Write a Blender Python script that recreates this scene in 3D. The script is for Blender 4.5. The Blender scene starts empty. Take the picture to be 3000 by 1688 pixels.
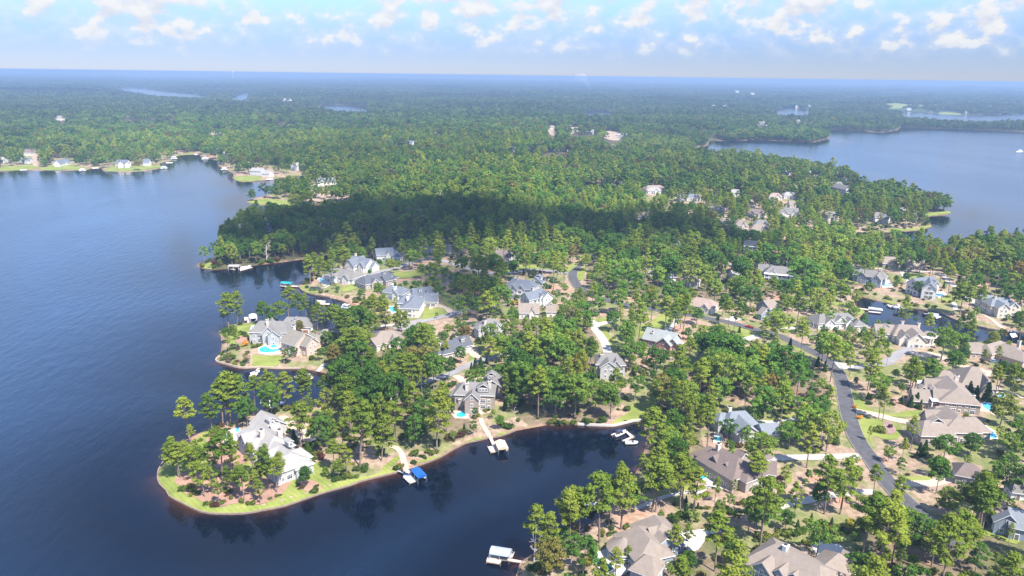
import bpy, bmesh, math, random
import numpy as np
from mathutils import Vector, Matrix
from mathutils.geometry import delaunay_2d_cdt

random.seed(7)
RNG = np.random.default_rng(11)
R = math.radians
scene = bpy.context.scene
C = scene.collection

# ------------------------------------------------------------------ camera, sky, sun, exposure
CAM_H = 150.0
PITCH = R(16.22)
ROLL = R(0.734)
HFOV = R(70.0)
cam_data = bpy.data.cameras.new('camera')
cam_data.sensor_width = 36.0
cam_data.lens = 18.0 / math.tan(HFOV / 2)
cam_data.clip_start = 1.0
cam_data.clip_end = 120000.0
cam = bpy.data.objects.new('camera', cam_data)
C.objects.link(cam)
CAM_M = (Matrix.Translation((0, 0, CAM_H)) @ Matrix.Rotation(math.pi / 2 - PITCH, 4, 'X')
         @ Matrix.Rotation(ROLL, 4, 'Z'))
cam.matrix_world = CAM_M
scene.camera = cam

SUN_EL = R(56.0)
SUN_AZ = R(140.0)          # clockwise from +Y (the view direction): behind the camera, to the right
SUN_DIR = Vector((math.sin(SUN_AZ) * math.cos(SUN_EL), math.cos(SUN_AZ) * math.cos(SUN_EL), math.sin(SUN_EL)))
sun_data = bpy.data.lights.new('sun', 'SUN')
sun_data.energy = 4.3
sun_data.angle = R(0.53)
sun_data.color = (1.0, 0.95, 0.87)
sun = bpy.data.objects.new('sun', sun_data)
C.objects.link(sun)
sun.rotation_euler = SUN_DIR.to_track_quat('Z', 'Y').to_euler()
sun.location = SUN_DIR * 3000

scene.view_settings.view_transform = 'Standard'
scene.view_settings.look = 'None'
scene.view_settings.exposure = 1.52
scene.view_settings.gamma = 1.0
scene.view_settings.use_curve_mapping = False
scene.render.engine = 'CYCLES'
scene.cycles.max_bounces = 6
scene.cycles.diffuse_bounces = 2
scene.cycles.glossy_bounces = 2
scene.cycles.transmission_bounces = 3
scene.cycles.volume_bounces = 0
scene.cycles.transparent_max_bounces = 14
scene.cycles.use_denoising = True


class NT:
    """small helper to write node trees"""
    def __init__(self, tree):
        self.t = tree
        tree.nodes.clear()

    def n(self, typ, **kw):
        nd = self.t.nodes.new(typ)
        for k, v in kw.items():
            setattr(nd, k, v)
        return nd

    def l(self, a, b):
        self.t.links.new(a, b)

    def put(self, sock, v):
        if v is None:
            return
        if isinstance(v, bpy.types.NodeSocket):
            self.t.links.new(v, sock)
        else:
            sock.default_value = v

    def math(self, op, a, b=None, c=None, clamp=False):
        nd = self.n('ShaderNodeMath', operation=op)
        nd.use_clamp = clamp
        self.put(nd.inputs[0], a)
        self.put(nd.inputs[1], b)
        self.put(nd.inputs[2], c)
        return nd.outputs[0]

    def mix(self, f, a, b, blend='MIX'):
        nd = self.n('ShaderNodeMix', data_type='RGBA', blend_type=blend)
        self.put(nd.inputs[0], f)
        self.put(nd.inputs[6], a)
        self.put(nd.inputs[7], b)
        return nd.outputs[2]

    def smooth(self, v, lo, hi, a=0.0, b=1.0):
        nd = self.n('ShaderNodeMapRange', interpolation_type='SMOOTHSTEP')
        self.put(nd.inputs[0], v)
        nd.inputs[1].default_value = lo
        nd.inputs[2].default_value = hi
        nd.inputs[3].default_value = a
        nd.inputs[4].default_value = b
        return nd.outputs[0]

    def noise(self, vec, scale, detail=3.0, rough=0.5, dim='3D'):
        nd = self.n('ShaderNodeTexNoise', noise_dimensions=dim)
        self.put(nd.inputs['Vector'], vec)
        nd.inputs['Scale'].default_value = scale
        nd.inputs['Detail'].default_value = detail
        nd.inputs['Roughness'].default_value = rough
        return nd.outputs[0]

    def ramp(self, fac, stops):
        nd = self.n('ShaderNodeValToRGB')
        self.put(nd.inputs[0], fac)
        cr = nd.color_ramp
        while len(cr.elements) < len(stops):
            cr.elements.new(0.5)
        for e, (p, c) in zip(cr.elements, stops):
            e.position = p
            e.color = (c[0], c[1], c[2], 1.0)
        return nd.outputs[0]


# the sky: physical daylight with fair-weather cumulus all round
world = bpy.data.worlds.new('World')
scene.world = world
world.use_nodes = True
w = NT(world.node_tree)
w_out = w.n('ShaderNodeOutputWorld')
sky = w.n('ShaderNodeTexSky', sky_type='NISHITA')
sky.sun_disc = False
sky.sun_elevation = SUN_EL
sky.sun_rotation = SUN_AZ
sky.altitude = 200.0
sky.air_density = 1.0
sky.dust_density = 0.0
sky.ozone_density = 3.5
bg_sky = w.n('ShaderNodeBackground')
bg_sky.inputs['Strength'].default_value = 0.15
tc = w.n('ShaderNodeTexCoord')
sep = w.n('ShaderNodeSeparateXYZ')
w.l(tc.outputs['Generated'], sep.inputs[0])
az = w.math('ARCTAN2', sep.outputs[0], sep.outputs[1])
el = w.math('ARCSINE', sep.outputs[2])
# summer air: the low sky is a milky blue rather than white
milk = w.mix(w.smooth(el, 0.02, 0.24), (.158, .190, .318, 1), (.80, .88, 1.05, 1))
w.l(w.mix(1.0, sky.outputs[0], milk, 'MULTIPLY'), bg_sky.inputs['Color'])


def cloud_noise(dv, scale, seed):
    cb = w.n('ShaderNodeCombineXYZ')
    w.put(cb.inputs[0], w.math('MULTIPLY', az, 15.0))
    w.put(cb.inputs[1], w.math('ADD', w.math('MULTIPLY', el, 21.0), dv))
    cb.inputs[2].default_value = seed
    return w.noise(cb.outputs[0], scale, 9.0, 0.54)


n_a = cloud_noise(0.0, 1.9, 5.3)
n_b = cloud_noise(0.22, 1.9, 5.3)
n_big = cloud_noise(0.0, 0.42, 9.4)
cov = w.math('ADD', w.math('MULTIPLY', w.math('SUBTRACT', n_big, 0.5), 0.50), n_a)
thr = w.smooth(el, 0.010, 0.075, 0.085, -0.035)
thr = w.math('ADD', thr, w.smooth(el, 0.09, 0.45, 0.0, 0.075))     # seen side-on the puffs overlap, overhead the gaps open
dens = w.smooth(w.math('SUBTRACT', cov, thr), 0.475, 0.61)
veil = w.smooth(w.math('SUBTRACT', cov, thr), 0.32, 0.56, 0.0, 0.34)
dens = w.math('MAXIMUM', w.math('MULTIPLY', dens, 0.92), veil)
dens = w.math('MULTIPLY', dens, w.smooth(el, 0.008, 0.05))
lit = w.math('ADD', w.math('MULTIPLY', w.math('SUBTRACT', n_a, n_b), 3.0), 0.62, clamp=True)
cloud_col = w.mix(lit, (0.70, 0.755, 0.88, 1), (1.0, 1.0, 1.0, 1))
bg_cloud = w.n('ShaderNodeBackground')
w.l(cloud_col, bg_cloud.inputs['Color'])
bg_cloud.inputs['Strength'].default_value = 0.325
mx = w.n('ShaderNodeMixShader')
w.l(dens, mx.inputs[0])
w.l(bg_sky.outputs[0], mx.inputs[1])
w.l(bg_cloud.outputs[0], mx.inputs[2])
w.l(mx.outputs[0], w_out.inputs['Surface'])

# ------------------------------------------------------------------ finding places: where a sight line meets the ground
FPX = 1500.0 / math.tan(HFOV / 2)
M3 = np.array(CAM_M.to_3x3())
CAM_P = np.array([0.0, 0.0, CAM_H])


def ray(px, py):
    d = np.stack([(np.asarray(px, float) - 1500.0) / FPX, -(np.asarray(py, float) - 844.0) / FPX,
                  -np.ones_like(np.asarray(px, float))], -1)
    return d @ M3.T


def at_z(px, py, z):
    d = ray(px, py)
    t = (z - CAM_H) / np.minimum(d[..., 2], -1e-4)
    return d[..., 0] * t, d[..., 1] * t


def project(P):
    q = (np.asarray(P, float) - CAM_P) @ M3
    dep = np.maximum(-q[..., 2], 1e-3)
    return 1500.0 + FPX * q[..., 0] / dep, 844.0 - FPX * q[..., 1] / dep, dep


ZK = {'n': (0, 0, 1.0), 'v': (0, 0, 1.165), 'a1': (0, 0, .3885), 'a2': (1000, 0, .3885), 'a3': (2000, 0, .3885),
      'a4': (500, 500, .2913), 'a5': (1250, 600, .2913), 'a6': (1800, 450, .2719), 'a7': (2400, 600, .2333),
      'b1': (550, 850, .1941), 'b2': (1000, 850, .1941), 'b3': (1500, 850, .2329), 'b4': (2000, 850, .2329),
      'b5': (2500, 850, .1941), 'b6': (430, 1100, .3106), 'b7': (1000, 1050, .276), 'b8': (1300, 1350, .2333),
      'c1': (1600, 1100, .2415), 'c2': (2000, 1100, .2415), 'c3': (2400, 1050, .2415), 'c4': (1700, 1400, .2329),
      'c5': (2200, 1350, .3106)}


def zz(k, pts):
    ox, oy, s = ZK[k]
    return [(ox + p[0] * s, oy + p[1] * s) + tuple(p[2:]) for p in pts]


# ------------------------------------------------------------------ shorelines (sight-line coordinates; a third number is the height of the trees that hide the bank)
def shore(pts):
    out = []
    for p in pts:
        x, y = at_z(p[0], p[1], p[2] if len(p) > 2 else 0.0)
        out.append((float(x), float(y)))
    return out


W1 = [(-60, -300), (20, 40), (60, 120)] + shore(
    [(1490, 1760), (1515, 1688), (1528, 1653), (1585, 1618), (1627, 1605), (1690, 1570), (1727, 1544), (1755, 1523), (1800, 1470),
     (1850, 1415), (1862, 1385), (1885, 1330), (1895, 1280), (1885, 1245), (1878, 1235), (1856, 1236), (1808, 1248),
     (1779, 1250), (1692, 1246), (1600, 1246), (1513, 1262), (1469, 1279), (1430, 1286), (1364, 1301), (1326, 1320),
     (1287, 1343), (1229, 1365), (1171, 1384), (1110, 1399), (1055, 1413), (1030, 1423), (958, 1443), (915, 1457),
     (834, 1485), (772, 1497), (716, 1507), (638, 1508), (585, 1501), (532, 1476), (495, 1456), (487, 1440),
     (468, 1422), (461, 1402), (464, 1378), (480, 1352), (498, 1328), (525, 1300), (560, 1280), (600, 1260),
     (632, 1250), (666, 1240), (697, 1230), (740, 1215), (796, 1202), (843, 1196), (896, 1190), (924, 1192), (958, 1182),
     (975, 1150), (985, 1122), (960, 1095), (915, 1085), (878, 1081), (804, 1081), (763, 1078), (715, 1080),
     (686, 1076), (659, 1068), (633, 1061), (635, 1052), (645, 1044), (650, 1010), (646, 984), (639, 974), (643, 964),
     (657, 956), (692, 948), (717, 947), (756, 945), (830, 946), (890, 950), (935, 966), (990, 974), (1028, 968), (1040, 955),
     (1036, 925), (1030, 900), (1018, 888), (1001, 881), (966, 873), (937, 868), (908, 863), (887, 855), (873, 842),
     (879, 828), (905, 815), (908, 793), (937, 783), (957, 771), (978, 757), (986, 748), (966, 746), (908, 757),
     (850, 766), (791, 773), (748, 778), (704, 782), (666, 788), (625, 791), (599, 788), (579, 782), (577, 773),
     (600, 764), (622, 760), (631, 742), (632, 722), (640, 700), (690, 672), (780, 646), (880, 626), (960, 607), (930, 601),
     (861, 603), (806, 604), (756, 601), (727, 596), (720, 590), (735, 584), (800, 566), (870, 545), (905, 528),
     (887, 514), (820, 522), (762, 530), (710, 535), (681, 523), (684, 509), (668, 501), (637, 485), (657, 472), (622, 468),
     (594, 466), (583, 453), (544, 453), (509, 459), (501, 472), (466, 479), (474, 493), (427, 502), (373, 506),
     (303, 502), (295, 491), (268, 494), (249, 500), (194, 500), (117, 500), (70, 500), (0, 502), (-300, 505), (-900, 500)]
) + [(-4000, 1500), (-4000, -300)]

W2 = shore(
    [(2019, 432, 16), (2074, 437, 18), (2200, 446, 18), (2330, 462, 18), (2470, 485, 18), (2482, 517), (2501, 526),
     (2540, 545, 10), (2594, 560), (2630, 580), (2690, 598), (2740, 606), (2785, 622), (2773, 631), (2715, 636), (2712, 646),
     (2729, 659), (2727, 668), (2680, 677), (2601, 681), (2524, 681), (2503, 679), (2510, 690, 8), (2540, 712, 10), (2620, 735),
     (2700, 747), (2797, 747), (2900, 737), (3000, 724), (3400, 705)]) + [(1500, 620), (4500, 900), (4500, 3200)] + shore(
    [(3600, 392), (3000, 386), (2855, 382), (2738, 378), (2637, 374), (2629, 383), (2583, 389), (2486, 382),
     (2420, 378), (2420, 385), (2433, 406), (2381, 419), (2287, 413), (2210, 411), (2163, 413), (2078, 413), (2074, 428),
     (2050, 431)])
W3 = shore(
    [(2495, 865), (2529, 871), (2616, 893), (2655, 902), (2713, 910), (2743, 914), (2803, 941), (2869, 959), (2917, 968),
     (3000, 975), (3200, 990), (3200, 1030), (3000, 1012), (2937, 1000), (2840, 1002), (2733, 998), (2680, 985), (2616, 957),
     (2558, 957), (2525, 957), (2517, 931), (2532, 918), (2533, 912), (2519, 902), (2508, 897)])
FAR_W = [shore(q) for q in (
    [(340, 255), (430, 259), (470, 266), (600, 277), (612, 283, 27), (540, 282, 27), (470, 276, 27), (400, 267, 27), (350, 259, 27)],
    [(676, 283), (705, 276), (712, 268), (738, 268), (728, 288, 27), (700, 290, 27), (672, 286, 27)],
    [(1000, 308), (1072, 311), (1080, 322, 27), (1010, 319, 27), (930, 308, 27), (940, 305)],
    [(1715, 324), (1790, 326), (1795, 330, 27), (1715, 329, 27)],
    [(2265, 318), (2320, 315), (2368, 321), (2372, 330, 27), (2280, 331, 27)],
    [(2640, 328), (2740, 333), (2860, 338), (3000, 332), (3300, 335), (3300, 343, 27), (2930, 345, 27), (2850, 348, 27), (2760, 342, 27), (2650, 337, 27)],
)]
WATERS = [np.array(p, dtype=np.float64) for p in [W1, W2, W3] + FAR_W]


def sdf(P):
    """signed distance to the water's edge: positive on land"""
    P = np.asarray(P, float)
    out = np.empty(len(P))
    for s in range(0, len(P), 40000):
        Q = P[s:s + 40000]
        best = np.full(len(Q), 1e12)
        inside = np.zeros(len(Q), bool)
        for W in WATERS:
            A = W
            B = np.roll(W, -1, 0)
            odd = np.zeros(len(Q), bool)
            for (ax, ay), (bx, by) in zip(A, B):
                dx, dy = bx - ax, by - ay
                ux, uy = Q[:, 0] - ax, Q[:, 1] - ay
                t = np.clip((ux * dx + uy * dy) / (dx * dx + dy * dy + 1e-9), 0, 1)
                ex, ey = ux - t * dx, uy - t * dy
                np.minimum(best, ex * ex + ey * ey, out=best)
                c = ((ay > Q[:, 1]) != (by > Q[:, 1]))
                if c.any():
                    xi = ax + (Q[:, 1] - ay) * dx / (dy if abs(dy) > 1e-9 else 1e-9)
                    odd ^= c & (Q[:, 0] < xi)
            inside |= odd
        out[s:s + 40000] = np.where(inside, -1, 1) * np.sqrt(best)
    return out


def hill(x, y):
    return (np.sin(x * .0041 + 1.3) * np.cos(y * .0033 + .4) + .6 * np.sin(x * .0093 - y * .006 + 2.0)
            + .4 * np.cos(x * .0019 + y * .0127)) * .5 + .35


def height_from(x, y, s):
    b = np.where(s < 3, np.maximum(s * .35, -3.0), 1.05 + np.clip((s - 3) * .02, 0, 4.0))
    d = np.hypot(x, y)
    amp = 5.0 + np.clip((d - 2500) / 4000, 0, 1) * 8.0 + np.clip((d - 9000) / 12000, 0, 1) * 26.0
    k = np.clip((s - 45) / 260.0, 0, 1)
    k = k * k * (3 - 2 * k)
    big = hill(x, y) + np.clip((d - 9000) / 9000, 0, 1) * .8 * np.sin(x * .00061 + 2) * np.cos(y * .00047)
    return b + amp * k * np.clip(big + .25, 0, 2)


# polar ground grid: the spacing keeps step with what can be seen
dep = np.concatenate([np.linspace(70, 40, 16)[:-1], np.arange(40, 1.2, -.085), np.geomspace(1.2, .19, 46)])
G_D = CAM_H / np.tan(np.radians(dep))
G_A = np.radians(np.concatenate([np.arange(-80, -39.5, 1.5), np.arange(-39, 39.01, .115), np.arange(40, 80.1, 1.5)]))
AA, DD = np.meshgrid(G_A, G_D)
GX, GY = DD * np.sin(AA), DD * np.cos(AA)
GS = sdf(np.stack([GX.ravel(), GY.ravel()], 1)).reshape(GX.shape)
GH = height_from(GX, GY, GS)
DEP_R = dep[::-1]
ROWS = np.arange(len(dep))[::-1]


def _bil(F, x, y):
    x = np.asarray(x, float)
    y = np.asarray(y, float)
    a = np.arctan2(x, y)
    dp = np.degrees(np.arctan2(CAM_H, np.hypot(x, y)))
    r = np.clip(np.interp(dp, DEP_R, ROWS), 0, len(dep) - 1.001)
    c = np.clip(np.interp(a, G_A, np.arange(len(G_A))), 0, len(G_A) - 1.001)
    r0, c0 = r.astype(int), c.astype(int)
    fr, fc = r - r0, c - c0
    return ((F[r0, c0] * (1 - fc) + F[r0, c0 + 1] * fc) * (1 - fr) + (F[r0 + 1, c0] * (1 - fc) + F[r0 + 1, c0 + 1] * fc) * fr)


def hgt(x, y):
    return _bil(GH, x, y)


def sd(x, y):
    return _bil(GS, x, y)


def ground(px, py):
    """the land point on a sight line (px, py may be arrays)"""
    z = np.full(np.shape(px), 1.5)
    for _ in range(8):
        x, y = at_z(px, py, z)
        z = .5 * z + .5 * np.maximum(hgt(x, y), .0)
    return x, y, np.maximum(hgt(x, y), .0)


def gp(px, py):
    x, y, z = ground(float(px), float(py))
    return Vector((float(x), float(y), float(z)))


def inside_poly(px, py, poly):
    px = np.asarray(px)
    py = np.asarray(py)
    odd = np.zeros(px.shape, bool)
    n = len(poly)
    for i in range(n):
        ax, ay = poly[i][0], poly[i][1]
        bx, by = poly[(i + 1) % n][0], poly[(i + 1) % n][1]
        c = (ay > py) != (by > py)
        xi = ax + (py - ay) * (bx - ax) / ((by - ay) if abs(by - ay) > 1e-9 else 1e-9)
        odd ^= c & (px < xi)
    return odd


# what the trees must leave in view: distance of the open or built thing seen there (0 = nothing)
MW, MH = 1000, 563
KEEP = np.zeros((MH, MW), np.float32)


def keep_clear(poly_px, dist):
    q = [(p[0] / 3.0, p[1] / 3.0) for p in poly_px]
    x0, x1 = int(max(0, min(p[0] for p in q) - 1)), int(min(MW - 1, max(p[0] for p in q) + 1))
    y0, y1 = int(max(0, min(p[1] for p in q) - 1)), int(min(MH - 1, max(p[1] for p in q) + 1))
    if x1 <= x0 or y1 <= y0:
        return
    xx, yy = np.meshgrid(np.arange(x0, x1 + 1) + .0, np.arange(y0, y1 + 1) + .0)
    m = inside_poly(xx, yy, q)
    sub = KEEP[y0:y1 + 1, x0:x1 + 1]
    sub[m] = np.maximum(sub[m], dist)


# ------------------------------------------------------------------ materials
MATS = {}


def mat(name, col, rough=.8, var=.0, scale=1.0, metallic=0.0, col2=None, bump=0.0, spec=.3, coord='Object', detail=4.0):
    m = bpy.data.materials.new(name)
    m.use_nodes = True
    t = NT(m.node_tree)
    o = t.n('ShaderNodeOutputMaterial')
    b = t.n('ShaderNodeBsdfPrincipled')
    b.inputs['Roughness'].default_value = rough
    b.inputs['Metallic'].default_value = metallic
    b.inputs['Specular IOR Level'].default_value = spec
    t.l(b.outputs[0], o.inputs[0])
    c = (col[0], col[1], col[2], 1)
    if var > 0 or col2:
        if coord == 'World':
            g = t.n('ShaderNodeNewGeometry').outputs['Position']
        else:
            g = t.n('ShaderNodeTexCoord').outputs['Object']
        nz = t.noise(g, scale, detail, .6)
        d = col2 if col2 else tuple(max(0, x * (1 - var)) for x in col)
        e = tuple(min(1, x * (1 + var)) for x in col)
        k = t.ramp(nz, [(.32, d), (.68, e)])
        t.l(k, b.inputs['Base Color'])
        if bump:
            bp = t.n('ShaderNodeBump')
            bp.inputs['Strength'].default_value = bump
            bp.inputs['Distance'].default_value = .1
            t.l(nz, bp.inputs['Height'])
            t.l(bp.outputs[0], b.inputs['Normal'])
    else:
        b.inputs['Base Color'].default_value = c
    MATS[name] = m
    return m


def foliage(name, stops, transl=.36, vary=.48):
    m = bpy.data.materials.new(name)
    m.use_nodes = True
    t = NT(m.node_tree)
    o = t.n('ShaderNodeOutputMaterial')
    oi = t.n('ShaderNodeObjectInfo')
    g = t.n('ShaderNodeNewGeometry')
    k = t.ramp(oi.outputs['Random'], stops)
    # colour drifts from stand to stand and leaf to leaf
    big = t.noise(oi.outputs['Location'], .011, 2.0)
    f = t.math('ADD', t.math('MULTIPLY', g.outputs['Random Per Island'], vary), 1.0 - vary * .5)
    f = t.math('MULTIPLY', f, t.math('ADD', t.math('MULTIPLY', big, 1.0), .5))
    f = t.math('MULTIPLY', f, t.smooth(t.noise(oi.outputs['Location'], .0017, 3.0, .6), .3, .7, .74, 1.32))
    cb = t.n('ShaderNodeCombineXYZ')
    for i in range(3):
        t.l(f, cb.inputs[i])
    col = t.mix(1.0, k, cb.outputs[0], 'MULTIPLY')
    d = t.n('ShaderNodeBsdfDiffuse')
    tr = t.n('ShaderNodeBsdfTranslucent')
    t.l(col, d.inputs[0])
    t.l(t.mix(1.0, col, (1.25, 1.2, .55, 1), 'MULTIPLY'), tr.inputs[0])
    mxs = t.n('ShaderNodeMixShader')
    mxs.inputs[0].default_value = transl
    t.l(d.outputs[0], mxs.inputs[1])
    t.l(tr.outputs[0], mxs.inputs[2])
    t.l(mxs.outputs[0], o.inputs[0])
    MATS[name] = m
    return m


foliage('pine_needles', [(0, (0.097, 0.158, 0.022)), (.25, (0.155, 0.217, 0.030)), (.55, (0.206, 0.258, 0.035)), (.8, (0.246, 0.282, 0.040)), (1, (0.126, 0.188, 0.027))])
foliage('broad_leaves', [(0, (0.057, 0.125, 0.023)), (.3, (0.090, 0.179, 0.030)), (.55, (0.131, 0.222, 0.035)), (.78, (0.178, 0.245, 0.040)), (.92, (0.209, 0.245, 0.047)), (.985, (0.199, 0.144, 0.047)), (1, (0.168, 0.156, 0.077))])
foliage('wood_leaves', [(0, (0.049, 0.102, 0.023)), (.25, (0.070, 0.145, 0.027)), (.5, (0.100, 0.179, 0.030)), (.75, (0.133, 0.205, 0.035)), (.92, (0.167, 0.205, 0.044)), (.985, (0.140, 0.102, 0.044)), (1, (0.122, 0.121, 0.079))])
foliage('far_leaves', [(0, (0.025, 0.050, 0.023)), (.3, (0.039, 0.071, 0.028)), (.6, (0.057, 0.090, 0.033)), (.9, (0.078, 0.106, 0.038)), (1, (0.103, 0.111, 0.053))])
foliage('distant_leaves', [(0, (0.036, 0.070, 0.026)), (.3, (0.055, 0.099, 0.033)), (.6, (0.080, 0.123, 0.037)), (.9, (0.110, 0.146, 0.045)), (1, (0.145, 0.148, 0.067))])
foliage('shrub_leaves', [(0, (0.045, 0.084, 0.018)), (.35, (0.076, 0.127, 0.019)), (.6, (0.126, 0.160, 0.027)), (.82, (0.171, 0.178, 0.036)), (.92, (0.090, 0.033, 0.027)), (1, (0.108, 0.084, 0.045))])
foliage('cypress_leaves', [(0, (0.028, 0.068, 0.013)), (1, (0.068, 0.120, 0.016))])
foliage('autumn_leaves', [(0, (.45, .17, .03)), (1, (.55, .26, .04))])
foliage('yellow_leaves', [(0, (.26, .24, .035)), (1, (.30, .26, .04))])
mat('pine_bark', (.20, .15, .12), .9, .35, 1.5)
mat('grey_bark', (.22, .19, .165), .9, .3, 1.2)
mat('bleached_wood', (.55, .50, .46), .9, .2, 1.2)
mat('asphalt', (.072, .070, .074), .9, .22, .35, coord='World')
mat('old_asphalt', (0.216, 0.202, 0.202), .9, .14, .25, coord='World')
mat('concrete', (0.377, 0.340, 0.303), .9, .10, .4, coord='World')
mat('kerb_concrete', (.20, .18, .15), .9, .1, .5)
mat('tan_paving', (0.426, 0.328, 0.246), .9, .12, .5, coord='World')
mat('pale_paving', (0.493, 0.451, 0.399), .85, .10, .6, coord='World')
mat('red_clay', (0.272, 0.160, 0.116), .95, .2, .25, coord='World')
mat('mulch_purple', (0.240, 0.152, 0.136), .95, .2, .3, coord='World')
mat('tan_soil', (.30, .225, .16), .95, .2, .12, coord='World')
mat('sand_bank', (.42, .29, .20), .95, .2, .3, coord='World')
mat('seawall_stone', (.21, .16, .12), .9, .2, .8)
mat('dock_boards', (0.400, 0.336, 0.280), .85, .18, .7)
mat('grey_boards', (0.368, 0.360, 0.360), .85, .15, .7)
mat('path_boards', (0.496, 0.376, 0.256), .85, .15, .6)
mat('pool_water', (0.024, 0.320, 0.400), .06, .15, .3, spec=.5)
mat('pool_blue', (0.080, 0.360, 0.576), .06, .15, .3, spec=.5)
mat('dark_pool', (.012, .10, .13), .05, .15, .3, spec=.5)
mat('white_paint', (.80, .79, .77), .6)
mat('trim_white', (.74, .73, .71), .6)
mat('dark_trim', (.14, .13, .12), .6)
mat('glass', (.035, .045, .055), .08, spec=.6)
mat('screen_dark', (.05, .055, .06), .5)
mat('chimney_stone', (.52, .45, .39), .9, .25, 1.2)
mat('chimney_cap', (.06, .06, .06), .6)
mat('garage_door', (.62, .58, .53), .7)
mat('red_door', (.25, .03, .03), .5)
mat('pile_wood', (.20, .15, .11), .9)
mat('canvas_blue', (.010, .085, .30), .7, .1, .8)
mat('canvas_teal', (.01, .22, .24), .7, .1, .8)
mat('canvas_grey', (.26, .28, .32), .6, .1, .8)
mat('canvas_navy', (.03, .04, .09), .7)
mat('canvas_tan', (.50, .38, .27), .8, .1, .8)
mat('boat_white', (.80, .80, .80), .25, spec=.5)
mat('boat_grey', (.30, .32, .35), .3, spec=.5)
mat('boat_blue', (.03, .07, .2), .25, spec=.5)
mat('seat_tan', (.5, .42, .33), .7)
mat('aluminium', (.6, .6, .62), .35, metallic=.8)
mat('rubber', (.02, .02, .02), .8)
mat('car_red', (.34, .012, .012), .25, spec=.5)
mat('car_dark', (.03, .02, .025), .3, spec=.5)
mat('car_white', (.75, .75, .75), .25, spec=.5)
mat('car_blue', (.16, .25, .38), .25, spec=.5)
mat('lamp_red', (.4, .01, .01), .3)
mat('lamp_white', (.8, .8, .75), .2)
mat('orange_tile', (.62, .14, .03), .8)


def roof_mat(name, col):
    m = bpy.data.materials.new(name)
    m.use_nodes = True
    t = NT(m.node_tree)
    o = t.n('ShaderNodeOutputMaterial')
    b = t.n('ShaderNodeBsdfPrincipled')
    b.inputs['Roughness'].default_value = .88
    b.inputs['Specular IOR Level'].default_value = .2
    g = t.n('ShaderNodeTexCoord').outputs['Object']
    nz = t.noise(g, .55, 5.0, .65)
    fine = t.noise(g, 4.5, 2.0, .6)
    sp = t.n('ShaderNodeSeparateXYZ')
    t.l(g, sp.inputs[0])
    course = t.math('FRACT', t.math('MULTIPLY', sp.outputs[2], 4.2))
    f = t.math('ADD', t.math('MULTIPLY', nz, .5), t.math('MULTIPLY', fine, .45))
    f = t.math('ADD', f, t.math('MULTIPLY', course, .10))
    k = t.ramp(f, [(.28, tuple(x * .72 for x in col)), (.52, col), (.78, tuple(min(1, x * 1.25) for x in col))])
    t.l(k, b.inputs['Base Color'])
    t.l(b.outputs[0], o.inputs[0])
    MATS[name] = m


roof_mat('roof_pale', (.255, .24, .225))
roof_mat('roof_grey', (0.156, 0.148, 0.139))
roof_mat('roof_slate', (0.123, 0.135, 0.156))
roof_mat('roof_dark', (0.082, 0.086, 0.098))
roof_mat('roof_tan', (.205, .168, .14))
roof_mat('roof_brown', (.145, .112, .10))
roof_mat('roof_olive', (0.180, 0.164, 0.135))
roof_mat('roof_sage', (0.221, 0.234, 0.226))
roof_mat('roof_bluegrey', (.155, .17, .19))
roof_mat('roof_pink', (0.262, 0.193, 0.164))
for nm, c in (('wall_white', (.58, .56, .53)), ('wall_cream', (0.558, 0.500, 0.418)), ('wall_grey', (0.377, 0.369, 0.353)), ('wall_pink', (0.508, 0.361, 0.279)),
              ('wall_stone', (0.279, 0.230, 0.189)), ('wall_brick', (0.295, 0.164, 0.123)), ('wall_blue', (0.213, 0.254, 0.303)), ('wall_taupe', (0.312, 0.271, 0.230))):
    mat(nm, c, .85, .14, .8)

# the ground: pine straw, thin grass and clay where people live, leaf litter under the woods
m = bpy.data.materials.new('ground')
m.use_nodes = True
t = NT(m.node_tree)
o = t.n('ShaderNodeOutputMaterial')
b = t.n('ShaderNodeBsdfPrincipled')
b.inputs['Roughness'].default_value = .95
b.inputs['Specular IOR Level'].default_value = .1
pos = t.n('ShaderNodeNewGeometry').outputs['Position']
at = t.n('ShaderNodeAttribute', attribute_name='zone')
sc_ = t.n('ShaderNodeSeparateColor')
t.l(at.outputs['Color'], sc_.inputs[0])
n1 = t.noise(pos, .035, 5.0, .6)
n2 = t.noise(pos, .35, 4.0, .65)
straw = t.ramp(n2, [(.28, (.165, .112, .074)), (.5, (.262, .186, .132)), (.72, (.36, .272, .20))])
grassy = t.ramp(n2, [(.3, (.10, .12, .04)), (.7, (.21, .20, .085))])
clay = t.ramp(n2, [(.3, (.28, .14, .09)), (.7, (.38, .225, .15))])
res = t.mix(t.smooth(n1, .47, .57), straw, grassy)
res = t.mix(t.smooth(n1, .42, .34), res, clay)
litter = t.ramp(n2, [(.3, (.045, .045, .022)), (.55, (.080, .070, .036)), (.8, (.13, .10, .06))])
base = t.mix(sc_.outputs[0], litter, res)
farc = t.ramp(t.noise(pos, .0022, 6.0, .62), [(.35, (.036, .060, .028)), (.55, (.055, .082, .036)), (.7, (.085, .10, .048))])
base = t.mix(sc_.outputs[1], base, farc)
base = t.mix(sc_.outputs[2], base, t.ramp(n2, [(.3, (.13, .075, .048)), (.7, (.24, .16, .105))]))
t.l(base, b.inputs['Base Color'])
bp = t.n('ShaderNodeBump')
bp.inputs['Strength'].default_value = .35
bp.inputs['Distance'].default_value = .3
t.l(n2, bp.inputs['Height'])
t.l(bp.outputs[0], b.inputs['Normal'])
t.l(b.outputs[0], o.inputs[0])
MATS['ground'] = m

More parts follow.
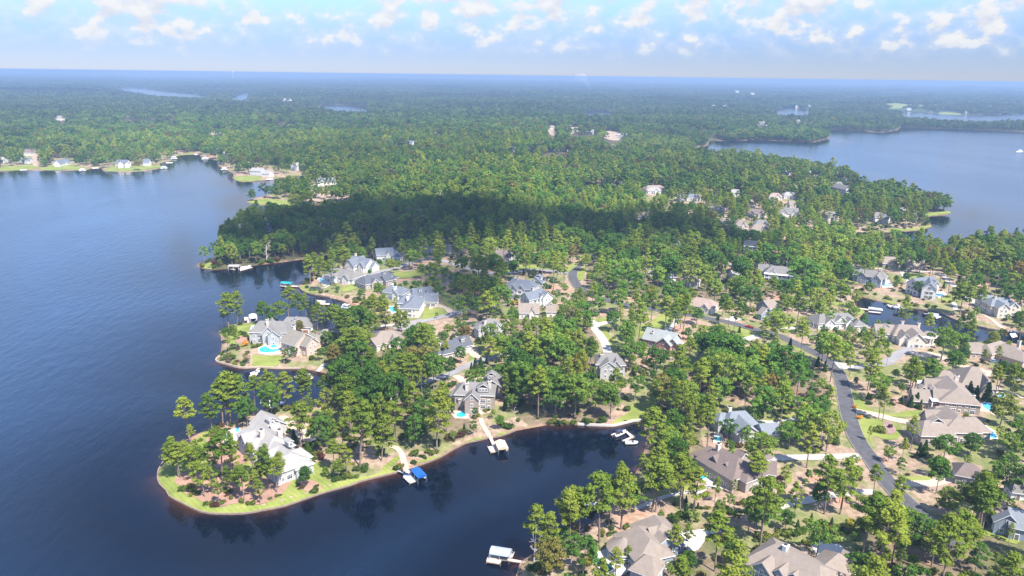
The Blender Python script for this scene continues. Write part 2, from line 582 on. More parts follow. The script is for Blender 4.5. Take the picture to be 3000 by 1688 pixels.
# mown lawn, with the stripes of the mower
m = bpy.data.materials.new('lawn')
m.use_nodes = True
t = NT(m.node_tree)
o = t.n('ShaderNodeOutputMaterial')
b = t.n('ShaderNodeBsdfPrincipled')
b.inputs['Roughness'].default_value = .9
b.inputs['Specular IOR Level'].default_value = .15
pos = t.n('ShaderNodeNewGeometry').outputs['Position']
n1 = t.noise(pos, .09, 5.0, .6)
n2 = t.noise(pos, 1.3, 3.0, .6)
wv = t.n('ShaderNodeTexWave', wave_type='BANDS', bands_direction='DIAGONAL')
t.l(pos, wv.inputs['Vector'])
wv.inputs['Scale'].default_value = .24
wv.inputs['Distortion'].default_value = 1.0
f = t.math('ADD', t.math('MULTIPLY', n1, .65), t.math('ADD', t.math('MULTIPLY', n2, .22), t.math('MULTIPLY', wv.outputs[1], .07)))
t.l(t.ramp(f, [(.30, (.095, .125, .026)), (.46, (.165, .195, .042)), (.60, (.225, .235, .066)), (.78, (.29, .25, .115))]), b.inputs['Base Color'])
t.l(b.outputs[0], o.inputs[0])
MATS['lawn'] = m

# lake water: dark and deep, red clay showing through at the edges, ruffled by wind in lanes
m = bpy.data.materials.new('lake_water')
m.use_nodes = True
t = NT(m.node_tree)
o = t.n('ShaderNodeOutputMaterial')
b = t.n('ShaderNodeBsdfPrincipled')
b.inputs['IOR'].default_value = 1.333
b.inputs['Specular IOR Level'].default_value = .42
pos = t.n('ShaderNodeNewGeometry').outputs['Position']
at = t.n('ShaderNodeAttribute', attribute_name='shallow')
deep = t.ramp(t.noise(pos, .006, 3.0), [(.3, (.0003, .0020, .0065)), (.7, (.0005, .0032, .0095))])
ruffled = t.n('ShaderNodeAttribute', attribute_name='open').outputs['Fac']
deep = t.mix(ruffled, deep, (.0105, .0285, .064, 1))  # bright ripple sheen of open water painted in as a lighter base colour
t.l(t.mix(t.math('MULTIPLY', at.outputs['Fac'], t.smooth(t.noise(pos, .045, 3.0), .35, .65, .15, 1.0)), deep, (.055, .022, .010, 1)), b.inputs['Base Color'])
mp = t.n('ShaderNodeMapping')
t.l(pos, mp.inputs[0])
mp.inputs['Rotation'].default_value = (0, 0, R(28))
mp.inputs['Scale'].default_value = (1.0, .38, 1.0)
lanes = t.noise(mp.outputs[0], .0065, 5.0, .6)
wav = t.math('ADD', t.math('MULTIPLY', t.noise(mp.outputs[0], .20, 2.0, .55), 1.5), t.math('MULTIPLY', t.noise(mp.outputs[0], .75, 3.0, .6), .5))
wav2 = t.noise(pos, .11, 3.0, .55)
opn_ = t.n('ShaderNodeAttribute', attribute_name='open').outputs['Fac']
wind = t.math('MULTIPLY', t.smooth(lanes, .34, .62, .62, 1.0), t.math('ADD', t.math('MULTIPLY', opn_, .68), .32))
t.l(t.math('ADD', t.math('MULTIPLY', wind, .12), .02), b.inputs['Roughness'])
bp = t.n('ShaderNodeBump')
t.l(t.math('MULTIPLY', wind, .75), bp.inputs['Strength'])
bp.inputs['Distance'].default_value = .5
t.l(t.math('ADD', wav, t.math('MULTIPLY', wav2, .5)), bp.inputs['Height'])
t.l(bp.outputs[0], b.inputs['Normal'])
t.l(b.outputs[0], o.inputs[0])
MATS['lake_water'] = m

# ------------------------------------------------------------------ mesh helpers
def link(name, me, parent=None, loc=None):
    ob = bpy.data.objects.new(name, me)
    C.objects.link(ob)
    if parent is not None:
        ob.parent = parent
    if loc is not None:
        ob.location = loc
    return ob


def tag(ob, label=None, cat=None, group=None, kind=None):
    if label:
        ob['label'] = label
    if cat:
        ob['category'] = cat
    if group:
        ob['group'] = group
    if kind:
        ob['kind'] = kind
    return ob


def empty(name, loc, label=None, cat=None, group=None, rz=0.0):
    e = bpy.data.objects.new(name, None)
    e.empty_display_size = .5
    C.objects.link(e)
    e.location = loc
    e.rotation_euler = (0, 0, rz)
    return tag(e, label, cat, group)


class MB:
    def __init__(self):
        self.v, self.f, self.m = [], [], []

    def face(self, pts, mi=0):
        i = len(self.v)
        self.v.extend([tuple(p) for p in pts])
        self.f.append(tuple(range(i, i + len(pts))))
        self.m.append(mi)

    def hexa(self, p, mi=0, side=None):
        """8 points: bottom ring then top ring"""
        i = len(self.v)
        self.v.extend([tuple(q) for q in p])
        for k, q in enumerate(((3, 2, 1, 0), (4, 5, 6, 7), (0, 1, 5, 4), (1, 2, 6, 5), (2, 3, 7, 6), (3, 0, 4, 7))):
            self.f.append(tuple(i + a for a in q))
            self.m.append(mi if (k < 2 or side is None) else side)

    def box(self, c, s, rz=0.0, mi=0):
        co, si = math.cos(rz), math.sin(rz)
        p = []
        for z in (-.5, .5):
            for x, y in ((-.5, -.5), (.5, -.5), (.5, .5), (-.5, .5)):
                X, Y = x * s[0], y * s[1]
                p.append((c[0] + X * co - Y * si, c[1] + X * si + Y * co, c[2] + z * s[2]))
        self.hexa(p, mi)

    def tube(self, a, b, ra, rb, n=6, mi=0, caps=True):
        a, b = Vector(a), Vector(b)
        d = (b - a)
        if d.length < 1e-6:
            return
        d.normalize()
        u = d.orthogonal().normalized()
        v = d.cross(u)
        i = len(self.v)
        for P, r in ((a, ra), (b, rb)):
            for k in range(n):
                t_ = 2 * math.pi * k / n
                self.v.append(tuple(P + u * (r * math.cos(t_)) + v * (r * math.sin(t_))))
        for k in range(n):
            self.f.append((i + k, i + (k + 1) % n, i + n + (k + 1) % n, i + n + k))
            self.m.append(mi)
        if caps:
            self.f.append(tuple(i + n + k for k in range(n)))
            self.m.append(mi)

    def mesh(self, name, mats):
        me = bpy.data.meshes.new(name)
        me.from_pydata(self.v, [], self.f)
        for q in mats:
            me.materials.append(MATS[q])
        if len(mats) > 1:
            me.polygons.foreach_set('material_index', self.m)
        me.update()
        return me

    def build(self, name, mats, parent=None, loc=None):
        if isinstance(mats, str):
            mats = [mats]
        return link(name, self.mesh(name, mats), parent, loc)


def grid_mesh(name, V, F):
    me = bpy.data.meshes.new(name)
    me.vertices.add(len(V))
    me.vertices.foreach_set('co', np.asarray(V, np.float32).ravel())
    me.loops.add(len(F) * 4)
    me.loops.foreach_set('vertex_index', np.asarray(F, np.int32).ravel())
    me.polygons.add(len(F))
    me.polygons.foreach_set('loop_start', np.arange(0, len(F) * 4, 4, dtype=np.int32))
    me.polygons.foreach_set('loop_total', np.full(len(F), 4, np.int32))
    me.update(calc_edges=True)
    return me


# ------------------------------------------------------------------ ground and lakes
nr, nc = GX.shape
idx = np.arange(nr * nc).reshape(nr, nc)
quads = np.stack([idx[:-1, :-1], idx[:-1, 1:], idx[1:, 1:], idx[1:, :-1]], -1).reshape(-1, 4)
cell_min = np.minimum.reduce([GS[:-1, :-1], GS[:-1, 1:], GS[1:, 1:], GS[1:, :-1]]).ravel()
cell_max = np.maximum.reduce([GS[:-1, :-1], GS[:-1, 1:], GS[1:, 1:], GS[1:, :-1]]).ravel()
GV = np.stack([GX.ravel(), GY.ravel(), GH.ravel()], 1)
# land cells plus a margin of lake bed
land_q = quads[cell_max > -14]
used = np.unique(land_q)
re = np.full(nr * nc, -1)
re[used] = np.arange(len(used))
me = grid_mesh('ground', GV[used], re[land_q][:, ::-1])
me.materials.append(MATS['ground'])
px, py, _ = project(GV[used])
s_u = GS.ravel()[used]
d_u = np.hypot(GV[used][:, 0], GV[used][:, 1])
RESID = [zz('v', [(330, 1449), (380, 1100), (500, 900), (560, 720), (800, 640), (1050, 600), (1420, 640), (1700, 650), (2000, 620), (2200, 640),
                  (2420, 680), (2700, 800), (2900, 1000), (2900, 1700), (300, 1700)]),
         zz('v', [(610, 400), (700, 420), (900, 470), (930, 500), (640, 520)]), zz('v', [(1560, 470), (1760, 470), (2000, 500), (2320, 560), (2340, 590), (1900, 610), (1620, 540)]),
         zz('v', [(0, 370), (500, 380), (760, 430), (760, 470), (560, 470), (420, 440), (0, 440)])]
WOODS = [zz('v', [(820, 850), (930, 800), (1075, 840), (1100, 900), (1120, 950), (1145, 1010), (1200, 1085), (1130, 1115), (1000, 1110), (960, 1110), (860, 1080), (840, 1000), (810, 930)]),
         zz('v', [(1285, 800), (1480, 770), (1490, 840), (1510, 960), (1560, 1010), (1520, 1060), (1330, 1070), (1290, 1040), (1280, 900)]),
         zz('v', [(1690, 960), (1800, 900), (2000, 890), (2080, 930), (2070, 1040), (1900, 1005), (1790, 1000), (1690, 1080), (1600, 1080), (1660, 1000)]),
         zz('v', [(1480, 655), (1900, 680), (1930, 760), (1720, 760), (1560, 745), (1475, 740), (1475, 690)]),
         zz('v', [(1140, 650), (1260, 650), (1255, 780), (1150, 800)]),
         zz('v', [(1500, 1400), (1700, 1310), (1850, 1370), (1850, 1449), (1500, 1449)]),
         zz('v', [(2150, 1300), (2575, 1290), (2575, 1449), (2150, 1449)]),
         zz('v', [(1590, 1090), (1760, 1080), (1780, 1180), (1700, 1230), (1600, 1180)]),
         zz('v', [(2370, 600), (2575, 580), (2575, 720), (2480, 700), (2400, 660)]),
         zz('v', [(1740, 690), (2200, 640), (2240, 700), (2080, 740), (1900, 740)])]
zr = np.zeros(len(used))
for q in RESID:
    zr[inside_poly(px, py, q)] = 1.0
for q in WOODS:
    zr[inside_poly(px, py, q)] *= .45
zg = np.clip((d_u - 2200) / 2500, 0, 1)
zb = np.clip(1 - np.abs(s_u - .5) / np.where(d_u > 900, 5.0, 1.6), 0, 1)
zone = np.stack([zr, zg, zb, np.ones(len(used))], 1).astype(np.float32)
ca = me.color_attributes.new('zone', 'FLOAT_COLOR', 'POINT')
ca.data.foreach_set('color', zone.ravel())
me.polygons.foreach_set('use_smooth', np.ones(len(me.polygons), bool))
tag(link('ground', me), 'red pine straw, clay and leaf litter ground between the lakes', kind='structure')

lake_q = quads[cell_min < .6]
used = np.unique(lake_q)
re = np.full(nr * nc, -1)
re[used] = np.arange(len(used))
LV = np.stack([GX.ravel()[used], GY.ravel()[used], np.zeros(len(used))], 1)
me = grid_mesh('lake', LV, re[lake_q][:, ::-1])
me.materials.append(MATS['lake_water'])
sh = np.clip(np.exp(np.minimum(GS.ravel()[used], 0) / 2.6), 0, 1) * .9
fa = me.attributes.new('shallow', 'FLOAT', 'POINT')
fa.data.foreach_set('value', sh.astype(np.float32))
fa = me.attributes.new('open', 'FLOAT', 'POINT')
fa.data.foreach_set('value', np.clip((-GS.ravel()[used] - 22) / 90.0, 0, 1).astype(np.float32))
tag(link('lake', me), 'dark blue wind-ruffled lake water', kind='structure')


# ------------------------------------------------------------------ sheets, ribbons and walls on the ground
def catmull(pts, closed=False, step=3.0):
    P = [Vector(p) for p in pts]
    n = len(P)
    out = []
    rng = range(n if closed else n - 1)
    for i in rng:
        p0 = P[(i - 1) % n] if (closed or i > 0) else P[0]
        p1, p2 = P[i], P[(i + 1) % n]
        p3 = P[(i + 2) % n] if (closed or i + 2 < n) else P[-1]
        k = max(2, int((p2 - p1).length / step))
        for j in range(k):
            t_ = j / k
            out.append(.5 * ((2 * p1) + (p2 - p0) * t_ + (2 * p0 - 5 * p1 + 4 * p2 - p3) * t_ ** 2 + (3 * p1 - p0 - 3 * p2 + p3) * t_ ** 3))
    if not closed:
        out.append(P[-1])
    return out


BLOCK = []      # world polygons where no tree stands: (polygon, bounding box)


def block(poly):
    xs = [p[0] for p in poly]
    ys = [p[1] for p in poly]
    BLOCK.append((poly, min(xs), max(xs), min(ys), max(ys)))


def sheet(name, key, pts, material, dz, label=None, smooth=True, clear=True, parent=None, kind='structure', thick=0.0, level=False, no_trees=True, step=4.0):
    W = [gp(x, y) for x, y in zz(key, pts)]
    P2 = [Vector((p.x, p.y)) for p in W]
    if smooth:
        P2 = catmull(P2, True, 2.5)
    area = sum(P2[i].x * P2[(i + 1) % len(P2)].y - P2[(i + 1) % len(P2)].x * P2[i].y for i in range(len(P2)))
    if area < 0:
        P2.reverse()
    nb = len(P2)
    poly = [(p.x, p.y) for p in P2]
    xs = [p[0] for p in poly]
    ys = [p[1] for p in poly]
    stp = max(step, (max(xs) - min(xs)) / 60, (max(ys) - min(ys)) / 60)
    gx, gy = np.meshgrid(np.arange(min(xs), max(xs), stp) + stp * .37, np.arange(min(ys), max(ys), stp) + stp * .41)
    gi = inside_poly(gx, gy, poly)
    inner = [Vector((a, b_)) for a, b_ in zip(gx[gi], gy[gi])]
    vs, es, fs, *_ = delaunay_2d_cdt(P2 + inner, [], [list(range(nb))], 1, 1e-4)
    zs = hgt(np.array([v.x for v in vs]), np.array([v.y for v in vs]))
    if level:
        zs = np.full(len(vs), float(np.max(zs)))
    V = [(v.x, v.y, float(z) + dz) for v, z in zip(vs, zs)]
    if thick:
        # a slab: add a skirt below the rim
        F = [tuple(f) for f in fs]
        n0 = len(V)
        zr_ = float(np.max(zs)) + dz
        for p in poly:
            V.append((p[0], p[1], zr_))
        for p in poly:
            V.append((p[0], p[1], zr_ - thick))
        for i in range(nb):
            j = (i + 1) % nb
            F.append((n0 + i, n0 + nb + i, n0 + nb + j, n0 + j))
        me = bpy.data.meshes.new(name)
        me.from_pydata(V, [], F)
    else:
        me = bpy.data.meshes.new(name)
        me.from_pydata(V, [], [tuple(f) for f in fs])
    me.materials.append(MATS[material])
    me.update()
    ob = link(name, me, parent)
    if parent is None:
        tag(ob, label, kind=kind)
    if no_trees:
        block(poly)
    if clear:
        c = np.mean(np.array(poly), 0)
        q = [project((p[0], p[1], 1.0)) for p in poly[::2]]
        keep_clear([(a, b_) for a, b_, _ in q], float(np.hypot(np.hypot(*c), CAM_H)))
    return ob


def ribbon(name, key, pts, width, material, dz, label=None, clear=True, kerb=None, kind='structure', parent=None):
    W = [gp(x, y) for x, y in zz(key, pts)]
    line = catmull([(p.x, p.y) for p in W], False, 3.0)
    n = len(line)
    L, Rr = [], []
    for i in range(n):
        d = (line[min(i + 1, n - 1)] - line[max(i - 1, 0)])
        d = d.normalized() if d.length > 1e-6 else Vector((1, 0))
        nv = Vector((-d.y, d.x))
        L.append(nv)

    def strip(nm, o0, o1, z0, m_, par, drop=0.0):
        V, F = [], []
        cols = [o0 + (o1 - o0) * k / 3 for k in range(4)]
        for i in range(n):
            for o_ in cols:
                p = line[i] + L[i] * o_
                V.append((p.x, p.y, max(.3, float(hgt(p.x, p.y))) + z0))
        for i in range(n - 1):
            for k in range(3):
                a = i * 4 + k
                F.append((a, a + 1, a + 5, a + 4))
        me_ = bpy.data.meshes.new(nm)
        me_.from_pydata(V, [], [f[::-1] for f in F])
        me_.materials.append(MATS[m_])
        me_.update()
        return link(nm, me_, par)
    ob = strip(name, -width / 2, width / 2, dz, material, parent)
    if parent is None:
        tag(ob, label, kind=kind)
    if kerb:
        for s_ in (-1, 1):
            strip('kerb', s_ * (width / 2 - .02), s_ * (width / 2 + .28), dz + .11, kerb, ob)
    for i in range(0, n - 1, 2):
        j = min(i + 2, n - 1)
        q = [line[i] + L[i] * (width / 2 + 1.8), line[j] + L[j] * (width / 2 + 1.8), line[j] - L[j] * (width / 2 + 1.8), line[i] - L[i] * (width / 2 + 1.8)]
        block([(p.x, p.y) for p in q])
        if clear:
            c = line[i]
            if clear is True or inside_any(c, clear):
                keep_clear([project((p.x, p.y, 1.0))[:2] for p in q], float(math.hypot(c.length, CAM_H)))
    return ob


def inside_any(c, boxes):
    x, y, _ = project((c.x, c.y, 1.0))
    return any(b_[0] <= x <= b_[2] and b_[1] <= y <= b_[3] for b_ in boxes)


# streets
ribbon('road', 'n', [(2800, 1600), (2730, 1540), (2690, 1503), (2647, 1463), (2613, 1429), (2582, 1389), (2557, 1352), (2520, 1303), (2498, 1258), (2484, 1207), (2471, 1145), (2459, 1100), (2440, 1068), (2415, 1048), (2373, 1027),
                     (2326, 1004), (2296, 990), (2256, 976), (2210, 966), (2163, 952), (2116, 941), (2058, 930), (2012, 922), (1954, 914), (1908, 906), (1838, 894), (1790, 884), (1740, 868), (1700, 846), (1685, 828),
                     (1677, 810), (1683, 791), (1700, 774), (1728, 757), (1765, 738), (1800, 724)], 6.6, 'asphalt', .20,
       'dark asphalt street winding up through the houses', kerb='kerb_concrete',
       clear=[(2440, 1090, 2560, 1330), (2550, 1350, 2660, 1475), (2030, 900, 2470, 1085), (1790, 870, 2020, 930), (1660, 745, 1740, 842)])
ribbon('side_road', 'n', [(1040, 818), (1085, 803), (1130, 793), (1180, 779), (1214, 765), (1262, 757), (1322, 772), (1400, 793), (1454, 802), (1492, 800), (1527, 794), (1570, 791), (1629, 797), (1664, 802)], 6.0,
       'old_asphalt', .19, 'pale grey lane with turning loop behind the shaded waterfront houses', clear=True)
ribbon('cul_de_sac', 'n', [(1150, 962), (1180, 955), (1233, 941), (1291, 928), (1336, 916), (1400, 902), (1470, 890)], 7.5, 'old_asphalt', .17, 'pale grey cul-de-sac beside the slate-roofed pool house',
       clear=True)
sheet('turning_circle', 'b2', [(790, 540), (860, 500), (1000, 470), (1150, 480), (1170, 540), (1080, 590), (920, 610), (830, 590)], 'old_asphalt', .22, 'round grey turning circle at the end of the cul-de-sac')
ribbon('side_road', 'n', [(1493, 1030), (1446, 1046), (1410, 1056), (1386, 1063), (1349, 1081), (1314, 1098), (1260, 1115), (1205, 1130), (1138, 1166), (1070, 1205)], 5.0, 'old_asphalt', .18,
       'grey lane running through the woods behind the cove house', clear=[(1200, 1015, 1500, 1135)])
ribbon('side_road', 'n', [(2443, 1066), (2500, 1076), (2578, 1069), (2610, 1055), (2636, 1036), (2665, 1019), (2655, 1003), (2626, 993)], 6.0, 'old_asphalt', .18, 'pale side street leading to the canal houses', clear=True)
ribbon('side_road', 'n', [(2665, 1023), (2694, 1044), (2733, 1037), (2772, 1054), (2820, 1073), (2900, 1092), (3000, 1118), (3060, 1140)], 5.0, 'tan_paving', .17, 'tan drive running behind the canal houses', clear=[(2690, 1030, 2790, 1060)])
ribbon('side_road', 'a7', [(640, 800), (900, 815), (1200, 835), (1450, 850), (1550, 880), (1610, 950), (1680, 1010), (1760, 1085)], 4.0, 'concrete', .17, 'pale lane between the houses above the canal', clear=True)
ribbon('side_road', 'a6', [(880, 1215), (1000, 1205), (1150, 1200), (1320, 1195), (1500, 1190), (1640, 1190), (1800, 1180)], 6.0, 'old_asphalt', .17, 'grey street at the foot of the shaded woods', clear=True)
ribbon('driveway', 'a6', [(320, 1175), (350, 1210), (380, 1270), (420, 1330)], 4.0, 'concrete', .16, 'pale curved drive dropping from the shaded wood edge', clear=True)
ribbon('dirt_road', 'a6', [(360, 410), (430, 455), (600, 466), (780, 490), (900, 500), (1010, 500), (1060, 545)], 8.0, 'tan_soil', .3, 'sandy track across the clearing on the far ridge', clear=True)
sheet('clearing', 'a6', [(990, 470), (1150, 450), (1330, 500), (1480, 490), (1600, 560), (1500, 595), (1330, 565), (1200, 570), (1050, 540)], 'tan_soil', .25, 'bare tan building plots on the far ridge', step=9, no_trees=False, clear=False)
sheet('clearing', 'a2', [(1830, 1345), (1900, 1325), (1970, 1325), (1985, 1370), (1860, 1375)], 'red_clay', .3, 'bare orange clay plot within the woods', step=9)
sheet('clearing', 'a2', [(1500, 1120), (1600, 1112), (1700, 1120), (1690, 1138), (1560, 1140)], 'tan_soil', .3, 'pale cleared yard before the white far houses', step=12)
sheet('clearing', 'a4', [(1400, 250), (1520, 220), (1700, 235), (1850, 230), (1800, 275), (1700, 300), (1520, 310), (1420, 330)], 'tan_soil', .3, 'sandy yard under the pale trees by the inlet', no_trees=False, step=9)
for lab_, k_, pts_ in (('sandy cut below the tan hillside house', 'a2', [(1545, 960), (1600, 950), (1625, 985), (1600, 1025), (1560, 1000)]), ('sandy plots under the pale hillside house', 'a2', [(1725, 965), (1800, 962), (1900, 985), (1890, 1010), (1780, 1000), (1730, 1015)]),
                       ('pale cleared ground right of the hillside plots', 'a2', [(1950, 1010), (2020, 990), (2110, 1010), (2090, 1060), (2000, 1050)]), ('long bare strip along the far shore road', 'a2', [(1900, 1098), (2060, 1093), (2200, 1100), (2100, 1112), (1930, 1110)]),
                       ('tan strip of bare soil in the far left woods', 'a1', [(930, 872), (1060, 864), (1180, 866), (1320, 868), (1300, 882), (1100, 884), (960, 886)]), ('tan clearing in the far middle woods', 'a1', [(2060, 880), (2180, 878), (2190, 892), (2080, 896)]),
                       ('tan clearing above the far inlet', 'a1', [(1560, 990), (1620, 975), (1700, 985), (1690, 1005), (1600, 1020)]), ('sandy drive down to the tan far left building', 'a1', [(430, 875), (480, 875), (470, 910), (445, 905)]),
                       ('sandy bank beside the far left white house', 'a1', [(240, 1165), (270, 1160), (300, 1240), (250, 1250)]),
                       ('sandy plots round the twin-chimney ridge house', 'a6', [(1610, 540), (1730, 505), (1790, 560), (1760, 640), (1640, 620)]), ('pale plots below the far ridge', 'a6', [(1130, 640), (1300, 610), (1440, 650), (1420, 720), (1200, 730)]),
                       ('bare slope at the root of the right point', 'a6', [(2160, 600), (2260, 585), (2430, 690), (2540, 770), (2400, 760), (2260, 700)])):
    sheet('clearing', k_, pts_, 'tan_soil', .5, lab_, step=14, no_trees=(k_ != 'a6'), clear=(k_ != 'a6'))
sheet('golf_green', 'a3', [(1500, 790), (1600, 778), (1720, 790), (1880, 802), (1890, 820), (1700, 818), (1560, 818)], 'lawn', .6, 'light green open field beyond the far shore', step=60)
sheet('golf_green', 'a3', [(1930, 855), (2000, 848), (2100, 860), (2060, 875), (1960, 868)], 'lawn', .6, 'small light green field on the far right bank', step=60)

# drives, courts, paths
sheet('driveway', 'b6', [(1225, 405), (1320, 385), (1400, 470), (1500, 455), (1580, 520), (1680, 545), (1660, 605), (1540, 632), (1450, 605), (1340, 500), (1280, 480)], 'tan_paving', .2, 'tan court and loop drive of the pale house on the point')
sheet('driveway', 'b7', [(1175, 195), (1240, 178), (1320, 212), (1420, 215), (1500, 200), (1515, 240), (1400, 255), (1320, 250), (1280, 275), (1230, 230)], 'tan_paving', .2, 'curved tan drive behind the stone cove house')
sheet('driveway', 'b2', [(1885, 865), (1980, 828), (2060, 900), (2075, 985), (2130, 1010), (2060, 1035), (1950, 990), (1910, 920)], 'tan_paving', .2, 'rounded tan court beside the dark dormered roof')
sheet('driveway', 'b2', [(1340, 190), (1400, 182), (1500, 225), (1560, 240), (1690, 312), (1620, 352), (1540, 280), (1420, 262), (1330, 300)], 'tan_paving', .24, 'tan drive in front of the three arched garage doors')
ribbon('driveway', 'b2', [(350, 575), (500, 560), (700, 535), (830, 525)], 3.5, 'concrete', .16, 'pale upper drive left of the turning circle', clear=True)
ribbon('driveway', 'b2', [(370, 655), (470, 640), (590, 622)], 4.5, 'concrete', .16, 'pale lower drive above the tan hipped roof', clear=True)
ribbon('driveway', 'b3', [(880, 350), (1000, 395), (1060, 445), (1045, 490), (1130, 600), (1180, 700), (1205, 790)], 5.0, 'concrete', .18, 'long pale curving drive down to the grey gabled house', clear=True)
ribbon('driveway', 'b3', [(1060, 445), (1160, 415), (1260, 385), (1330, 350)], 4.6, 'concrete', .17, 'pale branch of the long curving drive', clear=True)
ribbon('driveway', 'b3', [(2090, 365), (2030, 430), (1960, 500), (1930, 530)], 4.0, 'concrete', .17, 'pale drive beside the striped lawn', clear=True)
ribbon('driveway', 'b4', [(690, 345), (640, 370), (560, 395)], 6.5, 'concrete', .17, 'pale wedge of drive north of the red pickup', clear=True)
ribbon('driveway', 'b4', [(1260, 500), (1340, 482), (1440, 478)], 4.0, 'concrete', .17, 'short pale drive below the gabled roofs', clear=True)
ribbon('driveway', 'b4', [(780, 625), (860, 605), (950, 575)], 5.0, 'concrete', .17, 'pale drive just south of the red pickup', clear=True)
sheet('driveway', 'b4', [(1890, 880), (1960, 910), (2060, 930), (2150, 950), (2140, 995), (2060, 1000), (1970, 985)], 'concrete', .23, 'pale concrete apron where the side street joins')
ribbon('driveway', 'n', [(2180, 1352), (2230, 1345), (2290, 1342), (2400, 1340), (2480, 1338), (2540, 1336)], 4.5, 'concrete', .17, 'long pale drive below the big brown roof', clear=[(2220, 1330, 2460, 1350)])
ribbon('driveway', 'c2', [(880, 575), (1020, 568), (1200, 560), (1330, 535), (1450, 510), (1620, 480), (1780, 470), (1900, 490)], 4.6, 'concrete', .17, 'pale drive of the long grey roofed house', clear=[(2200, 1215, 2350, 1245)])
ribbon('driveway', 'c3', [(400, 630), (520, 655), (700, 690), (850, 730), (960, 755), (1080, 775)], 4.8, 'tan_paving', .17, 'tan drive between the two orange-flowered gateposts', clear=True)
sheet('driveway', 'c4', [(1110, 640), (1300, 670), (1480, 660), (1700, 620), (1850, 600), (1810, 680), (1620, 730), (1480, 910), (1350, 925), (1270, 790), (1110, 720)], 'pale_paving', .2, 'bright pale court beside the turreted house', clear=True)
sheet('driveway', 'c5', [(555, 795), (640, 772), (840, 795), (900, 860), (800, 885), (640, 915)], 'pale_paving', .25, 'white paved court beside the big tan roof', smooth=False)
ribbon('driveway', 'c5', [(1350, 190), (1450, 215), (1600, 220), (1720, 215), (1850, 180), (1980, 190)], 4.5, 'tan_paving', .17, 'tan drive right of the dark street', clear=True)
ribbon('driveway', 'c5', [(180, 470), (300, 420), (400, 395), (520, 380), (640, 345), (800, 320), (1000, 300), (1180, 300)], 4.0, 'concrete', .17, 'pale drive winding among the tall pines', clear=[(2290, 1440, 2400, 1495)])
sheet('driveway', 'a7', [(1005, 850), (1060, 845), (1140, 930), (1150, 975), (1080, 985), (1040, 900)], 'concrete', .22, 'pale forked drive above the white gabled house')
ribbon('driveway', 'b5', [(1620, 1290), (1900, 1290), (2100, 1280), (2300, 1330), (2576, 1370)], 3.5, 'tan_paving', .16, 'tan path behind the big hipped roof', clear=False)
ribbon('driveway', 'b5', [(1690, 90), (1760, 150), (1850, 190), (1890, 210)], 8.0, 'concrete', .17, 'stony pale court of the pale blue roofed house', clear=True)
ribbon('path', 'b5', [(1510, 190), (1540, 250), (1535, 300)], 3.0, 'concrete', .16, 'short pale path at the canal bank', clear=True)
ribbon('path', 'b5', [(1985, 390), (2100, 450), (2200, 540), (2280, 590)], 2.5, 'tan_paving', .16, 'tan path down to the canal', clear=True)
ribbon('boardwalk', 'b7', [(515, 938), (560, 945), (610, 975), (645, 1030), (660, 1090), (685, 1175), (700, 1195)], 2.4, 'path_boards', .3, 'tan plank walk down to the blue-roofed dock', clear=True, kind=None)
ribbon('boardwalk', 'b7', [(1478, 640), (1495, 700), (1530, 760), (1560, 810), (1590, 860)], 2.0, 'path_boards', .3, 'tan plank walk down to the brown covered dock', clear=True, kind=None)
for ob in [x for x in C.objects if x.name.startswith('boardwalk')]:
    tag(ob, cat='boardwalk')
ribbon('path', 'c4', [(1760, 130), (1600, 122), (1450, 165), (1300, 192), (1150, 220), (1000, 262), (850, 330), (700, 395)], 2.0, 'concrete', .17, 'pale path along the slope above the cove', clear=True)
ribbon('path', 'c2', [(160, 1449), (230, 1390), (330, 1345), (450, 1350)], 2.2, 'pale_paving', .17, 'pale path below the brown house terrace', clear=True)
ribbon('path', 'b1', [(1960, 1240), (2010, 1180), (2080, 1110)], 2.6, 'concrete', .17, 'pale footpath to the angled dock', clear=True)
ribbon('path', 'a4', [(1390, 1180), (1480, 1185), (1550, 1180), (1600, 1150)], 1.6, 'concrete', .16, 'pale garden path by the shaded lawn', clear=True)
ribbon('path', 'c3', [(2100, 340), (2250, 400), (2400, 450), (2480, 490)], 2.5, 'tan_paving', .16, 'tan garden path beside the upper pool', clear=True)

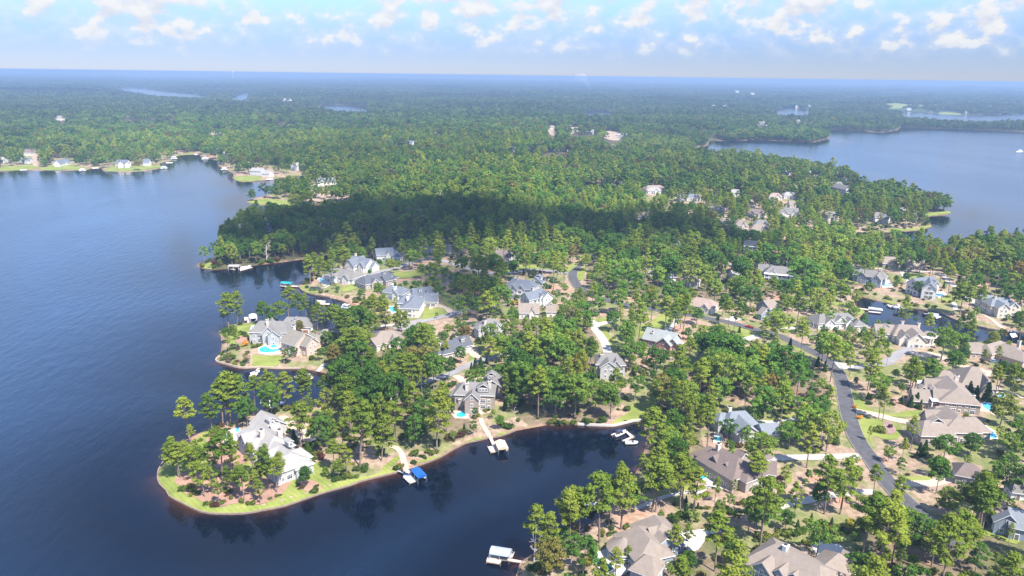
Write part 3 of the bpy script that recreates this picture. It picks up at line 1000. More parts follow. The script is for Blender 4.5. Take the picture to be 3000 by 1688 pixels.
# lawns
LAWNS = [
    ('b6', [(1932, 1030), (1700, 1096), (1560, 1140), (1300, 1230), (1100, 1264), (920, 1299), (670, 1304), (500, 1279), (335, 1200), (218, 1134), (198, 1092), (142, 1032), (112, 978), (120, 900), (170, 828),
            (300, 700), (470, 590), (540, 530), (600, 520), (560, 620), (640, 760), (800, 720), (1000, 850), (1150, 900), (1330, 940), (1480, 870), (1640, 810), (1700, 900), (1700, 1000), (1932, 985)], 'bright striped lawn round the rim of the point'),
    ('b6', [(1560, 330), (1700, 310), (1790, 320), (1790, 370), (1660, 390), (1570, 370)], 'small lawn behind the pale house court'),
    ('b7', [(0, 1362), (200, 1304), (400, 1249), (590, 1203), (570, 1140), (625, 1060), (600, 1040), (520, 1090), (440, 1160), (400, 1220), (200, 1270), (0, 1310)], 'grass ribbon along the cove wall left of the blue dock'),
    ('b7', [(800, 1112), (900, 1095), (1050, 1048), (1045, 1032), (930, 1060), (830, 1088)], 'grass strip right of the blue dock'),
    ('b7', [(1325, 902), (1400, 885), (1500, 858), (1500, 832), (1400, 856), (1330, 880)], 'grass patch left of the brown covered dock'),
    ('b7', [(1650, 825), (1745, 800), (1740, 785), (1660, 800)], 'small grass patch right of the brown covered dock'),
    ('c1', [(790, 600), (870, 606), (1060, 556), (1150, 545), (1300, 400), (1440, 260), (1430, 170), (1300, 220), (1150, 340), (1040, 360), (1000, 450), (900, 510)], 'striped lawn sloping down to the head of the cove'),
    ('c4', [(520, 765), (580, 690), (680, 600), (840, 518), (850, 545), (720, 630), (650, 740), (570, 770)], 'curved lawn edge below the turreted house'),
    ('c4', [(290, 840), (400, 770), (460, 735), (470, 770), (380, 850), (320, 870)], 'grass verge before the stone turret roof'),
    ('c4', [(840, 260), (1000, 200), (1100, 190), (1120, 215), (950, 270), (860, 290)], 'shaded grass by the slope path'),
    ('c3', [(390, 450), (470, 460), (520, 540), (600, 600), (850, 680), (1100, 635), (1380, 655), (1370, 705), (1050, 715), (850, 705), (600, 645), (430, 605)], 'mown verge north of the flowered gateposts'),
    ('c3', [(450, 740), (600, 725), (800, 760), (990, 830), (950, 980), (780, 985), (640, 945), (640, 1130), (540, 1020), (480, 880)], 'striped lawn south of the flowered gateposts'),
    ('c3', [(580, 1060), (660, 1140), (760, 1270), (880, 1400), (840, 1425), (720, 1250)], 'grass verge right of the dark street'),
    ('c3', [(1960, 800), (2130, 840), (2350, 980), (2360, 1055), (2290, 1045), (2170, 930)], 'lawn round the white pool terrace'),
    ('c3', [(1130, 960), (1400, 985), (1420, 1020), (1250, 1020), (1140, 1000)], 'thin lawn in front of the stone wing'),
    ('c2', [(835, 505), (1000, 535), (1200, 500), (1400, 470), (1420, 490), (1230, 535), (1050, 552), (870, 530)], 'green verge beside the grey house drive'),
    ('c2', [(1235, 1190), (1320, 1200), (1320, 1300), (1240, 1300)], 'lawn patch right of the brown house'),
    ('c2', [(0, 1350), (140, 1340), (150, 1400), (0, 1420)], 'small lawn below the brown house terrace'),
    ('b3', [(1850, 320), (1960, 300), (2085, 335), (2060, 400), (1930, 500), (1800, 480), (1600, 565), (1600, 440), (1720, 420)], 'striped lawn behind the sage green roof'),
    ('b3', [(1030, 372), (1150, 345), (1255, 308), (1240, 370), (1150, 402), (1060, 392)], 'bright grass wedge by the drive fork'),
    ('b3', [(1095, 480), (1160, 470), (1240, 580), (1340, 700), (1320, 745), (1250, 745), (1200, 650)], 'thin grass beside the long curving drive'),
    ('b4', [(590, 460), (690, 470), (930, 540), (945, 560), (800, 620), (690, 615), (640, 540)], 'verge beside the red pickup'),
    ('b4', [(1250, 445), (1430, 425), (1435, 465), (1340, 470), (1255, 485)], 'small lawn below the gabled roofs'),
    ('b4', [(1265, 520), (1440, 495), (1430, 525), (1310, 545)], 'grass strip south of the short drive'),
    ('b4', [(1900, 108), (2060, 180), (2062, 240), (1905, 190)], 'lawn strip at the canal head'),
    ('b4', [(2210, 230), (2280, 250), (2280, 290), (2215, 310)], 'grass tip beside the white boat dock'),
    ('b4', [(2120, 1300), (2180, 1290), (2300, 1449), (2140, 1449)], 'bright verge at the street bend'),
    ('b4', [(1370, 720), (1500, 740), (1530, 760), (1430, 770)], 'grass strip under the street edge'),
    ('a7', [(620, 790), (900, 755), (1100, 795), (1110, 828), (900, 808), (640, 796)], 'lawn before the long tan house'),
    ('a7', [(1012, 880), (1040, 910), (1085, 955), (1060, 972), (1015, 920)], 'grass left of the forked drive'),
    ('a7', [(1125, 870), (1280, 875), (1265, 905), (1140, 930)], 'grass right of the forked drive'),
    ('a7', [(320, 915), (460, 940), (470, 1000), (310, 985)], 'lawn below the blue-grey house'),
    ('a7', [(780, 1190), (880, 1205), (955, 1232), (950, 1258), (860, 1235)], 'grass bank at the canal dock'),
    ('a7', [(1330, 108), (1500, 95), (1630, 85), (1640, 108), (1500, 132), (1330, 136)], 'grassy spit reaching into the right lake'),
    ('a7', [(900, 300), (1100, 305), (1300, 275), (1400, 262), (1390, 285), (1200, 318), (900, 335)], 'grassy bank of the wooded right point'),
    ('a7', [(1530, 1180), (1640, 1150), (1680, 1210), (1600, 1230)], 'lawn right of the infinity pool'),
    ('c5', [(430, 752), (700, 742), (930, 718), (930, 762), (700, 782), (440, 792)], 'curved grass edge above the big tan roof'),
    ('c5', [(2170, 690), (2300, 620), (2500, 600), (2570, 690), (2500, 790), (2300, 730)], 'lawn before the grey house at the right edge'),
    ('c5', [(1430, 160), (1680, 148), (1690, 188), (1560, 205), (1430, 188)], 'green lawn beside the tan drive'),
    ('b1', [(610, 700), (700, 600), (780, 540), (930, 500), (1065, 495), (1060, 535), (940, 560), (930, 640), (1030, 680), (1010, 790), (920, 810), (800, 840), (650, 840)], 'terraced lawn left of the two-storey grey house'),
    ('b1', [(980, 985), (1150, 995), (1400, 995), (1445, 1060), (1330, 1155), (1000, 1160), (985, 1060)], 'walled waterfront lawn below the oval pool'),
    ('b1', [(475, 610), (540, 572), (570, 640), (560, 690), (505, 690)], 'grass corner at the lake wall'),
    ('b1', [(1830, 530), (1950, 540), (1950, 610), (1840, 610)], 'lawn patch right of the red garage door'),
    ('a4', [(1300, 1185), (1350, 1150), (1400, 1165), (1470, 1190), (1480, 1225), (1400, 1234), (1338, 1212)], 'shaded lawn on the middle point'),
    ('a4', [(1740, 1170), (1880, 1130), (1920, 1160), (1800, 1215), (1720, 1220)], 'green slope in front of the long dark roof'),
    ('a4', [(2240, 1040), (2450, 1010), (2570, 1000), (2570, 1050), (2400, 1085), (2280, 1085)], 'shaded lawn below the turning loop'),
    ('a4', [(340, 982), (360, 940), (450, 915), (470, 985), (420, 993)], 'grass at the tip of the dark wooded point'),
    ('a4', [(775, 320), (850, 300), (1000, 288), (1240, 318), (1230, 346), (1050, 350), (880, 338), (795, 326)], 'sunlit grass spit below the pale trees'),
    ('a4', [(635, 78), (700, 58), (850, 58), (920, 88), (720, 112)], 'grass point at the white waterfront house'),
    ('a5', [(780, 650), (900, 628), (1100, 612), (1250, 625), (1270, 655), (1000, 648), (820, 680)], 'green bank above the pale lane'),
    ('a5', [(150, 925), (220, 890), (265, 960), (275, 1050), (200, 1020)], 'lawn right of the arched garage'),
    ('a5', [(1512, 705), (1560, 640), (1600, 615), (1585, 720), (1540, 770)], 'grass verge inside the street curve'),
    ('a5', [(1400, 645), (1560, 548), (1650, 512), (1600, 560), (1480, 640), (1425, 680)], 'grass verge outside the street curve'),
    ('b2', [(2060, 800), (2150, 880), (2165, 955), (2400, 905), (2540, 870), (2545, 915), (2300, 985), (2110, 990), (2085, 920)], 'lawn curving past the tan court'),
    ('b2', [(1920, 950), (2005, 1005), (1960, 1090), (1880, 1105), (1930, 1030)], 'grass slope beside the rounded court'),
    ('b2', [(1225, 425), (1280, 272), (1500, 262), (1610, 345), (1480, 385), (1260, 445)], 'front lawn of the slate-roofed pool house'),
    ('a1', [(0, 1268), (130, 1250), (280, 1250), (290, 1270), (180, 1281), (0, 1287)], 'sandy grass bank at far left'),
    ('a1', [(300, 1275), (420, 1240), (520, 1240), (640, 1270), (635, 1282), (320, 1283)], 'grass bank below the second far white house'),
    ('a1', [(800, 1275), (900, 1250), (1000, 1255), (1190, 1245), (1210, 1266), (960, 1291), (800, 1286)], 'grass point below the pair of far white houses'),
    ('a1', [(1310, 1176), (1400, 1160), (1460, 1150), (1440, 1165), (1340, 1182)], 'pale bank at the end of the far inlet'),
]
for i, (k, pts, lab) in enumerate(LAWNS):
    sheet('lawn', k, pts, 'lawn', (.16 if k[0] != 'a' else .3) + .004 * (i % 4), lab, step=2.6 if k[0] != 'a' else 6.0)
BEDS = [('b6', [(255, 995), (330, 925), (480, 905), (700, 925), (1000, 965), (1290, 965), (1355, 985), (1340, 1045), (1250, 1145), (1150, 1195), (1020, 1225), (900, 1210), (820, 1215), (700, 1243), (565, 1223), (475, 1163), (335, 1103), (315, 1045)], 'broad pine straw bed on the point'),
        ('b6', [(1412, 1060), (1432, 1012), (1555, 992), (1635, 1032), (1640, 1092), (1560, 1122), (1540, 1106)], 'pine straw bed round the lone round tree'),
        ('b6', [(560, 640), (640, 600), (760, 640), (900, 700), (960, 800), (760, 900), (640, 860), (560, 760)], 'straw and gravel bed beside the point terrace'),
        ('c3', [(780, 780), (860, 775), (930, 860), (900, 915), (800, 915)], 'purple mulch bed in the striped lawn'),
        ('b1', [(720, 740), (830, 690), (930, 720), (940, 790), (830, 820), (740, 800)], 'clay flower bed on the terraced lawn')]
for i, (k, pts, lab) in enumerate(BEDS):
    sheet('mulch_bed', k, pts, 'red_clay' if i != 3 else 'mulch_purple', .25, lab, clear=False, no_trees=False, step=2.6)


def pool(label, key, pts, water='pool_water', patio=None, patio_mat='pale_paving', z=.28):
    """a pool: paved terrace, coping rim and water"""
    W = [gp(x, y) for x, y in zz(key, pts)]
    c = sum((p for p in W), Vector()) / len(W)
    zt = max(p.z for p in W) + z
    root = empty('swimming_pool', (c.x, c.y, zt), label, 'pool')
    P = catmull([(p.x - c.x, p.y - c.y) for p in W], True, 1.2) if len(pts) > 4 else [Vector((p.x - c.x, p.y - c.y)) for p in W]
    n = len(P)
    mb = MB()
    mb.face([(p.x, p.y, .06) for p in P])
    mb.build('pool_surface', water, root)
    mb = MB()
    for i in range(n):
        a, b_ = P[i], P[(i + 1) % n]
        ao, bo = a * 1.0 + a.normalized() * .55, b_ + b_.normalized() * .55
        mb.hexa([(a.x, a.y, -.6), (ao.x, ao.y, -.6), (bo.x, bo.y, -.6), (b_.x, b_.y, -.6), (a.x, a.y, .16), (ao.x, ao.y, .16), (bo.x, bo.y, .16), (b_.x, b_.y, .16)])
    mb.build('coping', 'pale_paving', root)
    if patio:
        Q = [gp(x, y) for x, y in zz(key, patio)]
        poly = [(p.x - c.x, p.y - c.y) for p in Q]
        mb = MB()
        k = len(poly)
        mb.face([(x, y, 0.0) for x, y in poly])
        for i in range(k):
            a, b_ = poly[i], poly[(i + 1) % k]
            mb.face([(a[0], a[1], 0), (b_[0], b_[1], 0), (b_[0], b_[1], -2.5), (a[0], a[1], -2.5)])
        mb.build('terrace', patio_mat, root)
        block([(p.x, p.y) for p in Q])
        keep_clear(zz(key, patio), float(math.hypot(math.hypot(c.x, c.y), CAM_H)))
    else:
        block([(p.x, p.y) for p in W])
        keep_clear(zz(key, pts), float(math.hypot(math.hypot(c.x, c.y), CAM_H)))
    return root


pool('turquoise oval pool with pale terrace beside the pink-walled house', 'b1', [(1080, 930), (1100, 880), (1170, 855), (1220, 888), (1290, 900), (1390, 890), (1385, 920), (1290, 950), (1200, 957), (1110, 947)],
     'pool_water', [(1058, 965), (1058, 880), (1150, 828), (1330, 798), (1435, 808), (1435, 965), (1200, 992)], 'tan_paving')
pool('small round spa pool beside the turquoise oval pool', 'b1', [(1255, 852), (1300, 840), (1345, 848), (1345, 872), (1290, 884), (1245, 872)], 'pool_water', None, z=.36)
pool('small light blue corner pool beside the two-storey grey house', 'b1', [(962, 572), (1028, 562), (1028, 602), (968, 604)], 'pool_blue', [(940, 595), (962, 545), (1036, 545), (1034, 690), (985, 645)])
pool('kidney-shaped teal pool on a white terrace by the slate roof', 'b2', [(720, 272), (760, 255), (812, 275), (826, 330), (780, 342), (735, 305)], 'pool_water', [(700, 250), (860, 238), (882, 335), (760, 360), (708, 335)])
pool('pale blue pool at the shaded white house on the middle point', 'a4', [(1480, 1100), (1530, 1086), (1552, 1108), (1500, 1126)], 'pool_blue', [(1468, 1090), (1560, 1078), (1605, 1140), (1540, 1162)])
pool('blue-green pool below the stone cove house', 'b7', [(1220, 602), (1280, 572), (1332, 590), (1300, 630), (1240, 632)], 'pool_water', [(1140, 565), (1300, 545), (1590, 518), (1590, 572), (1450, 605), (1330, 645), (1200, 640)], 'tan_paving')
pool('green pool beside the pale house on the point', 'b6', [(728, 582), (790, 570), (802, 602), (740, 612)], 'pool_water', [(700, 545), (800, 520), (870, 500), (890, 520), (895, 600), (810, 640), (722, 645)])
pool('small pale blue splash pool behind the point house', 'b6', [(835, 508), (872, 500), (876, 538), (845, 546)], 'pool_blue', None, z=.36)
pool('bright blue free-form pool beside the double-chimney house', 'c3', [(1980, 572), (2050, 560), (2140, 622), (2142, 672), (2060, 642), (2000, 612)], 'pool_blue', [(1880, 580), (2000, 540), (2172, 610), (2162, 722), (2060, 662), (1900, 642)], 'tan_paving')
pool('crescent pool on a white terrace at the stone wing', 'c3', [(1962, 890), (2060, 884), (2130, 930), (2150, 980), (2080, 972), (1990, 932)], 'pool_blue', [(1915, 972), (1940, 826), (2020, 830), (2130, 900), (2164, 985), (2050, 985)])
pool('small blue pool beside the broad hipped roof', 'c3', [(2150, 432), (2240, 440), (2252, 480), (2180, 482)], 'pool_blue', [(2120, 420), (2240, 420), (2270, 490), (2160, 500)])
pool('infinity pool beside the blue-grey house', 'a7', [(790, 1012), (900, 1005), (915, 1025), (800, 1031)], 'pool_blue', [(770, 962), (870, 940), (932, 1036), (790, 1044)])
pool('pool on a raised terrace right of the white gabled house', 'a7', [(1440, 1136), (1540, 1120), (1562, 1145), (1490, 1166)], 'pool_blue', [(1420, 1110), (1560, 1085), (1602, 1130), (1500, 1182)])
pool('dark green lap pool in a walled terrace by the shore', 'c4', [(160, 1042), (202, 1020), (402, 1140), (382, 1190), (312, 1212)], 'dark_pool', [(128, 1030), (160, 980), (350, 905), (690, 960), (720, 1100), (520, 1240), (330, 1245)], 'pale_paving', z=.5)
pool('small spa pool on the terrace of the brown house', 'c2', [(200, 1212), (270, 1200), (292, 1250), (230, 1272)], 'pool_water', [(158, 1240), (250, 1130), (400, 1290), (560, 1350), (560, 1392), (350, 1352), (230, 1292)])
pool('narrow pool on the white terrace of the long grey house', 'c2', [(380, 772), (450, 742), (470, 800), (400, 812)], 'pool_water', [(366, 825), (390, 650), (460, 640), (500, 805)])

# ------------------------------------------------------------------ houses
def window_mesh(nm, w_, h_, frame, panes=2):
    mb = MB()
    t_ = .13
    mb.face([(-w_ / 2, .02, -h_ / 2), (w_ / 2, .02, -h_ / 2), (w_ / 2, .02, h_ / 2), (-w_ / 2, .02, h_ / 2)][::-1], 1)
    for x in (-w_ / 2, w_ / 2):
        mb.box((x, .04, 0), (t_, .14, h_ + t_))
    for z in (-h_ / 2, h_ / 2):
        mb.box((0, .045, z), (w_ + t_ * 1.6, .16, t_))
    for k in range(1, panes):
        mb.box((-w_ / 2 + w_ * k / panes, .035, 0), (.07, .09, h_))
    mb.box((0, .03, h_ * .12), (w_, .08, .06))
    return mb.mesh(nm, [frame, 'glass'])


WIN = {'s': window_mesh('window_small', 1.1, 1.5, 'trim_white'), 'l': window_mesh('window_large', 2.2, 2.0, 'trim_white', 3),
       'd': window_mesh('window_dark', 1.3, 1.6, 'dark_trim')}


def garage_mesh(nm, w_, h_, m_):
    mb = MB()
    mb.box((0, .05, 0), (w_, .1, h_))
    for k in range(1, 4):
        mb.box((0, .11, -h_ / 2 + h_ * k / 4), (w_, .03, .06), 0, 1)
    mb.box((0, .08, h_ / 2 + .1), (w_ + .4, .2, .2), 0, 1)
    for s_ in (-1, 1):
        mb.box((s_ * (w_ / 2 + .1), .08, 0), (.2, .2, h_), 0, 1)
    return mb.mesh(nm, [m_, 'trim_white'])


GARAGE = {'pale': garage_mesh('garage_pale', 2.8, 2.4, 'garage_door'), 'red': garage_mesh('garage_red', 3.0, 2.5, 'red_door'), 'dark': garage_mesh('garage_dark', 2.7, 2.5, 'dark_trim')}
mbd = MB()
mbd.box((0, .05, 0), (1.1, .1, 2.2), 0, 0)
mbd.box((0, .06, 1.2), (1.5, .16, .18), 0, 1)
for s_ in (-1, 1):
    mbd.box((s_ * .66, .06, 0), (.16, .16, 2.3), 0, 1)
DOOR = mbd.mesh('door', ['dark_trim', 'trim_white'])
HOUSES = []     # (short name, Vector, footprint radius)


def roof_gable(c, U, V, hl, hw, e, r, o, mats, parent, loc):
    mb = MB()
    sl = (r - e) / hw
    t_ = .28
    ze = e - o * sl

    def P(u, v, z):
        return tuple(c + U * u + V * v + Vector((0, 0, z)))
    for s_ in (-1, 1):
        v1 = s_ * (hw + o)
        mb.hexa([P(-hl - o, 0, r), P(hl + o, 0, r), P(hl + o, v1, ze), P(-hl - o, v1, ze),
                 P(-hl - o, 0, r + t_), P(hl + o, 0, r + t_), P(hl + o, v1, ze + t_), P(-hl - o, v1, ze + t_)], 0, 1)
    return mb.build('roof', mats, parent, loc)


def roof_hip(c, U, V, hl, hw, e, r, o, mats, parent, loc):
    mb = MB()
    rl = max(hl - hw * .62, .25)
    H_, W_ = hl + o, hw + o
    z0, z1 = e - .25, e + .05

    def P(u, v, z):
        return tuple(c + U * u + V * v + Vector((0, 0, z)))
    b = [(-H_, -W_), (H_, -W_), (H_, W_), (-H_, W_)]
    for i in range(4):
        a, d = b[i], b[(i + 1) % 4]
        mb.face([P(*a, z0), P(*d, z0), P(*d, z1), P(*a, z1)], 1)
    mb.face([P(*q, z0) for q in b[::-1]], 1)
    A, B = P(-rl, 0, r), P(rl, 0, r)
    mb.face([P(-H_, -W_, z1), P(H_, -W_, z1), B, A])
    mb.face([P(H_, W_, z1), P(-H_, W_, z1), A, B])
    mb.face([P(H_, -W_, z1), P(H_, W_, z1), B])
    mb.face([P(-H_, W_, z1), P(-H_, -W_, z1), A])
    return mb.build('roof', mats, parent, loc)


def roof_cone(c, rad, e, r, mats, parent, loc, n=14):
    mb = MB()
    for k in range(n):
        a, b = 2 * math.pi * k / n, 2 * math.pi * (k + 1) / n
        p, q = (c.x + math.cos(a) * (rad + .4), c.y + math.sin(a) * (rad + .4)), (c.x + math.cos(b) * (rad + .4), c.y + math.sin(b) * (rad + .4))
        mb.face([(*p, e + .05), (*q, e + .05), (c.x, c.y, r)])
        mb.face([(*p, e - .25), (*q, e - .25), (*q, e + .05), (*p, e + .05)], 1)
    return mb.build('roof', mats, parent, loc)


def house(label, short, key, wall, roof, wings, chimneys=(), dormers=(), trim='trim_white', win='s', detail=True, zoff=0.0, clear=.42, name='house', porch_label=None):
    """wings: ridge ends as seen, width, eave height, ridge height, type g(able)/h(ip)/c(one) + flags G garage doors, P porch"""
    wings = [tuple(w_[:5]) + (w_[5] * .9, w_[5] * .9 + (w_[6] - w_[5]) * .92) + tuple(w_[7:]) for w_ in wings]
    k0 = wings[0]
    ox, oy, s = ZK[key]

    def N(x, y):
        return ox + x * s, oy + y * s
    mxp = N((k0[0] + k0[2]) / 2, (k0[1] + k0[3]) / 2)
    zg = 2.0
    for _ in range(5):
        X, Y = at_z(mxp[0], mxp[1], zg + k0[6])
        zg = .4 * zg + .6 * max(float(hgt(X, Y)), .7)
    zg += zoff
    root = empty(name, (float(X), float(Y), zg), label, 'house')
    O = Vector((float(X), float(Y), zg))
    base_ang = None
    info = []
    for wg in wings:
        a = Vector([float(q) for q in at_z(*N(wg[0], wg[1]), zg + wg[6])] + [0.0])
        b = Vector([float(q) for q in at_z(*N(wg[2], wg[3]), zg + wg[6])] + [0.0])
        c = (a + b) / 2 - Vector((O.x, O.y, 0))
        d = b - a
        L = d.length
        ang = math.atan2(d.y, d.x)
        if base_ang is None:
            base_ang = ang
        else:
            stepa = math.pi / 2
            kq = round((ang - base_ang) / stepa)
            off = ang - base_ang - kq * stepa
            if abs(off) < R(38):
                ang = base_ang + kq * stepa
        typ = wg[7]
        U = Vector((math.cos(ang), math.sin(ang), 0))
        V = Vector((-U.y, U.x, 0))
        hw = wg[4] * .45
        hl = (L + wg[4] * .56) / 2 if 'h' in typ else max(L / 2, 1.2)
        info.append((c, U, V, hl, hw, wg[5], wg[6], typ))
    if detail and len(info) < 4 and info[0][3] > 6 and 'c' not in info[0][7]:
        # a pair of smaller cross gables breaks the long front
        c, U, V, hl, hw, e, r, typ = info[0]
        sg = 1 if V.dot(-(O + c)) > 0 else -1
        for f in ((-.45, .55) if hl > 9 else (.35,)):
            info.append((c + U * (hl * f) + V * (sg * hw * .62), V, -U, hw * .55, min(3.1, hl * .3), e, e + (r - e) * .66, 'g'))
    wmb = MB()
    for (c, U, V, hl, hw, e, r, typ) in info:
        def P(u, v, z):
            return tuple(c + U * u + V * v + Vector((0, 0, z)))
        zb = -3.0
        if 'c' in typ:
            n = 14
            for k in range(n):
                t0, t1 = 2 * math.pi * k / n, 2 * math.pi * (k + 1) / n
                p, q = (c.x + hw * math.cos(t0), c.y + hw * math.sin(t0)), (c.x + hw * math.cos(t1), c.y + hw * math.sin(t1))
                wmb.face([(*p, zb), (*q, zb), (*q, e), (*p, e)])
            roof_cone(c, hw, e, r, [roof, trim], root, None)
            continue
        for s_ in (-1, 1):
            wmb.face([P(-hl, s_ * hw, zb), P(hl, s_ * hw, zb), P(hl, s_ * hw, e), P(-hl, s_ * hw, e)][::s_])
            if 'g' in typ:
                wmb.face([P(s_ * hl, -hw, zb), P(s_ * hl, hw, zb), P(s_ * hl, hw, e), P(s_ * hl, 0, r), P(s_ * hl, -hw, e)])
            else:
                wmb.face([P(s_ * hl, -hw, zb), P(s_ * hl, hw, zb), P(s_ * hl, hw, e), P(s_ * hl, -hw, e)])
        (roof_gable if 'g' in typ else roof_hip)(c, U, V, hl, hw, e, r, .55, [roof, trim], root, None)
    wmb.build('wall', wall, root)

    def in_other(p, me_):
        for j, (c, U, V, hl, hw, e, r, typ) in enumerate(info):
            if j == me_:
                continue
            q = Vector((p.x, p.y, 0)) - c
            if abs(q.dot(U)) < hl + .25 and abs(q.dot(V)) < hw + .25 and p.z < e + .4:
                return True
        return False
    # openings on the walls turned towards the lake and the lanes
    made_door = False
    for j, (c, U, V, hl, hw, e, r, typ) in enumerate(info):
        if 'c' in typ:
            walls = [(c + Vector((math.cos(a), math.sin(a), 0)) * hw, Vector((-math.sin(a), math.cos(a), 0)), Vector((math.cos(a), math.sin(a), 0)), .9, True) for a in (R(-150), R(-90), R(-30), R(-200), R(20))]
        else:
            walls = [(c + V * hw, U, V, hl, True), (c - V * hw, U, -V, hl, True), (c + U * hl, V, U, hw, False), (c - U * hl, V, -U, hw, False)]
        for (wc, along, nrm, half, longside) in walls:
            to_cam = (Vector((0, 0, CAM_H)) - (O + wc)).normalized()
            if nrm.dot(to_cam) < .06:
                continue
            rz = math.atan2(nrm.y, nrm.x) - math.pi / 2
            if 'G' in typ and longside:
                n = max(1, int((2 * half - .6) // 3.3))
                for k in range(n):
                    p = wc + along * ((k - (n - 1) / 2) * 3.3) + Vector((0, 0, 1.25)) + nrm * .02
                    if not in_other(p, j):
                        ob = link('garage_door', GARAGE['red' if 'R' in typ else ('dark' if 'D' in typ else 'pale')], root, p)
                        ob.rotation_euler = (0, 0, rz)
                rows = [4.4] if e > 5.2 else []
            else:
                rows = [1.65] + ([4.6] if e > 5.3 else []) + ([7.4] if e > 8.2 else [])
            gap = 2.7 if detail else 3.6
            n = max(1, int((2 * half - 1.0) // gap))
            if not longside and 'g' in typ and r - e > 2.6 and half > 2.5:
                p = wc + Vector((0, 0, e + .45)) + nrm * .03
                if not in_other(p, j):
                    ob = link('window', WIN[win], root, p)
                    ob.rotation_euler = (0, 0, rz)
            for zi, zw in enumerate(rows):
                for k in range(n):
                    p = wc + along * ((k - (n - 1) / 2) * gap) + Vector((0, 0, zw)) + nrm * .03
                    if in_other(p, j):
                        continue
                    if not made_door and zi == 0 and k == n // 2 and detail:
                        made_door = True
                        p.z = 1.1
                        ob = link('door', DOOR, root, p)
                    else:
                        ob = link('window', WIN['l'] if (detail and n >= 3 and k % 3 == 1 and win == 's') else WIN[win], root, p)
                    ob.rotation_euler = (0, 0, rz)
            if 'P' in typ and longside and detail:
                dpt = 3.2
                pb = MB()
                zf = e - 3.0 if e > 5.5 else .2
                pc = wc + nrm * (dpt / 2)
                pb.box((pc.x, pc.y, zf), (2 * half, dpt, .28), math.atan2(along.y, along.x))
                pb.box((pc.x, pc.y, e + .05), (2 * half + .5, dpt + .5, .3), math.atan2(along.y, along.x))
                pb.build('porch_floor', 'trim_white', root)
                npst = max(2, int(2 * half / 3.0) + 1)
                for k in range(npst):
                    q = wc + nrm * (dpt - .25) + along * (-half + .2 + (2 * half - .4) * k / (npst - 1))
                    qb = MB()
                    qb.box((q.x, q.y, (e - 3.0) / 2), (.34, .34, e + 3.0))
                    qb.build('porch_post', 'trim_white', root)
                rb = MB()
                q = wc + nrm * (dpt - .15)
                for zz_ in (1.0, .55):
                    rb.box((q.x, q.y, zf + zz_), (2 * half, .08, .08), math.atan2(along.y, along.x))
                rb.build('railing', 'trim_white', root)
    for (cx, cy, up) in chimneys:
        r = max(i_[6] for i_ in info)
        zt = r + up
        q = at_z(*N(cx, cy), zg + zt)
        p = Vector((float(q[0]) - O.x, float(q[1]) - O.y, 0))
        mb = MB()
        mb.box((p.x, p.y, zt / 2), (1.3, 1.7, zt), base_ang)
        mb.box((p.x, p.y, zt + .1), (1.6, 2.0, .25), base_ang)
        ch = mb.build('chimney', 'chimney_stone' if trim != 'white_paint' else 'white_paint', root)
        mb = MB()
        mb.box((p.x, p.y, zt + .5), (.8, 1.0, .6), base_ang)
        mb.build('chimney_cap', 'chimney_cap', ch)
    for (dx, dy, zd, wd) in dormers:
        q = at_z(*N(dx, dy), zg + zd)
        p = Vector((float(q[0]) - O.x, float(q[1]) - O.y, 0))
        # face the slope side nearest the camera
        best = max(([info[0][2], -info[0][2], info[0][1], -info[0][1]]), key=lambda nn: nn.dot((Vector((0, 0, 0)) - (O + p)).normalized()))
        al = Vector((-best.y, best.x, 0))
        an = math.atan2(al.y, al.x)
        mb = MB()
        bc = p - best * 1.6
        mb.box((bc.x, bc.y, zd), (wd, 3.2, 1.8), an)
        do = mb.build('dormer', wall, root)
        mb = MB()
        for s_ in (-1, 1):
            a0 = p + best * .35
            a1 = p - best * 3.6
            e0 = al * (s_ * (wd / 2 + .3))
            zt, ze = zd + 1.0 + wd * .32, zd + .85
            mb.hexa([tuple(a0 + Vector((0, 0, zt))), tuple(a1 + Vector((0, 0, zt))), tuple(a1 + e0 + Vector((0, 0, ze))), tuple(a0 + e0 + Vector((0, 0, ze))),
                     tuple(a0 + Vector((0, 0, zt + .2))), tuple(a1 + Vector((0, 0, zt + .2))), tuple(a1 + e0 + Vector((0, 0, ze + .2))), tuple(a0 + e0 + Vector((0, 0, ze + .2)))], 0, 1)
        mb.build('dormer_roof', [roof, trim], do)
        nwin = max(1, int(wd // 1.5))
        for k in range(nwin):
            ob = link('dormer_window', WIN['s'], do, p + al * ((k - (nwin - 1) / 2) * 1.4) + best * .02 + Vector((0, 0, zd)))
            ob.rotation_euler = (0, 0, math.atan2(best.y, best.x) - math.pi / 2)
    dist = float((O - Vector((0, 0, CAM_H))).length)
    for (c, U, V, hl, hw, e, r, typ) in info:
        fp = [c + U * (hl + 2.2) * a + V * (hw + 2.2) * b for a, b in ((-1, -1), (1, -1), (1, 1), (-1, 1))]
        block([(q.x + O.x, q.y + O.y) for q in fp])
        # the roof and the upper part of the walls stay in view
        pts = []
        for a, b in ((-1, -1), (1, -1), (1, 1), (-1, 1)):
            for z in (e * (1 - clear), e, ):
                w_ = O + c + U * (hl * a) + V * (hw * b) + Vector((0, 0, z))
                pts.append(project(tuple(w_))[:2])
        for a in (-1, 1):
            w_ = O + c + U * (max(hl - hw, 0) * a) + Vector((0, 0, r))
            pts.append(project(tuple(w_))[:2])
        keep_clear(hull(pts), dist)
    rad = max((i_[0].length + max(i_[3], i_[4])) for i_ in info)
    HOUSES.append((short, O.copy(), rad, detail))
    return root


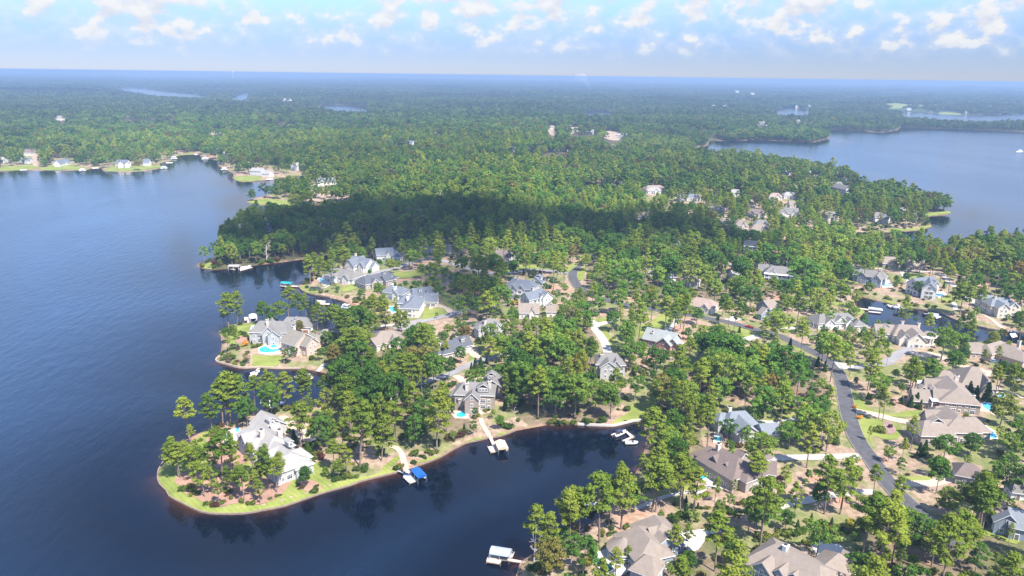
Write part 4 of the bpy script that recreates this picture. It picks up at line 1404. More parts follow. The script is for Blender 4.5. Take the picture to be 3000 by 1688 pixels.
def hull(pts):
    pts = sorted(set((float(a), float(b)) for a, b in pts))
    if len(pts) < 3:
        return pts

    def half(ps):
        h = []
        for p in ps:
            while len(h) >= 2 and (h[-1][0] - h[-2][0]) * (p[1] - h[-2][1]) - (h[-1][1] - h[-2][1]) * (p[0] - h[-2][0]) <= 0:
                h.pop()
            h.append(p)
        return h
    return half(pts)[:-1] + half(pts[::-1])[:-1]


# --- the point and the cove
house('sprawling pale house with silvery roofs and white trim on the grassy point', 'the pale house on the point', 'b6', 'wall_grey', 'roof_pale',
      [(1020, 440, 1200, 570, 14, 5.8, 11, 'h'), (1080, 335, 1200, 415, 12, 4.8, 9, 'g'), (1170, 620, 1370, 715, 12, 5.6, 9.6, 'h'), (1010, 520, 900, 560, 9, 5.6, 10, 'g'), (1060, 590, 960, 625, 8, 5.4, 9, 'g'), (1230, 680, 1140, 715, 8, 5.4, 9, 'g'), (1330, 740, 1240, 790, 9, 5.4, 9.4, 'h'),
       (1385, 720, 1430, 670, 8, 5.0, 8.6, 'h'), (1170, 470, 1240, 450, 8, 5.0, 9, 'g'), (1430, 760, 1445, 800, 8, 4.6, 6.6, 'h')],
      chimneys=[(1080, 520, 1.2), (1250, 520, .8)], dormers=[(1185, 440, 7.6, 2.6), (1360, 650, 9.6, 2.0)], win='s')
house('tall stone house with grey-brown roof, two chimneys and a row dormer above the cove', 'the stone house above the cove', 'b7', 'wall_stone', 'roof_grey',
      [(1300, 248, 1545, 255, 13, 8.3, 12.5, 'h'), (1655, 140, 1570, 235, 11, 5.6, 9.5, 'g'), (1385, 330, 1392, 375, 7, 8.2, 11.4, 'g'), (1240, 300, 1280, 320, 9, 6.0, 9.5, 'h')],
      chimneys=[(1333, 262, 1.0), (1575, 245, 1.4)], dormers=[(1505, 335, 9.8, 5.2), (1590, 200, 8.6, 4.0)])
house('dark-roofed house with a dormer and a rounded tan court', 'the dark dormered house', 'b2', 'wall_taupe', 'roof_dark',
      [(1690, 728, 1905, 680, 11, 4.6, 9, 'gG'), (1450, 775, 1740, 760, 13, 4.6, 9, 'h'), (1500, 712, 1470, 860, 9, 4.6, 8, 'h')], chimneys=[(1495, 800, .6)], dormers=[(1835, 765, 7.0, 2.2)])
house('grey house with white two-storey corner porch among the trees', 'the grey house with a white corner porch', 'b2', 'wall_grey', 'roof_grey',
      [(2150, 450, 2310, 425, 12, 6.8, 10.8, 'h'), (2080, 520, 2130, 520, 7, 6.6, 8.6, 'h')], chimneys=[(2165, 465, .3)])
house('low house with one broad pale tan hipped roof', 'the broad tan hipped roof', 'b2', 'wall_cream', 'roof_tan', [(590, 615, 790, 605, 17, 4.2, 9.2, 'h'), (450, 735, 560, 700, 10, 4.0, 7.2, 'g')])
house('pale house with blue-grey slate hipped roofs, white chimney and arched garages', 'the slate-roofed pool house', 'b2', 'wall_cream', 'roof_slate',
      [(960, 70, 1130, 75, 14, 6.8, 11, 'h'), (1060, 85, 1085, 165, 13, 6.8, 11, 'h'), (1265, 55, 1455, 45, 10, 4.4, 9, 'gGD')], chimneys=[(1005, 95, .6)], dormers=[(1375, 95, 6.6, 1.8), (1440, 88, 6.6, 1.8)], trim='white_paint')
house('house with steep grey roof partly behind the slate-roofed house', 'the steep roof behind the slate house', 'n', 'wall_white', 'roof_slate', [(1208, 846, 1262, 841, 11, 4.6, 9, 'g')], dormers=[(1232, 853, 7.0, 2.0)])
# --- the double point on the left
house('two-storey grey house with brown-grey roof and red garage door by the lake', 'the two-storey house with the red garage', 'b1', 'wall_grey', 'roof_grey',
      [(1085, 462, 1440, 466, 15, 7.4, 12.5, 'h'), (1500, 402, 1780, 405, 13, 4.6, 9.5, 'hGR'), (1240, 495, 1243, 560, 8, 7.4, 11.5, 'g'), (1302, 570, 1305, 615, 7, 7.2, 10, 'g'), (1265, 405, 1275, 406, 7, 8.0, 13.5, 'c')],
      chimneys=[(1200, 445, .8)], dormers=[(1618, 470, 7.0, 3.0)])
house('pink-walled house with olive roof, big gable and tall white chimney by the oval pool', 'the pink-walled house', 'b1', 'wall_pink', 'roof_olive',
      [(1560, 590, 1765, 655, 16, 7.0, 12.5, 'g'), (1790, 690, 1870, 722, 9, 6.8, 10.8, 'g'), (1830, 640, 1960, 660, 10, 4.2, 8, 'h')], chimneys=[(1597, 545, 1.6)])
house('low house with olive roof tucked among the trees right of the pink-walled house', 'the low olive roof', 'b1', 'wall_taupe', 'roof_olive', [(2050, 590, 2250, 575, 11, 4.0, 7.6, 'h')])
# --- the shaded waterfront
house('white house with brown hipped roof at the shaded inlet', 'the shaded white hipped house', 'a4', 'wall_white', 'roof_grey', [(1640, 972, 1840, 1005, 15, 4.6, 9.5, 'h'), (1600, 1010, 1650, 1020, 10, 4.6, 8, 'h')], chimneys=[(1655, 945, .5)])
house('white house with big grey front gable beside the lane', 'the white gabled house by the lane', 'a4', 'wall_white', 'roof_slate',
      [(1830, 858, 2010, 890, 13, 6.0, 11, 'g'), (1880, 850, 1850, 900, 10, 6.0, 11, 'g'), (1960, 900, 2050, 925, 9, 4.5, 8, 'g')], chimneys=[(1857, 835, .6)])
house('white house with plain blue-grey gable roof at the foot of the dark woods', 'the blue-grey gabled house under the woods', 'a4', 'wall_white', 'roof_bluegrey', [(2060, 785, 2230, 775, 13, 5.6, 10.5, 'g'), (2230, 800, 2300, 830, 9, 4.0, 7, 'h')])
house('long low house with dark slate roof in the cloud shade', 'the long dark slate house', 'a4', 'wall_taupe', 'roof_dark', [(1950, 1062, 2180, 1012, 15, 4.2, 8.8, 'h'), (2120, 1050, 2230, 1040, 9, 4.8, 8.4, 'g')], dormers=[(2150, 1050, 6.6, 2.2)])
house('small white house with slate roof and two white chimneys', 'the small slate house with two white chimneys', 'a4', 'wall_white', 'roof_slate', [(2215, 1150, 2330, 1168, 13, 5.0, 9, 'h')], chimneys=[(2225, 1140, .5), (2255, 1170, .5)], trim='white_paint')
house('tall white house with narrow gable beside the turning loop', 'the white house at the loop', 'a5', 'wall_white', 'roof_grey', [(-20, 375, 45, 365, 10, 6.0, 10, 'g')])
house('little garage with two white dormers under dark trees', 'the little dormered garage', 'a5', 'wall_white', 'roof_grey', [(185, 398, 245, 398, 8, 4.2, 8.5, 'gG')], dormers=[(195, 420, 6.2, 1.6), (228, 420, 6.2, 1.6)])
house('brown-roofed cottage with white dormer below the wood edge', 'the brown cottage below the wood edge', 'a5', 'wall_grey', 'roof_brown', [(660, 440, 790, 445, 14, 4.6, 9.5, 'h'), (790, 480, 865, 500, 9, 4.2, 7.6, 'gG')], chimneys=[(678, 412, .6)], dormers=[(710, 462, 7.6, 2.6)])
house('big white stone house with grey roofs and arched two-storey windows', 'the big white stone house', 'a5', 'wall_white', 'roof_slate',
      [(870, 740, 1040, 760, 15, 7.6, 12.5, 'h'), (1075, 725, 1165, 708, 10, 6.6, 10.5, 'g'), (880, 770, 885, 800, 7, 7.6, 11.4, 'g'), (955, 775, 962, 805, 7, 7.6, 10.8, 'g')], chimneys=[(885, 715, 1.2), (918, 735, .8)], dormers=[(1120, 742, 8.6, 5.0)], win='l')
house('white house with slate gables directly below the big white stone house', 'the white house with slate gables', 'a5', 'wall_white', 'roof_slate', [(990, 885, 1170, 850, 11, 7.0, 11, 'g'), (1140, 850, 1215, 885, 9, 7.0, 10.5, 'g')], chimneys=[(1065, 835, .8)])
house('tan-roofed house with cream walls below the slate gables', 'the tan house below the slate gables', 'a5', 'wall_cream', 'roof_tan', [(930, 992, 1125, 995, 13, 4.4, 9, 'g'), (1205, 1002, 1295, 1000, 9, 4.6, 8.4, 'g')], dormers=[(1245, 1020, 6.8, 2.4)])
# --- the middle woods
house('brick house with long sage green roof and front gables', 'the sage-roofed brick house', 'b3', 'wall_brick', 'roof_sage', [(1710, 470, 2080, 545, 14, 5.0, 10, 'g'), (1930, 555, 1945, 610, 9, 5.6, 9.4, 'g'), (2040, 575, 2055, 620, 8, 5.6, 9, 'g')], chimneys=[(1770, 530, -1.2), (1985, 530, -1.0)])
house('grey gabled house with a grid of white windows at the end of the long drive', 'the grey gabled house with grid windows', 'b3', 'wall_grey', 'roof_grey', [(1150, 790, 1320, 795, 14, 7.2, 11.5, 'h'), (1210, 850, 1215, 905, 9, 7.2, 10.4, 'g')], chimneys=[(1130, 810, -.5)])
house('pink-roofed house among the trees north of the street', 'the pink-roofed house', 'b3', 'wall_cream', 'roof_pink', [(2320, 85, 2500, 115, 14, 4.4, 9, 'h')])
house('tan house with two grey front gables beside the street', 'the tan twin-gabled house', 'b4', 'wall_blue', 'roof_tan', [(1020, 135, 1140, 115, 13, 4.8, 9, 'g'), (1000, 215, 1070, 225, 9, 4.8, 8.6, 'g')])
house('long grey hipped house between the street and the canal', 'the long grey hipped house', 'b4', 'wall_white', 'roof_grey', [(1720, 295, 2080, 285, 15, 4.4, 9, 'h'), (1960, 320, 2010, 340, 10, 4.4, 8.4, 'g'), (2180, 360, 2230, 375, 9, 4.4, 7.6, 'h')])
# --- canal and right side
house('blue-grey house with white gable and long dormered wing', 'the blue-grey house', 'a7', 'wall_blue', 'roof_grey', [(520, 800, 790, 838, 13, 6.2, 10.5, 'h'), (365, 760, 510, 790, 11, 5.8, 9.6, 'g'), (740, 845, 745, 890, 7, 6.4, 10, 'g')], chimneys=[(768, 825, .6)], dormers=[(415, 795, 7.8, 4.0)])
house('long low stone house with tan roofs and several gables', 'the long tan house', 'a7', 'wall_stone', 'roof_tan', [(830, 650, 1060, 655, 14, 4.2, 9, 'h'), (1100, 690, 1180, 690, 11, 4.4, 8.6, 'g'), (1210, 695, 1300, 690, 10, 4.0, 8, 'gG'), (930, 690, 935, 710, 7, 4.4, 7.8, 'g')], dormers=[(1060, 690, 6.6, 2.2)])
house('white three-storey gabled house with dark blue-grey roof by the raised pool', 'the white gabled house by the raised pool', 'a7', 'wall_white', 'roof_slate', [(1190, 925, 1440, 900, 12, 8.4, 13, 'g'), (1385, 915, 1400, 985, 10, 8.4, 13, 'g')], win='l')
house('large cream house with pale blue roof and grey garage wing', 'the pale blue roofed house', 'b5', 'wall_cream', 'roof_bluegrey', [(2110, 108, 2350, 115, 14, 7.2, 11.5, 'h'), (1920, 80, 2110, 80, 10, 4.6, 9, 'g'), (2240, 160, 2245, 205, 8, 7.2, 10.4, 'g')], chimneys=[(2520, 205, -3.0), (2140, 100, .6)])
house('tan-roofed house with brick gable and white chimneys on the canal', 'the tan canal house', 'b5', 'wall_cream', 'roof_tan', [(690, 515, 950, 530, 15, 5.4, 10.5, 'h'), (340, 520, 590, 520, 11, 4.6, 9, 'g'), (900, 575, 975, 660, 11, 5.4, 10, 'g'), (760, 600, 775, 660, 7, 5, 8.6, 'g'), (1115, 612, 1190, 630, 8, 5.4, 8, 'hP')], chimneys=[(745, 470, .8), (990, 500, .8)], dormers=[(505, 575, 6.6, 3.4)])
house('rambling tan-roofed house at the right end of the canal', 'the rambling tan house', 'b5', 'wall_pink', 'roof_tan', [(2270, 800, 2470, 860, 15, 5.4, 10, 'h'), (1745, 795, 1950, 810, 10, 4.4, 8.5, 'g'), (2060, 830, 2190, 750, 11, 5, 9, 'h'), (2480, 900, 2560, 930, 12, 5.4, 9.4, 'h')], chimneys=[(2510, 770, 1.2)])
house('house under one very large tan hipped roof', 'the very large hipped roof', 'b5', 'wall_taupe', 'roof_tan', [(1790, 1150, 1890, 1160, 22, 4.6, 12, 'h'), (1360, 1215, 1440, 1210, 10, 4.2, 7.4, 'h')], chimneys=[(1570, 1290, -3.0)])
house('house with steep taupe roofs, two tall stone chimneys and a long dormer wing', 'the double-chimney house', 'c3', 'wall_stone', 'roof_tan', [(1560, 205, 1690, 345, 19, 6.0, 12.5, 'hP'), (1130, 365, 1390, 395, 10, 4.6, 8.8, 'g'), (1440, 590, 1530, 575, 8, 5, 8.6, 'h')],
      chimneys=[(1590, 405, -3.5), (1865, 450, -4.0), (1672, 215, -.5)], dormers=[(1265, 400, 6.8, 3.0), (1375, 385, 6.8, 2.2)])
house('stone house with broad taupe roofs and a white pool terrace', 'the stone house with the white terrace', 'c3', 'wall_stone', 'roof_tan', [(1550, 580, 1690, 690, 17, 5.4, 11.5, 'h'), (1270, 735, 1500, 770, 13, 4.8, 9.4, 'h'), (1760, 700, 1910, 720, 13, 4.8, 9.2, 'h')], dormers=[(1430, 800, 7.2, 5.0)])
house('big house with brown hipped roofs, stone chimney and a taupe dormered wing', 'the big brown-roofed house', 'c2', 'wall_taupe', 'roof_brown', [(450, 860, 680, 990, 16, 5.6, 11.5, 'h'), (690, 900, 735, 950, 10, 5.4, 9.5, 'g'), (730, 1010, 790, 1090, 12, 5.4, 9.8, 'h'), (860, 1012, 1130, 1055, 9, 5.6, 8.8, 'g'), (370, 880, 330, 850, 11, 5.4, 9.4, 'h'), (470, 930, 400, 985, 8, 5.4, 9.6, 'g'), (600, 1020, 545, 1070, 7, 5.4, 9, 'g')],
      chimneys=[(437, 835, 1.4)], dormers=[(980, 1040, 8.2, 3.0)])
house('long grey-roofed house with stepped wings beside the steep drive', 'the long grey stepped house', 'c2', 'wall_grey', 'roof_bluegrey', [(590, 435, 760, 425, 13, 5.6, 10, 'h'), (650, 520, 860, 595, 11, 5.2, 9, 'g'), (930, 560, 1150, 608, 9, 5.6, 8.6, 'g'), (460, 450, 530, 450, 9, 5.4, 8.6, 'h'), (690, 470, 700, 520, 8, 5.4, 8.8, 'g')], chimneys=[(570, 390, 1.2)])
house('house with stone turret roof and big arched windows beside the lap pool', 'the turreted house', 'c4', 'wall_blue', 'roof_tan', [(735, 605, 880, 770, 14, 5.6, 10.5, 'h'), (920, 470, 1040, 560, 14, 5.0, 10.5, 'h'), (1000, 680, 1090, 760, 11, 5, 9, 'g'), (535, 745, 550, 746, 11, 4.2, 8.0, 'c'), (880, 640, 960, 600, 9, 5.4, 9.4, 'g')], win='l')
house('part of a tan roof showing between pines below the turreted house', 'the tan roof between the pines', 'c4', 'wall_blue', 'roof_tan', [(820, 960, 900, 990, 10, 4.6, 8.6, 'h')])
house('large house with long tan roof, white chimney and blue-grey balcony porch', 'the big tan roof at the bottom edge', 'c5', 'wall_blue', 'roof_tan', [(240, 775, 650, 985, 20, 6.6, 12.5, 'h'), (640, 955, 880, 900, 12, 5.4, 9.6, 'h'), (190, 900, 110, 960, 9, 6.6, 10.6, 'gP'), (320, 960, 290, 1030, 8, 6.6, 10.4, 'g'), (450, 1010, 420, 1070, 8, 6.6, 10.0, 'g'), (880, 860, 990, 880, 9, 5.4, 9.0, 'g')],
      chimneys=[(330, 800, 1.0)], trim='white_paint')
house('light grey house with dark gable at the right edge', 'the grey house at the right edge', 'c5', 'wall_blue', 'roof_bluegrey', [(2440, 440, 2590, 470, 12, 5.2, 9.5, 'g'), (2430, 470, 2440, 510, 8, 5.2, 8.8, 'g')])
house('small brown roof hidden among trees right of the street', 'the small brown roof', 'c5', 'wall_taupe', 'roof_brown', [(2020, 15, 2100, 30, 10, 4.2, 8, 'h')])
house('white pavilion with pointed grey roof near the right edge', 'the pointed pavilion roof', 'c5', 'wall_white', 'roof_grey', [(2515, 150, 2530, 152, 7, 3.4, 8.5, 'h')], name='pavilion')
# --- far ridge and lakeshore houses
FAR = [
    ('a6', 'grey house with twin chimneys on the far ridge', 'wall_white', 'roof_grey', [(1780, 580, 1980, 590, 15, 5.5, 11, 'g')], [(1850, 560, .8), (1950, 560, .8)]),
    ('a6', 'tan house at the head of the sandy track', 'wall_cream', 'roof_tan', [(370, 350, 500, 345, 14, 4.5, 9, 'h')], []),
    ('a6', 'small grey roof at the edge of the bare plots', 'wall_grey', 'roof_bluegrey', [(1100, 550, 1160, 565, 12, 4.5, 8, 'h')], []),
    ('a6', 'brown-roofed house below the far ridge clearing', 'wall_cream', 'roof_brown', [(1480, 590, 1600, 600, 13, 4.5, 9, 'h')], []),
    ('a6', 'tan pyramid-roofed house in the autumn trees', 'wall_cream', 'roof_tan', [(1345, 710, 1390, 712, 15, 4.5, 10, 'h')], []),
    ('a6', 'tan steep-roofed house right of the shaded woods', 'wall_cream', 'roof_tan', [(1510, 760, 1620, 765, 13, 4.5, 9.5, 'h')], []),
    ('a6', 'cream house with grey gable roof near the right point', 'wall_cream', 'roof_grey', [(2270, 635, 2370, 630, 13, 6, 10.5, 'g')], []),
    ('a6', 'white two-storey house with grey gable on the right lakeshore', 'wall_white', 'roof_grey', [(2330, 310, 2440, 305, 15, 7, 12.5, 'g'), (2420, 315, 2450, 350, 11, 7, 12, 'g')], []),
    ('a6', 'pale low house on the right lakeshore behind pines', 'wall_cream', 'roof_tan', [(2370, 200, 2460, 205, 16, 5, 9, 'h')], []),
    ('a6', 'white long boathouse at the right lakeshore', 'wall_white', 'roof_pale', [(2490, 272, 2570, 272, 9, 3.5, 6, 'g')], []),
    ('a6', 'white porch-fronted house in the shade of the dark woods', 'wall_white', 'roof_grey', [(1400, 935, 1540, 945, 12, 7, 11, 'gP')], []),
    ('a6', 'big grey-roofed house with white porch below the shaded woods', 'wall_white', 'roof_grey', [(1700, 1205, 1900, 1225, 16, 7, 12, 'hP'), (1560, 1195, 1680, 1200, 11, 5, 9, 'g')], [(1865, 1170, .8)]),
    ('a6', 'small tan roof among trees left of the big porch house', 'wall_cream', 'roof_pink', [(790, 1310, 870, 1320, 11, 4.5, 8.5, 'h')], []),
    ('a6', 'small pale gabled roof in the wooded hollow', 'wall_white', 'roof_pale', [(1260, 1262, 1330, 1258, 11, 4.5, 9, 'g')], []),
    ('a6', 'slate roof half hidden in pines left of the hollow', 'wall_white', 'roof_slate', [(590, 1262, 650, 1262, 11, 4.5, 8.5, 'g')], []),
    ('a7', 'white house with jumbled grey gables on the right point', 'wall_white', 'roof_grey', [(680, 95, 780, 95, 12, 6, 11, 'g'), (800, 115, 890, 125, 11, 5, 10, 'g')], []),
    ('a7', 'low roof behind trees at the wooded right point', 'wall_white', 'roof_pale', [(1020, 20, 1090, 25, 11, 4, 8, 'h')], []),
    ('a2', 'white house with slate roof far in the central woods', 'wall_white', 'roof_slate', [(470, 1058, 545, 1062, 16, 6, 12, 'g'), (385, 1070, 440, 1070, 14, 4.5, 9, 'g')], []),
    ('a2', 'small white gabled house far in the central woods', 'wall_white', 'roof_grey', [(705, 992, 745, 996, 14, 6, 11, 'g')], []),
    ('a2', 'white boxy house at the right end of the far row', 'wall_white', 'roof_pale', [(1670, 1098, 1745, 1098, 16, 10, 12, 'h')], []),
    ('a2', 'white gabled house in the middle of the far row', 'wall_white', 'roof_slate', [(1560, 1098, 1625, 1098, 15, 7, 12, 'g')], []),
    ('a2', 'grey roofed house at the left of the far row', 'wall_white', 'roof_grey', [(1405, 1104, 1440, 1104, 14, 6, 11, 'g')], []),
    ('a2', 'slate house leftmost of the far row', 'wall_white', 'roof_slate', [(1265, 1102, 1310, 1106, 14, 5, 10, 'g')], []),
    ('a2', 'pale house on the far hillside plots', 'wall_cream', 'roof_pale', [(1835, 972, 1915, 980, 18, 7, 13, 'g')], []),
    ('a2', 'wide pale house right of the hillside plots', 'wall_white', 'roof_pale', [(2090, 1005, 2165, 1008, 18, 6, 11, 'h')], []),
    ('a2', 'tan house on the bare hillside cut', 'wall_cream', 'roof_tan', [(1565, 945, 1600, 945, 16, 7, 12, 'h')], []),
    ('a2', 'tan house beside the orange clay plot', 'wall_cream', 'roof_tan', [(2310, 1398, 2405, 1395, 15, 6, 11, 'h')], []),
    ('a2', 'low white roof right of the orange clay plot', 'wall_white', 'roof_pale', [(2040, 1358, 2100, 1360, 12, 4, 8, 'h')], []),
    ('a3', 'white house high on the far right peninsula', 'wall_white', 'roof_pale', [(570, 918, 620, 918, 24, 7, 13, 'h')], []),
    ('a1', 'white lakeside house with grey roof and lawn at far left', 'wall_white', 'roof_slate', [(155, 1190, 230, 1190, 13, 5, 9.5, 'g')], []),
    ('a1', 'tan house on the rise behind the far left white house', 'wall_cream', 'roof_brown', [(192, 1125, 225, 1125, 15, 6, 12, 'h')], []),
    ('a1', 'second white gabled house along the far left shore', 'wall_white', 'roof_slate', [(425, 1205, 500, 1205, 13, 4.5, 9, 'h'), (465, 1195, 468, 1212, 9, 5, 10, 'g')], []),
    ('a1', 'white house with tall gables on the far grass point', 'wall_white', 'roof_slate', [(885, 1205, 965, 1208, 14, 6.5, 11.5, 'g'), (900, 1200, 905, 1218, 9, 6.5, 11.5, 'g'), (950, 1205, 955, 1222, 8, 6.5, 10.5, 'g')], []),
    ('a1', 'narrow white house right of the tall gabled one', 'wall_white', 'roof_slate', [(1085, 1200, 1128, 1200, 12, 6.5, 12, 'g')], []),
    ('a1', 'small pale roof at the left picture edge', 'wall_white', 'roof_pale', [(-20, 1185, 40, 1185, 14, 5, 10, 'g')], []),
    ('a1', 'pale roof in the woods above the far inlet', 'wall_white', 'roof_pale', [(1612, 1092, 1642, 1092, 16, 6, 11, 'g')], []),
    ('a1', 'white house right of the far inlet', 'wall_white', 'roof_pale', [(1685, 1148, 1720, 1146, 15, 6, 11, 'g')], []),
    ('a1', 'pale house among trees above the white waterfront house', 'wall_white', 'roof_pale', [(2215, 1228, 2245, 1224, 15, 8, 13, 'g')], []),
    ('a1', 'lone white building far off in the blue woods', 'wall_white', 'roof_pale', [(2138, 742, 2185, 742, 30, 9, 15, 'h')], []),
    ('a1', 'tan building on a clearing in the left woods', 'wall_cream', 'roof_tan', [(435, 872, 475, 872, 26, 8, 14, 'h')], []),
    ('a1', 'white villa with many windows on the grass point', 'wall_white', 'roof_pale', [(1905, 1265, 1985, 1270, 15, 7, 11, 'g'), (1990, 1285, 2040, 1290, 12, 5, 9, 'g')], []),
    ('a4', 'large white house with slate roofs near the sandy yard', 'wall_white', 'roof_bluegrey', [(1465, 75, 1530, 72, 15, 8, 12, 'g'), (1540, 75, 1660, 70, 12, 6, 10, 'g')], [(1500, 60, .8)]),
    ('a4', 'house with two stone chimneys buried in the dark wooded point', 'wall_cream', 'roof_grey', [(910, 525, 1040, 520, 14, 6, 11, 'g')], [(1048, 470, 6.5), (912, 505, 2.0)]),
]
for (k, lab, wm, rm, wings, ch) in FAR:
    house(lab, '', k, wm, rm, wings, chimneys=ch, detail=(k in ('a6', 'a4', 'a7')), clear=.6)
SPECK = [('a1', 262, 812, 'tiny white house in the blue woods far left'), ('a1', 40, 938, 'tiny tan house at the left edge of the far woods'), ('a1', 960, 870, 'first tan building of the far clearing row'), ('a1', 1170, 868, 'second tan building of the far clearing row'),
         ('a1', 1300, 868, 'rightmost tan building of the far clearing row'), ('a1', 2090, 885, 'low tan house in the far middle clearing'), ('a1', 2170, 888, 'second low tan house in the far middle clearing'), ('a1', 1590, 990, 'tan house on the hill above the far inlet'), ('a1', 1650, 990, 'pale house on the hill above the far inlet'),
         ('a1', 1900, 1125, 'small pale house in the woods behind the villa'), ('a1', 2040, 1050, 'small tan house in the woods above the villa'), ('a2', 60, 910, 'tan house at the left end of the hill row'), ('a2', 150, 912, 'tan house at the right end of the hill row'), ('a2', 1065, 875, 'orange-brown roof alone in the far woods'),
         ('a2', 1725, 935, 'tan house above the hillside plots'), ('a2', 1915, 915, 'white house above the hillside plots'), ('a2', 2180, 912, 'tan roof right of the hillside plots'), ('a2', 2390, 985, 'grey roof at the right of the far hillside'), ('a3', 405, 690, 'white building on the far blue plain'), ('a3', 525, 705, 'second white building on the far blue plain'),
         ('a3', 860, 800, 'white lakeside house across the far right water'), ('a3', 960, 795, 'tall white lakeside house across the far right water'), ('a3', 1700, 820, 'white house beside the far green field'), ('a3', 1960, 820, 'tan house beside the far green field'), ('a3', 2140, 845, 'white house on the far right bank'), ('a3', 2330, 800, 'pale house behind the far right bank'),
         ('a3', 1865, 645, 'pale works on the far right plain'), ('a3', 230, 790, 'row of white roofs in the far woods'), ('a3', 320, 790, 'second row of white roofs in the far woods'), ('a3', 870, 910, 'low white house on the far right peninsula')]
for (k, x, y, lab) in SPECK:
    q = gp(*zz(k, [(x, y)])[0])
    dq = math.hypot(q.x, q.y)
    wpx = 9.0 * dq / FPX / ZK[k][2] * .3885
    w_ = min(max(wpx * 1.1, 13), 34)
    house(lab, '', k, 'wall_cream' if 'tan' in lab else 'wall_white', 'roof_tan' if 'tan' in lab or 'brown' in lab else 'roof_pale', [(x - 16, y - 6, x + 16, y - 6, w_, w_ * .4, w_ * .62, 'h' if x % 2 else 'g')], detail=False, clear=.9)

for (x, y, wm, rm, lab) in ((430, 370, 'wall_white', 'roof_pale', 'pale low house left of the sandy track head'), (720, 440, 'wall_white', 'roof_grey', 'small white house above the middle of the sandy track'), (850, 440, 'wall_white', 'roof_slate', 'white cottage at the right end of the sandy track'), (1300, 395, 'wall_white', 'roof_pale', 'pale roof above the bare building plots'),
                            (1480, 505, 'wall_cream', 'roof_tan', 'tan house at the right rim of the bare plots'), (1730, 430, 'wall_cream', 'roof_pink', 'pink-tan roof among the autumn trees'), (1890, 420, 'wall_white', 'roof_pale', 'pale house behind the twin-chimney ridge house'), (1920, 520, 'wall_cream', 'roof_tan', 'tan roof right of the twin-chimney ridge house'),
                            (2150, 190, 'wall_cream', 'roof_pale', 'pale house high on the right lakeshore woods'), (1850, 190, 'wall_white', 'roof_pale', 'small white roof deep in the ridge woods'), (310, 640, 'wall_cream', 'roof_tan', 'tan roof beside the pale gap in the woods'), (1180, 720, 'wall_cream', 'roof_tan', 'low tan roof at the corner of the shaded woods'),
                            (1960, 300, 'wall_cream', 'roof_brown', 'brown roof on the slope below the lakeshore pines'), (1590, 720, 'wall_white', 'roof_grey', 'grey roof beside the steep tan house')):
    house(lab, '', 'a6', wm, rm, [(x - 38, y - 8, x + 38, y - 6, 13, 5.0, 9.0, 'h' if (x // 10) % 2 else 'g')], detail=True, clear=.9)

# ------------------------------------------------------------------ docks, boats, seawalls, cars
def lake_pt(key, x, y, z=.7):
    ox, oy, s = ZK[key]
    a, b_ = at_z(ox + x * s, oy + y * s, z)
    return Vector((float(a), float(b_), z))


